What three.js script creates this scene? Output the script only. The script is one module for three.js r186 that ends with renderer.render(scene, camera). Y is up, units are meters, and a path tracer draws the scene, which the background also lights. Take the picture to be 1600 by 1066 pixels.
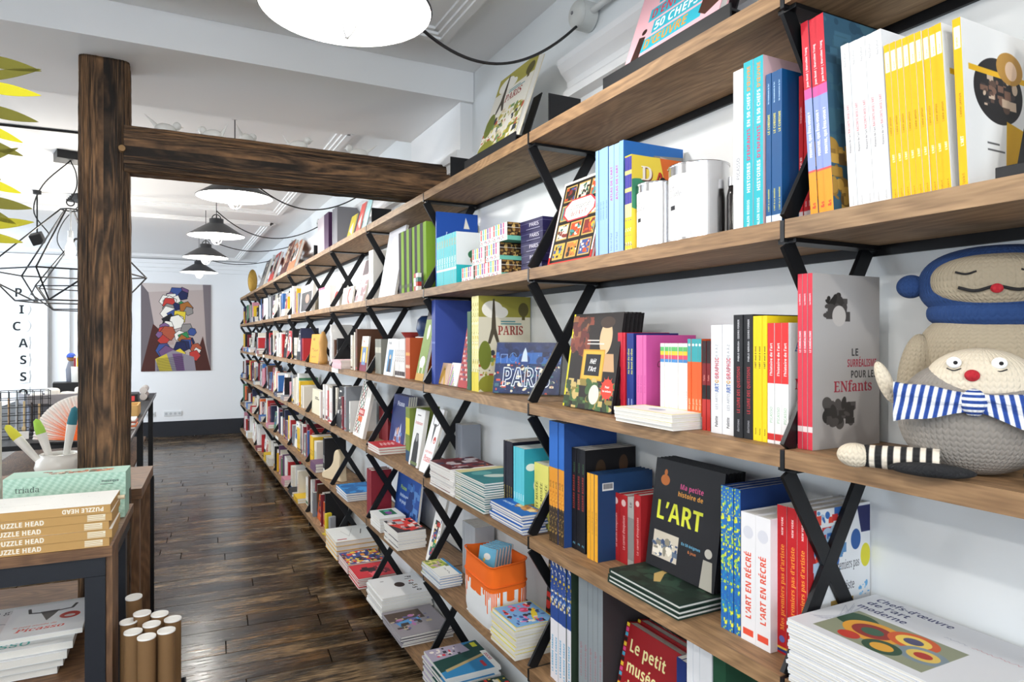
import * as THREE from 'three';
import { RoundedBoxGeometry } from 'three/addons/geometries/RoundedBoxGeometry.js';
import { mergeGeometries } from 'three/addons/utils/BufferGeometryUtils.js';
import { RectAreaLightUniformsLib } from 'three/addons/lights/RectAreaLightUniformsLib.js';
import { ImprovedNoise } from 'three/addons/math/ImprovedNoise.js';

// ---------------------------------------------------------------- camera, daylight, exposure
// Axes: x runs from the aisle (0) towards the shelf wall (+x), y is up, s = -z runs down the shop along the shelves.
const EYE = 1.57, F = 1040, YAW = Math.atan(533 / F), C = Math.cos(YAW), S = Math.sin(YAW);
const scene = new THREE.Scene();
const camera = new THREE.PerspectiveCamera(2 * Math.atan(533 / F) * 180 / Math.PI, 1600 / 1066, 0.05, 60);
camera.position.set(0, EYE, 0);
camera.lookAt(S, EYE, -C);
camera.setViewOffset(1600, 1066, 0, 5, 1600, 1066);
scene.add(camera);
const renderer = new THREE.WebGLRenderer({ antialias: true });
renderer.toneMapping = THREE.LinearToneMapping;
renderer.toneMappingExposure = 0.53;
renderer.shadowMap.enabled = true;
RectAreaLightUniformsLib.init();
scene.background = new THREE.Color(0.75, 0.88, 1.0);
scene.backgroundIntensity = 2.0;
const LAMP_CD = 4.1, BULB_CD = 4, DAY = 7.0;
function unseenWindowLight(x, y, z, w, h, tx, tz, k) {
  const l = new THREE.RectAreaLight(new THREE.Color(0.80, 0.90, 1.0), DAY * k, w, h);
  l.position.set(x, y, z); l.lookAt(tx, y, tz); l.name = 'unseen_window_daylight'; scene.add(l);
}
unseenWindowLight(-3.36, 1.75, -10.0, 2.6, 1.9, 0, -10.0, 2.1);   // unseen side-wall window, placed to light the far end
unseenWindowLight(-3.36, 1.75, -5.6, 2.6, 1.9, 0, -5.6, 1.5);      // unseen side-wall window, placed to light the table area
unseenWindowLight(-1.1, 1.55, 2.92, 3.6, 2.2, -1.1, 0, 0.9);       // unseen shop front behind the camera, placed to light the near shelves

// ---------------------------------------------------------------- helpers
function rng(seed) { let a = seed >>> 0; return () => { a = (a + 0x6D2B79F5) >>> 0; let t = a; t = Math.imul(t ^ (t >>> 15), t | 1); t ^= t + Math.imul(t ^ (t >>> 7), t | 61); return ((t ^ (t >>> 14)) >>> 0) / 4294967296; }; }
const noise = new ImprovedNoise();
const fbm = (x, y, z, o = 4) => { let v = 0, a = 0.5, f = 1; for (let i = 0; i < o; i++) { v += a * noise.noise(x * f, y * f, z * f); a *= 0.5; f *= 2.03; } return v; };
const lerp = (a, b, t) => a + (b - a) * t, clamp = (v, a = 0, b = 1) => Math.min(b, Math.max(a, v)), sstep = (a, b, v) => { const t = clamp((v - a) / (b - a)); return t * t * (3 - 2 * t); };
const rad = (d) => d * Math.PI / 180;
const SHELF = [2.75, 2.2155, 1.787, 1.365, 0.946, 0.530, 0.109];     // tops of the six boards
const J0 = 0.862, BAY = 0.9765, jointS = (i) => J0 + BAY * i, WALLX = 1.262;
// measuring: a column (and row) of the photograph on a vertical plane parallel to the shelves -> metres along the shelf / height
const sAt = (px, X) => { const k = (px - 800) / F; return X * (C - k * S) / (S + k * C); };
const yAt = (px, py, X) => { const s = sAt(px, X); return EYE - (py - 528) * (s * C + X * S) / F; };
const atY = (px, py, y) => { const fw = (EYE - y) * F / (py - 528), la = (px - 800) / F * fw; return [la * C + fw * S, y, -(fw * C - la * S)]; };
const atF = (px, py, fw) => { const la = (px - 800) / F * fw; return [la * C + fw * S, EYE - (py - 528) * fw / F, -(fw * C - la * S)]; };
const words = (t) => t.split(/\s+/).filter((q) => /[A-Za-z0-9]/.test(q)).length;
const ORD = ['first', 'second', 'third', 'fourth', 'fifth', 'sixth', 'seventh', 'eighth', 'ninth', 'tenth', 'eleventh', 'twelfth', 'thirteenth', 'fourteenth', 'fifteenth', 'sixteenth', 'seventeenth', 'eighteenth', 'nineteenth', 'twentieth', 'twenty-first', 'twenty-second', 'twenty-third', 'twenty-fourth', 'twenty-fifth', 'twenty-sixth', 'twenty-seventh', 'twenty-eighth', 'twenty-ninth', 'thirtieth', 'thirty-first', 'thirty-second', 'thirty-third', 'thirty-fourth', 'thirty-fifth'];
const which = (label, i, from) => { for (const t of [', ' + ORD[i] + ' from ' + from, ', ' + ORD[i] + ' one']) if (words(label + t) <= 16) return label + t; return label; };
const taken = {};
function numbered(n) { const k = taken[n] = (taken[n] ?? -1) + 1; return k ? n + '_' + String(k).padStart(3, '0') : n; }
function add(o, name, label, category, group, parent = scene) {
  o.name = parent === scene ? numbered(name) : name;
  if (label) o.userData.label = label;
  if (category) o.userData.category = category;
  if (group) o.userData.group = group;
  parent.add(o); return o;
}
function thing(name, label, category, pos = [0, 0, 0], ry = 0, group) { const g = new THREE.Group(); g.position.set(...pos); g.rotation.y = ry; return add(g, name, label, category, group); }
function part(parent, name, geo, mat, label) { const m = new THREE.Mesh(geo, mat); m.name = name; m.castShadow = m.receiveShadow = true; if (label) m.userData.label = label; parent.add(m); return m; }
function struct(name, geo, mat, label) { const m = new THREE.Mesh(geo, mat); m.castShadow = m.receiveShadow = true; m.userData.kind = 'structure'; if (label) m.userData.label = label; m.name = name; scene.add(m); return m; }
// a box with uv in metres, grain (u) running along the given axis
function ubox(x0, x1, y0, y1, z0, z1, grain = 'z', off = 0) {
  const g = new THREE.BoxGeometry(x1 - x0, y1 - y0, z1 - z0); g.translate((x0 + x1) / 2, (y0 + y1) / 2, (z0 + z1) / 2);
  return metricUv(g, grain, off);
}
function metricUv(g, grain = 'z', off = 0) {
  if (!g.attributes.normal) g.computeVertexNormals();
  const p = g.attributes.position, n = g.attributes.normal, uv = new Float32Array(p.count * 2);
  for (let i = 0; i < p.count; i++) {
    const P = [p.getX(i), p.getY(i), p.getZ(i)], N = [Math.abs(n.getX(i)), Math.abs(n.getY(i)), Math.abs(n.getZ(i))];
    const gi = 'xyz'.indexOf(grain), m = N.indexOf(Math.max(...N)); let a = gi, b = [0, 1, 2].find((q) => q !== gi && q !== m);
    if (m === gi) { a = (gi + 1) % 3; b = (gi + 2) % 3; }
    uv[i * 2] = P[a] + off; uv[i * 2 + 1] = P[b] + off * 0.37;
  }
  g.setAttribute('uv', new THREE.BufferAttribute(uv, 2)); return g;
}
const clean = (g) => { const q = g.index ? g.toNonIndexed() : g; for (const k of Object.keys(q.attributes)) if (!['position', 'normal', 'uv'].includes(k)) q.deleteAttribute(k); return q; };
const merge = (list) => mergeGeometries(list.map(clean));
const cyl = (r, h, x = 0, y = 0, z = 0, seg = 20, r2 = r) => { const g = new THREE.CylinderGeometry(r2, r, h, seg); g.translate(x, y + h / 2, z); return g; };
const rod = (a, b, r, seg = 6) => { const A = new THREE.Vector3(...a), B = new THREE.Vector3(...b), d = B.clone().sub(A), g = new THREE.CylinderGeometry(r, r, d.length(), seg); g.applyQuaternion(new THREE.Quaternion().setFromUnitVectors(new THREE.Vector3(0, 1, 0), d.clone().normalize())); g.translate((A.x + B.x) / 2, (A.y + B.y) / 2, (A.z + B.z) / 2); return g; };
const bar = (a, b, w, t, side) => { // flat bar from a to b; side = direction of its width
  const A = new THREE.Vector3(...a), B = new THREE.Vector3(...b), d = B.clone().sub(A), L = d.length(); d.normalize();
  const sd = new THREE.Vector3(...side).normalize(), nn = new THREE.Vector3().crossVectors(d, sd).normalize(), s2 = new THREE.Vector3().crossVectors(nn, d);
  const g = new THREE.BoxGeometry(w, L, t), m = new THREE.Matrix4().makeBasis(s2, d, nn.clone().negate()); m.setPosition((A.x + B.x) / 2, (A.y + B.y) / 2, (A.z + B.z) / 2); g.applyMatrix4(m); return g; };
const tube = (pts, r, seg = 24, rs = 6) => new THREE.TubeGeometry(new THREE.CatmullRomCurve3(pts.map((p) => new THREE.Vector3(...p))), seg, r, rs);
const lathe = (pts, seg = 40) => new THREE.LatheGeometry(pts.map((p) => new THREE.Vector2(...p)), seg);
const rbox = (w, h, d, r, x = 0, y = 0, z = 0) => { const g = new RoundedBoxGeometry(w, h, d, 2, r); g.translate(x, y + h / 2, z); return g; };

// ---------------------------------------------------------------- computed textures
function dataTex(w, h, fn, srgb = true) {
  const d = new Uint8Array(w * h * 4);
  for (let j = 0; j < h; j++) for (let i = 0; i < w; i++) { const c = fn(i / w, j / h, i, j), k = (j * w + i) * 4; d[k] = clamp(c[0], 0, 255); d[k + 1] = clamp(c[1], 0, 255); d[k + 2] = clamp(c[2], 0, 255); d[k + 3] = 255; }
  const t = new THREE.DataTexture(d, w, h); t.wrapS = t.wrapT = THREE.RepeatWrapping; t.magFilter = THREE.LinearFilter; t.minFilter = THREE.LinearMipmapLinearFilter; t.generateMipmaps = true;
  if (srgb) t.colorSpace = THREE.SRGBColorSpace; t.needsUpdate = true; return t;
}
// wood: u along the grain; a = dark tone, b = light tone; worn = how patchy; the tile repeats seamlessly enough at `size` metres
function woodTex(w, h, size, a, b, fine, worn, seed) {
  const ru = size[0], rv = size[1];
  const t = dataTex(w, h, (u, v) => {
    const fade = sstep(0, 0.12, u) * sstep(0, 0.12, 1 - u), U = u * ru, V = v * rv;
    const ring = Math.sin((V * 26 + fbm(U * 1.6, V * 5, seed, 3) * 9 * (0.4 + 0.6 * fade)) * 6.28) * 0.5 + 0.5;
    const g1 = fbm(U * 7, V * 160, seed + 3, 3), g2 = fbm(U * 22, V * 420, seed + 9, 2), p = fbm(U * 2.2, V * 6, seed + 20, 4);
    const k = clamp(0.5 + (ring - 0.5) * 0.28 + g1 * fine + g2 * fine * 0.8 + p * worn);
    return [lerp(a[0], b[0], k), lerp(a[1], b[1], k), lerp(a[2], b[2], k)];
  });
  t.repeat.set(1 / ru, 1 / rv); return t;
}
const std = (o) => new THREE.MeshStandardMaterial(o);
const flat = (hex, rough = 0.7, metal = 0) => std({ color: hex, roughness: rough, metalness: metal });
const oakTex = woodTex(1536, 512, [3.0, 1.2], [116, 90, 64], [188, 154, 116], 0.6, 0.45, 4);
const oak = [0xffffff, 0xf2ebe2, 0xe6ddd2, 0xfaf2e4].map((c) => std({ map: oakTex, color: c, roughness: 0.62, bumpMap: oakTex, bumpScale: 0.0006 }));
const tableTex = woodTex(1024, 512, [1.6, 0.5], [74, 50, 32], [150, 112, 78], 0.55, 0.5, 31);
const tableWood = std({ map: tableTex, roughness: 0.6, bumpMap: tableTex, bumpScale: 0.0006 });
function floorTex(seed, hi) { const t = dataTex(2048, 768, (u, v) => {
  const U = u * 3.6, V = v * 1.05, w = V + 0.012 * fbm(U * 1.5, V * 4, seed, 2), cath = Math.sin((w * 30 + fbm(U * 2.2, V * 7, seed + 2, 3) * 5) * 6.28);
  const pore = fbm(U * 16, w * 330, seed + 5, 3), band = fbm(U * 3, w * 60, seed + 8, 3), worn = fbm(U * 2.6, V * 8, seed + 12, 5), dirt = sstep(0.12, 0.4, fbm(U * 5, V * 14, seed + 17, 4));
  const k = clamp(0.4 + cath * 0.1 + pore * 0.75 + band * 0.5 + worn * 1.3) * (1 - dirt * 0.6); return [lerp(22, hi[0], k), lerp(16, hi[1], k), lerp(10, hi[2], k)];
}); t.repeat.set(1 / 3.6, 1 / 1.05); return t; }
const floorTexA = floorTex(57, [172, 144, 108]), floorTexB = floorTex(83, [150, 120, 84]);
const roughTex = dataTex(512, 512, (u, v) => { const k = 105 + fbm(u * 9, v * 40, 5, 4) * 110; return [k, k, k]; }, false); roughTex.repeat.set(0.7, 1.5);
const floorMats = [[floorTexA, 0xffffff], [floorTexB, 0xffffff], [floorTexA, 0xa89e94], [floorTexB, 0xb8a68e], [floorTexA, 0xe0cba8]].map(([m, c]) => std({ map: m, color: c, roughness: 0.55, roughnessMap: roughTex, bumpMap: m, bumpScale: 0.0009 }));
const beamTex = dataTex(1536, 1024, (u, v) => {
  const U = u * 2.8, V = v * 0.8, w = V + 0.03 * fbm(U * 1.1, V * 3, 7, 3);
  const streak = fbm(U * 1.3, w * 70, 3, 4), fine = fbm(U * 9, w * 240, 8, 4), patch = fbm(U * 0.9, V * 5.5, 14, 4), pale = sstep(0.05, 0.4, fbm(U * 3.5, V * 16, 31, 5)), k = clamp(0.46 + streak * 0.8 + fine * 1.25 + patch * 1.3);
  const c = [lerp(26, 132, k), lerp(18, 98, k), lerp(12, 67, k)]; return [lerp(c[0], 142, pale * 0.35), lerp(c[1], 112, pale * 0.35), lerp(c[2], 82, pale * 0.35)];
}); beamTex.repeat.set(1 / 2.8, 1 / 0.8);
const beamWood = std({ map: beamTex, roughness: 0.85, bumpMap: beamTex, bumpScale: 0.01 });
const plasterTex = dataTex(256, 256, (u, v) => { const k = 128 + fbm(u * 18, v * 18, 1, 4) * 120; return [k, k, k]; }, false);
const white = std({ color: 0xf0f1f2, roughness: 0.85, bumpMap: plasterTex, bumpScale: 0.0006 });
const shelfWall = std({ color: 0xe6eaec, roughness: 0.42, bumpMap: plasterTex, bumpScale: 0.0005 });
const ceilMat = std({ color: 0xf0f0f0, roughness: 0.9 });
const navy = flat(0x11151f, 0.5), black = flat(0x16171a, 0.5, 0.3), steel = flat(0x1b1c1f, 0.42, 0.5);
const chrome = std({ color: 0xd8d8da, roughness: 0.2, metalness: 1 });
const ceramic = std({ color: 0xe6e4de, roughness: 0.25 });
const paper = flat(0xf2f0ea, 0.8);
const knitTex = dataTex(128, 128, (u, v) => { const k = 150 + 80 * Math.abs(Math.sin((v * 8 + Math.abs((u * 8) % 1 - 0.5) * 0.9) * Math.PI)) - 130 * Math.pow(Math.abs(Math.sin(u * 8 * Math.PI)), 8) * 0.6; return [k, k, k]; }, false);
const knit = (hex) => std({ color: hex, roughness: 0.95, bumpMap: knitTex, bumpScale: 0.0022 });
const pageTex = dataTex(512, 4, (u) => { const k = 226 + fbm(u * 60, 0, 2, 3) * 60 + ((Math.floor(u * 512) % 3) - 1) * 7; return [k, k * 0.985, k * 0.95]; });
pageTex.repeat.set(22, 22);
const pages = std({ map: pageTex, roughness: 0.9 });
// ---------------------------------------------------------------- printed art (atlas pages)
const AT = 2048, atlases = [];
function newAtlas() {
  const cv = document.createElement('canvas'); cv.width = cv.height = AT; const ctx = cv.getContext('2d'); ctx.fillStyle = '#888'; ctx.fillRect(0, 0, AT, AT);
  const tex = new THREE.CanvasTexture(cv); tex.colorSpace = THREE.SRGBColorSpace; tex.magFilter = THREE.LinearFilter; tex.minFilter = THREE.LinearMipmapLinearFilter;
  const a = { cv, ctx, tex, x: 2, y: 2, row: 0, mat: new THREE.MeshPhysicalMaterial({ map: tex, roughness: 0.55, specularIntensity: 0.55 }), matt: std({ map: tex, roughness: 0.8 }) }; atlases.push(a); return a;
}
let cur = newAtlas();
function art(w, h, draw) { // w,h in pixels; draws into the current atlas page and returns the uv rectangle
  w = Math.max(4, Math.ceil(w)); h = Math.max(4, Math.ceil(h));
  if (cur.x + w + 4 > AT) { cur.x = 2; cur.y += cur.row + 4; cur.row = 0; }
  if (cur.y + h + 4 > AT) cur = newAtlas();
  const { ctx } = cur, x = cur.x, y = cur.y; ctx.save(); ctx.beginPath(); ctx.rect(x - 1, y - 1, w + 2, h + 2); ctx.clip(); ctx.translate(x, y); draw(ctx, w, h); ctx.restore();
  cur.x += w + 4; cur.row = Math.max(cur.row, h); cur.tex.needsUpdate = true;
  return { a: cur, u0: (x + 0.5) / AT, u1: (x + w - 0.5) / AT, v0: 1 - (y + h - 0.5) / AT, v1: 1 - (y + 0.5) / AT };
}
const fill = (c, col, x, y, w, h) => { c.fillStyle = col; c.fillRect(x, y, w, h); };
function text(c, str, x, y, size, col, o = {}) {
  c.save(); c.fillStyle = col; c.font = (o.style ?? 'bold') + ' ' + Math.round(size * 10) / 10 + 'px ' + (o.font ?? 'sans-serif'); c.textAlign = o.align ?? 'left'; c.textBaseline = 'middle'; c.translate(x, y); if (o.rot) c.rotate(o.rot);
  if (o.max) { const m = c.measureText(str).width; if (m > o.max) c.scale(o.max / m, 1); } if (o.wide) c.scale(o.wide, 1); c.fillText(str, 0, 0); c.restore();
}
const blob = (c, col, x, y, rx, ry, rot = 0) => { c.fillStyle = col; c.beginPath(); c.ellipse(x, y, rx, ry, rot, 0, 7); c.fill(); };
const poly = (c, col, pts) => { c.fillStyle = col; c.beginPath(); pts.forEach(([x, y], i) => i ? c.lineTo(x, y) : c.moveTo(x, y)); c.closePath(); c.fill(); };
const stroke = (c, col, w, pts) => { c.strokeStyle = col; c.lineWidth = w; c.lineCap = 'round'; c.lineJoin = 'round'; c.beginPath(); pts.forEach(([x, y], i) => i ? c.lineTo(x, y) : c.moveTo(x, y)); c.stroke(); };
function scatter(c, seed, cols, n, x, y, w, h, r0, r1) { const R = rng(seed); for (let i = 0; i < n; i++) { const col = cols[Math.floor(R() * cols.length)], r = lerp(r0, r1, R()), px = x + R() * w, py = y + R() * h; if (R() < 0.5) blob(c, col, px, py, r, r * (0.4 + R() * 0.6), R() * 3); else fill(c, col, px - r, py - r * 0.6, r * 2, r * (0.6 + R())); } }
function lines(c, col, x, y, w, n, gap, th) { for (let i = 0; i < n; i++) fill(c, col, x, y + i * gap, w * (0.7 + 0.3 * ((i * 7) % 4) / 3), th); }
function scribble(c, col, x, y, w, size, seed) { const R = rng(seed), p = []; for (let i = 0; i <= w / size * 2.2; i++) p.push([x + i * size / 2.2, y + (R() - 0.5) * size]); stroke(c, col, Math.max(1, size * 0.12), p); }
const PLAIN = {};
const plain = (hex) => PLAIN[hex] ??= art(6, 6, (c) => fill(c, hex, -1, -1, 9, 9));
// ---------------------------------------------------------------- books
// local frame: spine at x = 0 facing -x, fore-edge at x = d, y up, thickness along z, front cover at +z
function quadBox(out, x0, x1, y0, y1, z0, z1, R) {
  const face = (v, n, uv) => { for (const k of [0, 1, 2, 0, 2, 3]) { out.p.push(...v[k]); out.n.push(...n); out.t.push(...uv[k]); } };
  const U = (r, sw) => sw ? [[r.u0, r.v1], [r.u0, r.v0], [r.u1, r.v0], [r.u1, r.v1]] : [[r.u0, r.v0], [r.u1, r.v0], [r.u1, r.v1], [r.u0, r.v1]];
  face([[x0, y0, z1], [x1, y0, z1], [x1, y1, z1], [x0, y1, z1]], [0, 0, 1], U(R.pz ?? R.all));
  face([[x1, y0, z0], [x0, y0, z0], [x0, y1, z0], [x1, y1, z0]], [0, 0, -1], U(R.nz ?? R.all));
  face([[x0, y0, z0], [x0, y0, z1], [x0, y1, z1], [x0, y1, z0]], [-1, 0, 0], U(R.nx ?? R.all, true));   // text runs from the bottom up
  face([[x1, y0, z1], [x1, y0, z0], [x1, y1, z0], [x1, y1, z1]], [1, 0, 0], U(R.all));
  face([[x0, y1, z1], [x1, y1, z1], [x1, y1, z0], [x0, y1, z0]], [0, 1, 0], U(R.all));
  face([[x0, y0, z0], [x1, y0, z0], [x1, y0, z1], [x0, y0, z1]], [0, -1, 0], U(R.all));
}
const toGeo = (o) => { const g = new THREE.BufferGeometry(); g.setAttribute('position', new THREE.Float32BufferAttribute(o.p, 3)); g.setAttribute('normal', new THREE.Float32BufferAttribute(o.n, 3)); g.setAttribute('uv', new THREE.Float32BufferAttribute(o.t, 2)); return g; };
// printed sheet of one book: front cover, spine, plain patch -- on one atlas page
function sheet(o) {
  const res = o.res ?? 900, cw = o.cover ? Math.ceil(o.d * res) : 4, ch = o.cover ? Math.ceil(o.h * res) : 4, sl = Math.ceil(o.h * res), st = Math.max(5, Math.ceil(o.t * res));
  const W = Math.max(cw, sl) + 2, H = ch + st + 16, R = art(W, H, (c) => {
    c.save(); c.beginPath(); c.rect(0, 0, cw, ch); c.clip(); if (o.cover) { fill(c, o.bg, 0, 0, cw, ch); o.cover(c, cw, ch); } c.restore();
    c.save(); c.translate(0, ch + 2); c.beginPath(); c.rect(0, 0, sl, st); c.clip(); fill(c, o.sbg ?? o.bg, 0, 0, sl, st); for (const it of o.spine ?? []) spineItem(c, it, sl, st); c.restore();
    fill(c, o.back ?? o.bg, 0, ch + st + 4, W, 12);
  });
  const sub = (x, y, w, h) => ({ u0: R.u0 + x / AT, u1: R.u0 + (x + w - 1) / AT, v1: R.v1 - y / AT, v0: R.v1 - (y + h - 1) / AT });
  const all = sub(2, ch + st + 7, 6, 6);
  return { a: R.a, front: o.cover ? sub(0, 0, cw, ch) : all, spine: sub(0, ch + 2, sl, st), all };
}
// spine items: ['R', from, to, colour] band; ['T', text, from, colour, size, opts] text starting at a fraction of the length; ['D', at, colour, size] dot
function spineItem(c, it, L, t) {
  if (it[0] === 'R') fill(c, it[3], it[1] * L, 0, (it[2] - it[1]) * L + 1, t);
  else if (it[0] === 'T') text(c, it[1], it[2] * L, t * 0.52, t * (it[4] ?? 0.6), it[3], { max: L * (it[5]?.len ?? (0.97 - it[2])), ...(it[5] ?? {}) });
  else if (it[0] === 'D') blob(c, it[2], it[1] * L, t / 2, t * it[3], t * it[3]);
  else if (it[0] === 'P') { fill(c, it[3], it[1] * L, t * 0.15, (it[2] - it[1]) * L, t * 0.7); }
  else if (it[0] === 'S') scatter(c, it[4] ?? 3, it[3], it[5] ?? 40, it[1] * L, 0, (it[2] - it[1]) * L, t, t * 0.05, t * 0.25);
}
function bookGroup(o) {
  const A = sheet(o), b = o.hard ? 0.0024 : 0.0011, ov = o.hard ? 0.003 : 0.0004, t = o.t, h = o.h, d = o.d, g = new THREE.Group(), q = { p: [], n: [], t: [] };
  quadBox(q, 0, d, 0, h, t / 2 - b, t / 2, { all: A.all, pz: A.front });
  quadBox(q, 0, d, 0, h, -t / 2, -t / 2 + b, { all: A.all });
  quadBox(q, 0, b, 0, h, -t / 2 + b, t / 2 - b, { all: A.all, nx: A.spine });
  // the spine print covers the full thickness: a thin wrap in front of the board ends
  quadBox(q, -0.0006, 0, 0, h, -t / 2, t / 2, { all: A.all, nx: A.spine });
  part(g, 'cover', toGeo(q), o.matt ? A.a.matt : A.a.mat);
  const pg = new THREE.BoxGeometry(d - b - ov, h - 2 * ov, t - 2 * b); pg.translate(b + (d - b - ov) / 2, h / 2, 0);
  const P = pg.attributes.position, uv = pg.attributes.uv; for (let i = 0; i < P.count; i++) uv.setXY(i, P.getZ(i), 0.5);
  part(g, 'pages', pg, o.edge ? flat(o.edge, 0.7) : pages);
  g.rotation.order = 'YXZ'; return g;
}
// place one book group in the scene
const baked = new Map(); let BAKE = false;   // books too far off to pick apart are gathered here
function put(g, o, x, y, z, ry = 0, rx = 0) { g.position.set(x, y, z); g.rotation.set(rx, ry, 0);
  if (BAKE) { g.updateMatrixWorld(true); g.traverse((m) => { if (m.isMesh) { if (!baked.has(m.material)) baked.set(m.material, []); baked.get(m.material).push(clean(m.geometry.clone()).applyMatrix4(m.matrixWorld)); } }); return g; }
  return add(g, o.name ?? (o.hard ? 'hardback' : o.t < 0.0095 ? 'booklet' : 'paperback'), o.label, o.category ?? 'book', o.group); }
const bookProto = (o) => { let first = bookGroup(o), used = false; return () => { if (!used) { used = true; return first; } const c = first.clone(); c.rotation.order = 'YXZ'; return c; }; };
const GAP = 0.0007;
// spine-out row of n alike books between two columns of the photograph on the plane X; top row gives the height
function row(level, X, px0, px1, pyTop, n, o, tilt = 0) {
  let s0 = sAt(px0, X), s1 = sAt(px1, X); const lo = jointS(Math.floor((((s0 + s1) / 2) - J0) / BAY)) + 0.006, hi = lo + BAY - 0.012;
  s0 = Math.min(s0, hi); s1 = Math.max(s1, lo);
  const pitch = (s0 - s1) / n, base = SHELF[level], top = yAt((px0 + px1) / 2, pyTop, X);
  return rowS(level, X, s0, pitch, n, { ...o, h: o.h ?? Math.min(top - base, (SHELF[level - 1] ?? 9) - base - 0.05) }, tilt);
}
function rowS(level, X, s0, pitch, n, o, tilt = 0) {
  const oo = { d: 0.17, ...o, t: Math.max(0.003, pitch - GAP) }; if (X + oo.d > WALLX - 0.006) oo.d = WALLX - 0.006 - X;
  const mk = bookProto(oo), R = rng(Math.round(s0 * 1e4) + level), a = rad(tilt), out = [];
  for (let i = 0; i < n; i++) out.push(put(mk(), n > 1 ? { ...oo, label: which(oo.label, i, 'the far end') } : oo, X + 0.0006 + R() * 0.003, SHELF[level] + 0.0004 + Math.abs(Math.sin(a)) * oo.t / 2, -(s0 - pitch * (i + 0.5)), 0, a));
  return oo;
}
// face-out book (and copies behind it) between two columns, leaning back
function face(level, X, px0, px1, pyTop, o, lean = 12, n = 1, dy = 0, yaw = 0) {
  let s0 = sAt(px0, X), s1 = sAt(px1, X); const lo = jointS(Math.floor((((s0 + s1) / 2) - J0) / BAY)) + 0.008, hi = lo + BAY - 0.016;
  s0 = Math.min(s0, hi); s1 = Math.max(s1, lo);
  const a = rad(lean), w = s0 - s1, base = SHELF[level] + dy, top = yAt((px0 + px1) / 2, pyTop, X + 0.3 * Math.sin(a));
  const hmax = (SHELF[level - 1] ?? 9) - base - 0.05;
  return faceS(X, (s0 + s1) / 2, base, { ...o, d: w, h: o.h ?? Math.min(top - base, hmax) / Math.cos(a) }, lean, n, yaw);
}
function faceS(X, sc, base, o, lean = 12, n = 1, yaw = 0) {
  const oo = { t: 0.012, ...o }, a = rad(lean), mk = bookProto(oo), cy = Math.cos(rad(yaw)), sy = Math.sin(rad(yaw));
  for (let i = 0; i < n; i++) {
    const off = oo.t / 2 + i * (oo.t + GAP) / Math.cos(a), y = base + 0.0004 + Math.sin(a) * oo.t / 2;
    // local x (spine to fore-edge) runs towards the camera end of the shelf
    const lx = -oo.d / 2, ry = -Math.PI / 2 + rad(yaw);
    const cx = X + off * cy, cz = -sc + off * sy * -1;
    put(mk(), { ...oo, label: i && oo.label2 ? which(oo.label2, i - 1, 'the front') : oo.label, group: i && oo.label2 ? (oo.group ?? oo.label2) : oo.group }, cx + Math.cos(ry) * lx, y, cz - Math.sin(ry) * lx, ry, -a);
  }
  return oo;
}
// flat pile: n books on a shelf (or at height y), between s0 (far) and s1 (near), from X inwards for `depth`; read = which way the cover's top points
function pile(y, X, s0, s1, depth, n, total, o, read = 'wall', jit = 0.004, yaw = 0) {
  const L = s0 - s1, t = total / n - 0.0005, along = read === 'wall' || read === 'aisle';
  const oo = { ...o, t, d: along ? L : depth, h: along ? depth : L }, mk = bookProto(oo), R = rng(Math.round(s0 * 991 + n * 17)), rx = -Math.PI / 2;
  const base = { wall: -Math.PI / 2, aisle: Math.PI / 2, far: 0, near: Math.PI }[read];
  for (let i = 0; i < n; i++) {
    const ry = base + rad(yaw) + (R() - 0.5) * 0.02, jx = (R() - 0.5) * jit * 2, jz = (R() - 0.5) * jit * 2;
    // centre of the lying book in its own frame: (d/2, t/2 up, -h/2 along its top)
    const lx = oo.d / 2, lz = -oo.h / 2, cx = X + depth / 2 + jx, cz = -(s0 + s1) / 2 + jz;
    const last = i === n - 1;
    put(mk(), { ...oo, label: last || !oo.label2 ? oo.label : which(oo.label2, i, 'the bottom'), group: oo.group }, cx - (Math.cos(ry) * lx + Math.sin(ry) * lz), y + 0.0006 + t / 2 + i * (t + 0.0005), cz - (-Math.sin(ry) * lx + Math.cos(ry) * lz), ry, rx);
  }
  return oo;
}
const spPx = (px0, px1, X) => [sAt(px0, X), sAt(px1, X)];

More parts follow.
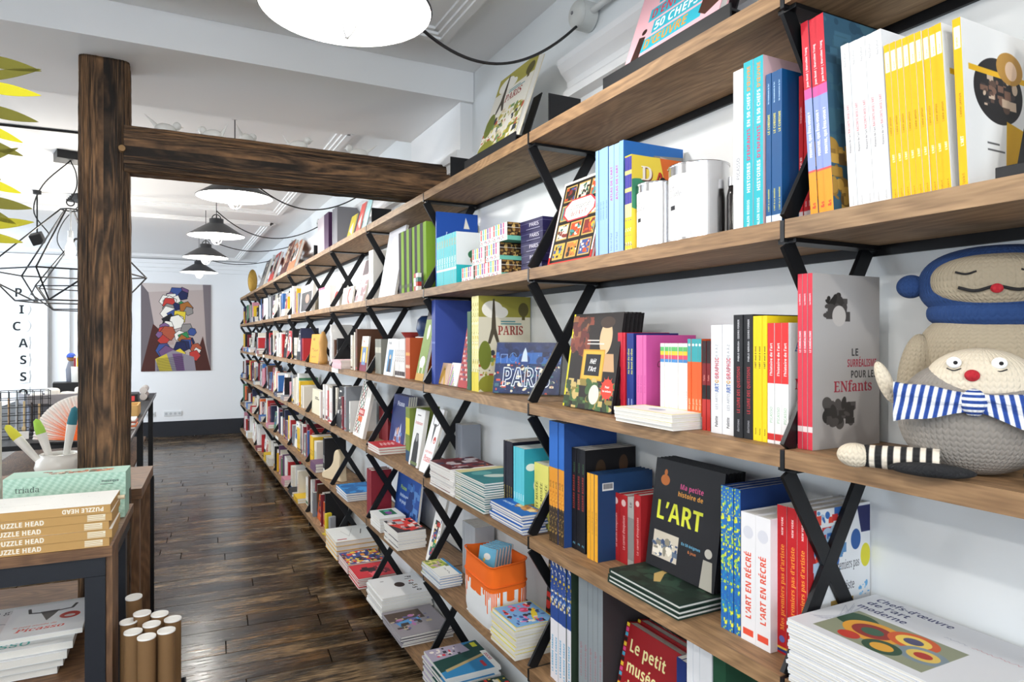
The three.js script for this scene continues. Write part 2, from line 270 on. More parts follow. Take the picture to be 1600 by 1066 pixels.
// ---------------------------------------------------------------- the room
const PHI = rad(3.2);   // the floor boards, the far wall and the tables stand a little askew to the shelves
const ROOM = { x0: -3.4, x1: WALLX, s0: -3.0, s1: 12.15, top: 2.81 };
const floor = struct('floor', ubox(ROOM.x0 - 0.2, ROOM.x1 + 0.2, -0.12, -0.021, -ROOM.s1 - 0.6, -ROOM.s0 + 0.2, 'x'), flat(0x1d150e, 0.9), 'dark worn oak plank floor');
{ // floor boards: rows across the aisle, each plank its own piece
  const R = rng(77), W = 0.152, cp = Math.cos(PHI), sp = Math.sin(PHI), geos = {};
  const edge = (L, w) => { const g = new THREE.BoxGeometry(L, 0.02, w); const p = g.attributes.position; return metricUv(g, 'x'); };
  let count = 0, rest = [];
  for (let r = 0; r < 76; r++) {
    let x = -1.9 - R() * 1.0; const s = 1.25 + r * W;
    while (x < 1.3) {
      const L = [0.62, 0.85, 1.05, 1.3, 1.55][Math.floor(R() * 5)], cx = x + L / 2, key = L.toFixed(2), vx = cx * cp - 0, z = -(s - (cx) * Math.tan(PHI) * 1.0);
      const variant = Math.floor(R() * 5);
      const k = key + '_' + variant; if (!geos[k]) { const g = edge(L - 0.004, W - 0.0045); const uv = g.attributes.uv, off = 0.85 + variant * 0.45; for (let i = 0; i < uv.count; i++) uv.setXY(i, uv.getX(i) + off, uv.getY(i) + 0.12 + variant * 0.17 + (L - 0.6) * 0.12); geos[k] = g; }
      if (cx + L / 2 > -0.75 && x < 1.3 && z > -12.3) { const m = part(floor, 'plank', geos[k], floorMats[Math.floor(R() * 5)]); m.position.set(cx, -0.0102 + (R() - 0.5) * 0.0012, z); m.rotation.y = -PHI; m.rotation.x = (R() - 0.5) * 0.004; count++; }
      else if (z > -12.3) { const g = geos[k].clone(); g.rotateY(-PHI); g.translate(cx, -0.0102, z); rest.push(g); }
      x += L;
    }
  }
  const m = part(floor, 'planks_beyond', merge(rest), floorMats[1]); m.userData.kind = 'stuff';
}
struct('wall_right', ubox(ROOM.x1, ROOM.x1 + 0.15, 0, ROOM.top + 0.1, -ROOM.s1 - 0.4, -ROOM.s0, 'z'), shelfWall, 'white wall behind the bookshelves');
{ // side wall on the aisle's other side with two window openings, out of view, placed to light the left and far end
  const g = [], X0 = ROOM.x0 - 0.15, X1 = ROOM.x0, wb = 0.8, wt = 2.7;
  const cuts = [[8.7, 11.3], [4.3, 6.9]];
  g.push(ubox(X0, X1, 0, wb, -ROOM.s1 - 0.4, -ROOM.s0), ubox(X0, X1, wt, ROOM.top + 0.1, -ROOM.s1 - 0.4, -ROOM.s0));
  g.push(ubox(X0, X1, wb, wt, -ROOM.s1 - 0.4, -11.3), ubox(X0, X1, wb, wt, -8.7, -6.9), ubox(X0, X1, wb, wt, -4.3, -ROOM.s0));
  struct('wall_left', merge(g), white, 'white side wall with two windows');
  cuts.forEach(([a, b], i) => {
    const w = new THREE.Group(); w.name = 'unseen_window_' + (i + 1); w.userData.kind = 'structure'; scene.add(w);
    const fr = []; for (const s of [a, (a + b) / 2, b]) fr.push(ubox(X0 + 0.03, X1 - 0.06, wb, wt, -s - 0.03, -s + 0.03)); fr.push(ubox(X0 + 0.03, X1 - 0.06, wb, wb + 0.05, -b, -a), ubox(X0 + 0.03, X1 - 0.06, wt - 0.05, wt, -b, -a));
    part(w, 'window_frame', merge(fr), flat(0xe8e8e6, 0.5));
    part(w, 'pane', ubox(X0 + 0.06, X0 + 0.064, wb, wt, -b, -a), new THREE.MeshPhysicalMaterial({ transmission: 1, roughness: 0.02, thickness: 0, color: 0xffffff }));
  });
}
{ // unseen shop front behind the camera, its window lights the near shelves
  const g = [ubox(ROOM.x0, ROOM.x1, 0, 0.4, -ROOM.s0, -ROOM.s0 + 0.15), ubox(ROOM.x0, ROOM.x1, 2.7, ROOM.top + 0.1, -ROOM.s0, -ROOM.s0 + 0.15), ubox(ROOM.x0, -2.95, 0.4, 2.7, -ROOM.s0, -ROOM.s0 + 0.15), ubox(0.75, ROOM.x1, 0.4, 2.7, -ROOM.s0, -ROOM.s0 + 0.15)];
  struct('wall_front', merge(g), white, 'shop front wall around the display window');
  const w = new THREE.Group(); w.name = 'unseen_window_3'; w.userData.kind = 'structure'; scene.add(w);
  part(w, 'window_frame', merge([ubox(-2.95, 0.75, 0.4, 0.46, -ROOM.s0 + 0.04, -ROOM.s0 + 0.1), ubox(-2.95, 0.75, 2.64, 2.7, -ROOM.s0 + 0.04, -ROOM.s0 + 0.1), ...[-2.95, -1.1, 0.69].map((x) => ubox(x, x + 0.06, 0.4, 2.7, -ROOM.s0 + 0.04, -ROOM.s0 + 0.1))]), black);
  part(w, 'pane', ubox(-2.95, 0.75, 0.4, 2.7, -ROOM.s0 + 0.066, -ROOM.s0 + 0.07), new THREE.MeshPhysicalMaterial({ transmission: 1, roughness: 0.02, thickness: 0, color: 0xffffff }));
}
const ceiling = struct('ceiling', ubox(ROOM.x0 - 0.15, ROOM.x1 + 0.15, ROOM.top, ROOM.top + 0.15, -ROOM.s1 - 0.4, -ROOM.s0 + 0.15), ceilMat, 'white ceiling with plaster mouldings');
struct('trim_1', ubox(ROOM.x0, WALLX - 0.002, 2.67, ROOM.top - 0.0005, -3.6, -2.85), ceilMat, 'white boxed ceiling beam above the wooden post');
// a moulding strip on the ceiling: stepped profile swept along a line
function moulding(pts, w, h) { const g = []; for (let i = 0; i + 1 < pts.length; i++) { const [a, b] = [pts[i], pts[i + 1]]; for (const [o, r, hh] of [[0, 1, 0.35], [0.12, 0.62, 0.7], [0.24, 0.3, 1]]) g.push(bar([a[0], ROOM.top - h * hh / 2 - 0.0005, a[1]], [b[0], ROOM.top - h * hh / 2 - 0.0005, b[1]], w * r, h * hh, [b[1] - a[1], 0, a[0] - b[0]])); } return merge(g); }
struct('trim_2', moulding([[0.99, 2.6], [0.99, -2.55], [-2.9, -2.55]], 0.11, 0.03), ceilMat);
struct('trim_3', moulding([[-2.9, -3.95], [0.95, -3.95], [0.95, -6.9], [-2.9, -6.9]], 0.12, 0.035), ceilMat);
struct('trim_4', moulding([[-2.9, -7.6], [0.95, -7.6], [0.95, -11.2], [-2.9, -11.2]], 0.12, 0.035), ceilMat);
{ // pilaster and cornice on the shelf wall
  struct('trim_5', merge([ubox(1.2, WALLX + 0.01, 2.44, 2.669, -3.58, -2.87), ubox(1.175, WALLX + 0.01, 2.40, 2.44, -3.6, -2.85), ubox(1.19, WALLX + 0.01, 2.36, 2.40, -3.59, -2.86), ubox(1.215, WALLX + 0.01, 2.30, 2.36, -3.57, -2.88)]), white, 'white plaster pilaster head under the boxed beam');
  const prof = [[0, 2.40], [0.05, 2.40], [0.05, 2.425], [0.035, 2.44], [0.035, 2.46], [0.06, 2.485], [0.075, 2.51], [0.075, 2.53], [0, 2.535]];
  const sh = new THREE.Shape(prof.map(([x, y]) => new THREE.Vector2(x, y))), mk = (sa, sb) => { const g = new THREE.ExtrudeGeometry(sh, { depth: sb - sa, bevelEnabled: false }); g.scale(-1, 1, 1); const idx = g.index; g.translate(WALLX + 0.004, 0, -sb); const q = clean(g), p = q.attributes.position; for (let i = 0; i < p.count; i += 3) for (const nm of ['position', 'normal', 'uv']) { const at = q.attributes[nm], n = at.itemSize; for (let k = 0; k < n; k++) { const a = at.array[(i + 1) * n + k]; at.array[(i + 1) * n + k] = at.array[(i + 2) * n + k]; at.array[(i + 2) * n + k] = a; } } q.computeVertexNormals(); return q; };
  struct('trim_6', merge([mk(0.1, 1.98), mk(3.62, 11.9)]), white, 'white plaster cornice above the top shelf');
}
// far wall, skirting
const farS = (x) => 11.87 + (1 - x) * Math.tan(PHI);
const farFrame = new THREE.Group(); farFrame.position.set(1, 0, -farS(1)); farFrame.rotation.y = -PHI; farFrame.updateMatrix();
const onFar = (g) => g.applyMatrix4(farFrame.matrix);   // local: x along the wall (negative = away from the shelves), z = out of the wall
struct('wall_back', onFar(ubox(-4.9, 0.5, -0.05, ROOM.top + 0.05, -0.15, 0, 'x')), white, 'white far wall');
struct('baseboard_back', onFar(ubox(-1.58, 0.3, 0, 0.24, 0.0005, 0.022, 'x')), navy, 'tall black skirting board on the far wall');
struct('trim_7', merge([onFar(ubox(-4.6, 0.3, 2.62, 2.8, 0.0005, 0.05, 'x')), onFar(ubox(-4.6, 0.3, 2.68, 2.8, 0.0505, 0.10, 'x')), onFar(ubox(-4.6, 0.3, 2.74, 2.8, 0.1005, 0.16, 'x'))]), white, 'white cornice along the far wall');
struct('trim_8', merge([onFar(ubox(-3.4, -2.62, 0, 2.62, 0.0005, 0.14, 'x')), onFar(ubox(-2.58, -2.36, 0, 2.62, 0.0005, 0.05, 'x')), onFar(ubox(-2.22, -2.12, 0, 2.62, 0.0005, 0.04, 'x'))]), white, 'white pilasters on the far wall');
// ---------------------------------------------------------------- the shelving
const shelving = thing('shelving_unit', 'long oak shelving unit with black steel cross brackets along the wall', 'shelf');
{
  const R = rng(5), T = 0.034, boardGeo = [0, 1, 2].map((v) => { const g = new THREE.BoxGeometry(0.25, T, BAY - 0.011); return metricUv(g, 'z', [0.5, 1.5, 2.4][v]); });
  const first = -2, last = 11;
  for (let lv = 1; lv <= 6; lv++) for (let b = first; b < last; b++) {
    const m = part(shelving, 'shelf_board', boardGeo[Math.floor(R() * 3)], oak[Math.floor(R() * 4)]); m.position.set(1.125, SHELF[lv] - T / 2, -(jointS(b) + BAY / 2)); if (R() < 0.5) m.rotation.z = Math.PI;
  }
  for (let i = first; i <= last; i++) {
    const z = -jointS(i);
    for (let lv = 1; lv <= 6; lv++) { // steel plate in the joint and the arm under the board
      const y = SHELF[lv] - T; part(shelving, 'joint_plate', ubox(0.999, 1.252, y - 0.006, SHELF[lv] - 0.0015, z - 0.0045, z + 0.0045), steel);
      part(shelving, 'support_arm', ubox(1.012, 1.252, y - 0.0085, y - 0.0005, z - 0.02, z + 0.02), steel);
      if (lv < 6) {
        const yb = SHELF[lv + 1] + 0.001, yt = y - 0.009, geo = merge([bar([1.012, yt, z], [1.24, yb, z], 0.032, 0.008, [1, 0, 0]), bar([1.24, yt, z], [1.012, yb, z], 0.032, 0.009, [1, 0, 0])]);
        part(shelving, 'cross_bracket', geo, steel);
      } else part(shelving, 'foot', ubox(1.03, 1.23, 0.0005, y - 0.009, z - 0.012, z + 0.012), steel);
    }
  }
  for (let lv = 1; lv <= 6; lv++) part(shelving, 'back_rail', ubox(1.2535, 1.2615, SHELF[lv] - T - 0.02, SHELF[lv] - 0.002, -jointS(last), -jointS(first)), steel);
  part(shelving, 'recessed_black_strip', ubox(1.07, 1.085, 0.0005, SHELF[6] - T - 0.0095, -jointS(last), -jointS(first)), black);  // recessed black strip under the bottom boards
}
// ---------------------------------------------------------------- old timber post and beam
function timber(len, hw, hh, seed, cracks) { // along +x from 0 to len, half sizes hw (z) and hh (y)
  const NL = 200, NA = 384, pos = [], uv = [], idx = [];
  for (let i = 0; i <= NL; i++) for (let j = 0; j <= NA; j++) {
    const x = i / NL * len, a = (j % NA) / NA * Math.PI * 2, ca = Math.cos(a), sa = Math.sin(a), e = 0.42;
    let cz = Math.sign(ca) * Math.pow(Math.abs(ca), e), cy = Math.sign(sa) * Math.pow(Math.abs(sa), e);
    const wob = 1 + 0.10 * fbm(x * 1.6, ca * 0.8 + seed, sa * 0.8, 3) + 0.03 * fbm(x * 7, ca * 5, sa * 5 + seed, 3);
    const fineRidge = 0.006 * fbm(x * 4 + seed, a * 9, 3, 3) + 0.0035 * fbm(x * 12, a * 34, seed, 3);
    let r = 1; for (const [a0, drift, w, dep, x0, x1] of cracks) { let da = a - (a0 + drift * (x - len / 2) + 0.10 * fbm(x * 2.2, a0, seed, 3)); da = Math.atan2(Math.sin(da), Math.cos(da)); r -= dep * Math.exp(-(da * da) / (w * w)) * sstep(x0, x0 + 0.15, x) * sstep(-x1, -x1 + 0.15, -x); }
    pos.push(x, cy * hh * wob * r + sa * fineRidge, cz * hw * wob * r + ca * fineRidge); uv.push(x, j / NA * (hw + hh) * 4 * 0.9);
  }
  for (let i = 0; i < NL; i++) for (let j = 0; j < NA; j++) { const a = i * (NA + 1) + j, b = a + 1, c = a + NA + 1, d = c + 1; idx.push(a, b, c, b, d, c); }
  for (const e of [0, NL]) { const base = e * (NA + 1), c = pos.length / 3; pos.push(e / NL * len, 0, 0); uv.push(0.2, 0.2); for (let j = 0; j < NA; j++) e ? idx.push(c, base + j, base + j + 1) : idx.push(c, base + j + 1, base + j); }
  const g = new THREE.BufferGeometry(); g.setAttribute('position', new THREE.Float32BufferAttribute(pos, 3)); g.setAttribute('uv', new THREE.Float32BufferAttribute(uv, 2)); g.setIndex(idx); g.computeVertexNormals(); return g;
}
const timberFrame = thing('timber_frame', 'old dark timber post with a crossbeam running to the shelves', 'beam');
{
  const post = timber(2.67, 0.088, 0.088, 3, [[0.25, 0.05, 0.02, 0.05, 0.2, 2.4], [-0.3, -0.05, 0.02, 0.06, 0.3, 1.9], [5.2, 0.05, 0.02, 0.05, 0.5, 2.4]]); post.rotateZ(Math.PI / 2); post.translate(-0.235, 0, -3.135); part(timberFrame, 'post', post, beamWood);
  const bm = timber(1.42, 0.085, 0.092, 11, [[0.24, -0.3, 0.026, 0.24, -0.2, 1.25], [-0.2, 0.12, 0.015, 0.06, 0.3, 1.4], [-0.5, 0.1, 0.02, 0.06, -0.2, 1.0]]); bm.translate(-0.165, 2.325, -3.1); part(timberFrame, 'crossbeam', bm, beamWood);
  part(timberFrame, 'peg', cyl(0.012, 0.03).rotateX(Math.PI / 2).translate(-0.17, 2.31, -3.03), flat(0x8a6a44, 0.8), 'round wooden peg');
}
for (const [x, sc, ry, tilt] of [[-0.02, 1, 0.3, 0.5], [0.16, 0.85, 2.6, 0.2], [0.3, 0.9, 0.9, 0.5], [0.52, 1, -0.6, 0.3], [0.8, 1.1, 2.9, 0.6]]) { // china birds on the beam
  const i = taken.bird_figurine === undefined ? 0 : taken.bird_figurine + 1, g = thing('bird_figurine', ['white china bird with raised tail closest to the post on the crossbeam', 'white china bird, second from the post on the crossbeam', 'white china bird, third from the post on the crossbeam', 'white china bird, fourth from the post on the crossbeam', 'white china bird with long tail closest to the shelves on the crossbeam'][i], 'figurine', [x, 2.424, -3.165], ry, 'china birds on the crossbeam');
  const b = new THREE.SphereGeometry(0.03, 20, 14); b.scale(1.45, 0.85, 0.9); b.translate(0, 0.024, 0); part(g, 'body', b, ceramic);
  const h = new THREE.SphereGeometry(0.017, 16, 12); h.translate(0.045, 0.048, 0); part(g, 'head', merge([h, new THREE.ConeGeometry(0.005, 0.016, 8).rotateZ(-Math.PI / 2).translate(0.066, 0.047, 0)]), ceramic);
  const t = new THREE.ConeGeometry(0.011, 0.075 * sc, 10); t.scale(1, 1, 0.5); t.rotateZ(tilt + 0.35); t.translate(-0.055, 0.05, 0); part(g, 'tail', t, ceramic);
}
// ---------------------------------------------------------------- lamps
const shadeOut = flat(0x3a3c40, 0.45, 0.4), shadeIn = std({ color: 0xf6f6f4, roughness: 0.6 }), bulbGlow = std({ color: 0xffffff, emissive: 0xfff4e2, emissiveIntensity: 14, roughness: 0.3 }), cageWhite = flat(0xf0f0f0, 0.4), cableMat = flat(0x141416, 0.6);
function pendant(x, s, rimY, label, wallTo) {
  const g = thing('pendant_lamp', label, 'lamp', [x, rimY, -s], 0, 'pendant lamps along the shelves');
  part(g, 'lamp_shade', lathe([[0.2, 0], [0.202, 0.004], [0.075, 0.085], [0.05, 0.098], [0.05, 0.128], [0.022, 0.134], [0.0, 0.134]], 56), shadeOut, 'dark grey enamel outside');
  part(g, 'shade_lining', lathe([[0.1985, 0.0005], [0.074, 0.080], [0.047, 0.092], [0.047, 0.12], [0.0, 0.12]], 56), shadeIn, 'white enamel lining');
  const sk = part(g, 'lamp_holder', cyl(0.022, 0.05, 0, 0.07, 0), flat(0xd8d8d4, 0.5));
  part(g, 'bulb', lathe([[0, -0.042], [0.018, -0.038], [0.031, -0.015], [0.03, 0.01], [0.018, 0.045], [0.015, 0.07]], 24), bulbGlow);
  const cg = []; for (let k = 0; k < 3; k++) { const a = k * Math.PI / 3, p = []; for (let q = 0; q <= 12; q++) { const w = q / 12 * Math.PI, r = 0.047 * Math.cos(w); p.push([r * Math.cos(a), 0.05 - 0.115 * Math.pow(Math.sin(w), 0.7), r * Math.sin(a)]); } cg.push(tube(p, 0.0022, 24, 5)); }
  cg.push(new THREE.TorusGeometry(0.046, 0.0022, 5, 24).rotateX(Math.PI / 2).translate(0, 0.0, 0)); part(g, 'wire_guard', merge(cg), cageWhite);
  part(g, 'hanger', merge([new THREE.TorusGeometry(0.03, 0.0035, 6, 16, Math.PI).translate(0, 0.132, 0), new THREE.TorusGeometry(0.03, 0.0035, 6, 16, Math.PI).rotateY(Math.PI / 2).translate(0, 0.132, 0), cyl(0.003, ROOM.top - rimY - 0.16, 0, 0.16, 0, 6), cyl(0.028, 0.018, 0, ROOM.top - rimY - 0.019, 0, 16)]), black);
  if (wallTo) { const [wx, wy, wz] = [wallTo[0] - x, wallTo[1] - rimY, -wallTo[2] + s], p = []; for (let q = 0; q <= 16; q++) { const t = q / 16; p.push([wx * t, lerp(0.19, wy, t) - 0.62 * wallTo[3] * t * (1 - t) * (1.15 - 0.3 * t), wz * t]); } part(g, 'cable', tube(p, 0.0045, 40, 6), cableMat); }
  const l = new THREE.PointLight(new THREE.Color(1, 0.965, 0.91), LAMP_CD); l.position.set(x, rimY - 0.008, -s); l.shadow.radius = 1.6; l.castShadow = true; l.name = 'pendant_bulb_light'; scene.add(l);
}
pendant(0.37, 1.58, 2.345, 'big white-lined pendant lamp cut by the top edge of the picture', [1.205, 2.61, 1.874, 1.4]);
pendant(0.317, 4.0, 2.35, 'pendant lamp with wire guard hanging just below the crossbeam', [1.205, 2.594, 4.82, 1.1]);
pendant(0.305, 5.47, 2.335, 'second pendant lamp beyond the crossbeam', [1.205, 2.594, 6.3, 1.0]);
pendant(0.295, 6.95, 2.33, 'third pendant lamp beyond the crossbeam', [1.205, 2.6, 7.8, 0.6]);
pendant(0.29, 8.5, 2.325, 'farthest pendant lamp, above the coloured wall hanging', [1.205, 2.6, 9.3, 0.5]);
pendant(-0.46, 0.55, 2.35, 'pendant lamp over the near end of the aisle, out of the picture');  // out of view, placed to light the nearest bay and its back wall
pendant(0.3, -0.75, 2.35, 'pendant lamp behind the viewer near the shop front');  // out of view, placed to light the near shelves
pendant(-0.46, -0.8, 2.35, 'pendant lamp behind the viewer in the middle row');  // added fill lamp, evens the light on the near shelves
pendant(-1.5, 0.9, 2.35, 'pendant lamp of the outer row, level with the near shelves');  // added fill lamp out of frame, soft light from upper left
pendant(-1.5, -0.8, 2.35, 'pendant lamp of the outer row behind the viewer');  // added fill lamp out of frame, lights the book faces more evenly
pendant(-1.5, 2.6, 2.35, 'pendant lamp of the outer row, level with the timber post');  // added fill lamp out of frame, evens the light on the middle bays
{ // junction box, conduit, alarm unit on the shelf wall
  const g = thing('junction_box', 'round grey junction box with conduit above the top shelf', 'junction box', [WALLX - 0.03, 2.648, -1.874], 0);
  part(g, 'box', merge([cyl(0.048, 0.05, 0, -0.025, 0, 28).rotateZ(Math.PI / 2), new THREE.SphereGeometry(0.046, 24, 12).scale(0.5, 1, 1).translate(-0.025, 0, 0)]), flat(0xc9cac6, 0.5)); part(g, 'screw', cyl(0.006, 0.004, 0, 0, 0, 10).rotateZ(Math.PI / 2).translate(-0.046, 0.0, 0.0), flat(0x77777a, 0.5));
  part(g, 'conduit', rod([0.004, 0.0, 0.03], [0.004, 0.0, 2.2], 0.011, 12), flat(0xd6d7d5, 0.5));
  for (const [s2, nm] of [[4.82, 'first'], [6.3, 'second'], [7.8, 'third'], [9.3, 'fourth']]) { const b = thing('junction_box', 'small grey junction box, ' + nm + ' beyond the crossbeam', 'junction box', [WALLX - 0.03, 2.628, -s2], 0, 'junction boxes beyond the crossbeam'); part(b, 'box', cyl(0.042, 0.05, 0, -0.025, 0, 24).rotateZ(Math.PI / 2), flat(0xc9cac6, 0.5)); part(b, 'screw', cyl(0.006, 0.004, 0, 0, 0, 10).rotateZ(Math.PI / 2).translate(-0.026, 0, 0), flat(0x77777a, 0.5)); }
  const a = thing('wall_sensor', 'small white sensor unit on the wall behind the leaning city book', 'sensor', [WALLX - 0.028, 2.42, -2.36]); part(a, 'housing', rbox(0.05, 0.13, 0.065, 0.012, 0, 0, 0), flat(0xd8d9d6, 0.5)); part(a, 'nozzle', cyl(0.017, 0.05, 0, -0.05, 0, 14, 0.024), flat(0xcfd0cd, 0.5)); part(a, 'lens', rbox(0.004, 0.03, 0.02, 0.001, -0.027, 0.08, 0), black);
}
{ // wire-frame pendant lamps over the tables
  const mk = (px, py, sc, label, ang) => {
    const fw = (ROOM.top - EYE) * F / (528 - py), [x, , z] = atF(px, py, fw), g = thing('wireframe_lamp', label, 'lamp', [x, 1.64, z], ang, 'black wire-frame lamps over the tables');
    const ring = (r, y, n, o) => Array.from({ length: n }, (_, i) => [r * Math.cos((i + o) / n * 2 * Math.PI), y, r * Math.sin((i + o) / n * 2 * Math.PI)]);
    const A = ring(0.055, 0.79, 6, 0), B = ring(0.46 * sc, 0.36, 6, 0), Bb = ring(0.45 * sc, 0.30, 6, 0.5), D = ring(0.3 * sc, 0.17, 6, 0.0), bars = []; const r = 0.0055;
    for (let i = 0; i < 6; i++) { const j = (i + 1) % 6; bars.push(rod(A[i], A[j], r), rod(A[i], B[i], r), rod(B[i], B[j], r), rod(B[i], D[i], r), rod(D[i], D[j], r)); if (i % 2) bars.push(rod(B[i], Bb[i], r), rod(Bb[i], D[j], r)); }
    part(g, 'wire_frame', merge(bars), black); part(g, 'ring', new THREE.TorusGeometry(0.022, 0.004, 6, 20).translate(0, 0.84, 0), black);
    part(g, 'lamp_holder', merge([cyl(0.006, 0.17, 0, 0.635, 0, 8), cyl(0.017, 0.05, 0, 0.6, 0, 14)]), flat(0xbfc0c0, 0.4, 0.5));
    part(g, 'bulb', lathe([[0, 0.46], [0.02, 0.464], [0.032, 0.5], [0.03, 0.535], [0.016, 0.575], [0.015, 0.61]], 20), bulbGlow);
    const H = ROOM.top - 1.64; part(g, 'cord', tube([[0, 0.86, 0], [0.035, 0.95, 0], [0.03, 1.05, 0], [0, H - 0.05, 0]], 0.004, 20, 5), cableMat); part(g, 'cord', tube([[0, H - 0.05, 0.04], [-0.16, H - 0.25, 0.02], [-0.2, 0.75, 0], [-0.12, 0.62, 0]], 0.004, 24, 5), cableMat);
    part(g, 'canopy', ubox(-0.085, 0.085, H - 0.055, H - 0.0005, -0.085, 0.085), black);
    const l = new THREE.PointLight(new THREE.Color(1, 0.93, 0.82), BULB_CD); l.position.set(x, 1.64 + 0.51, z); l.shadow.radius = 1.4; l.castShadow = true; l.name = 'wireframe_bulb_light'; scene.add(l);
  };
  mk(110, 240, 1, 'black wire-frame lamp with a clear glowing bulb beside the timber post', 0.25);
  mk(128, 306, 0.8, 'black wire-frame lamp mostly hidden behind the timber post', 0.6);
  const sp = thing('spotlight', 'small black spotlight hanging on the ceiling track by the wire-frame lamp', 'spotlight', atF(58, 372, 5.6)); part(sp, 'head', rbox(0.09, 0.09, 0.09, 0.008, 0, -0.05, 0).rotateZ(0.35).rotateX(0.4), black); part(sp, 'arm', rod([0, 0.04, 0], [0, ROOM.top - sp.position.y - 0.03, 0], 0.006, 8), black); part(sp, 'mount', cyl(0.03, 0.03, 0, ROOM.top - sp.position.y - 0.031, 0, 16), black);
  add(new THREE.Mesh(rod([-2.0, ROOM.top - 0.008, -4.83], [-0.33, ROOM.top - 0.008, -4.74], 0.0075, 8), black), 'ceiling_cable', 'thin black cable running along the ceiling to the timber post', 'cable');
}
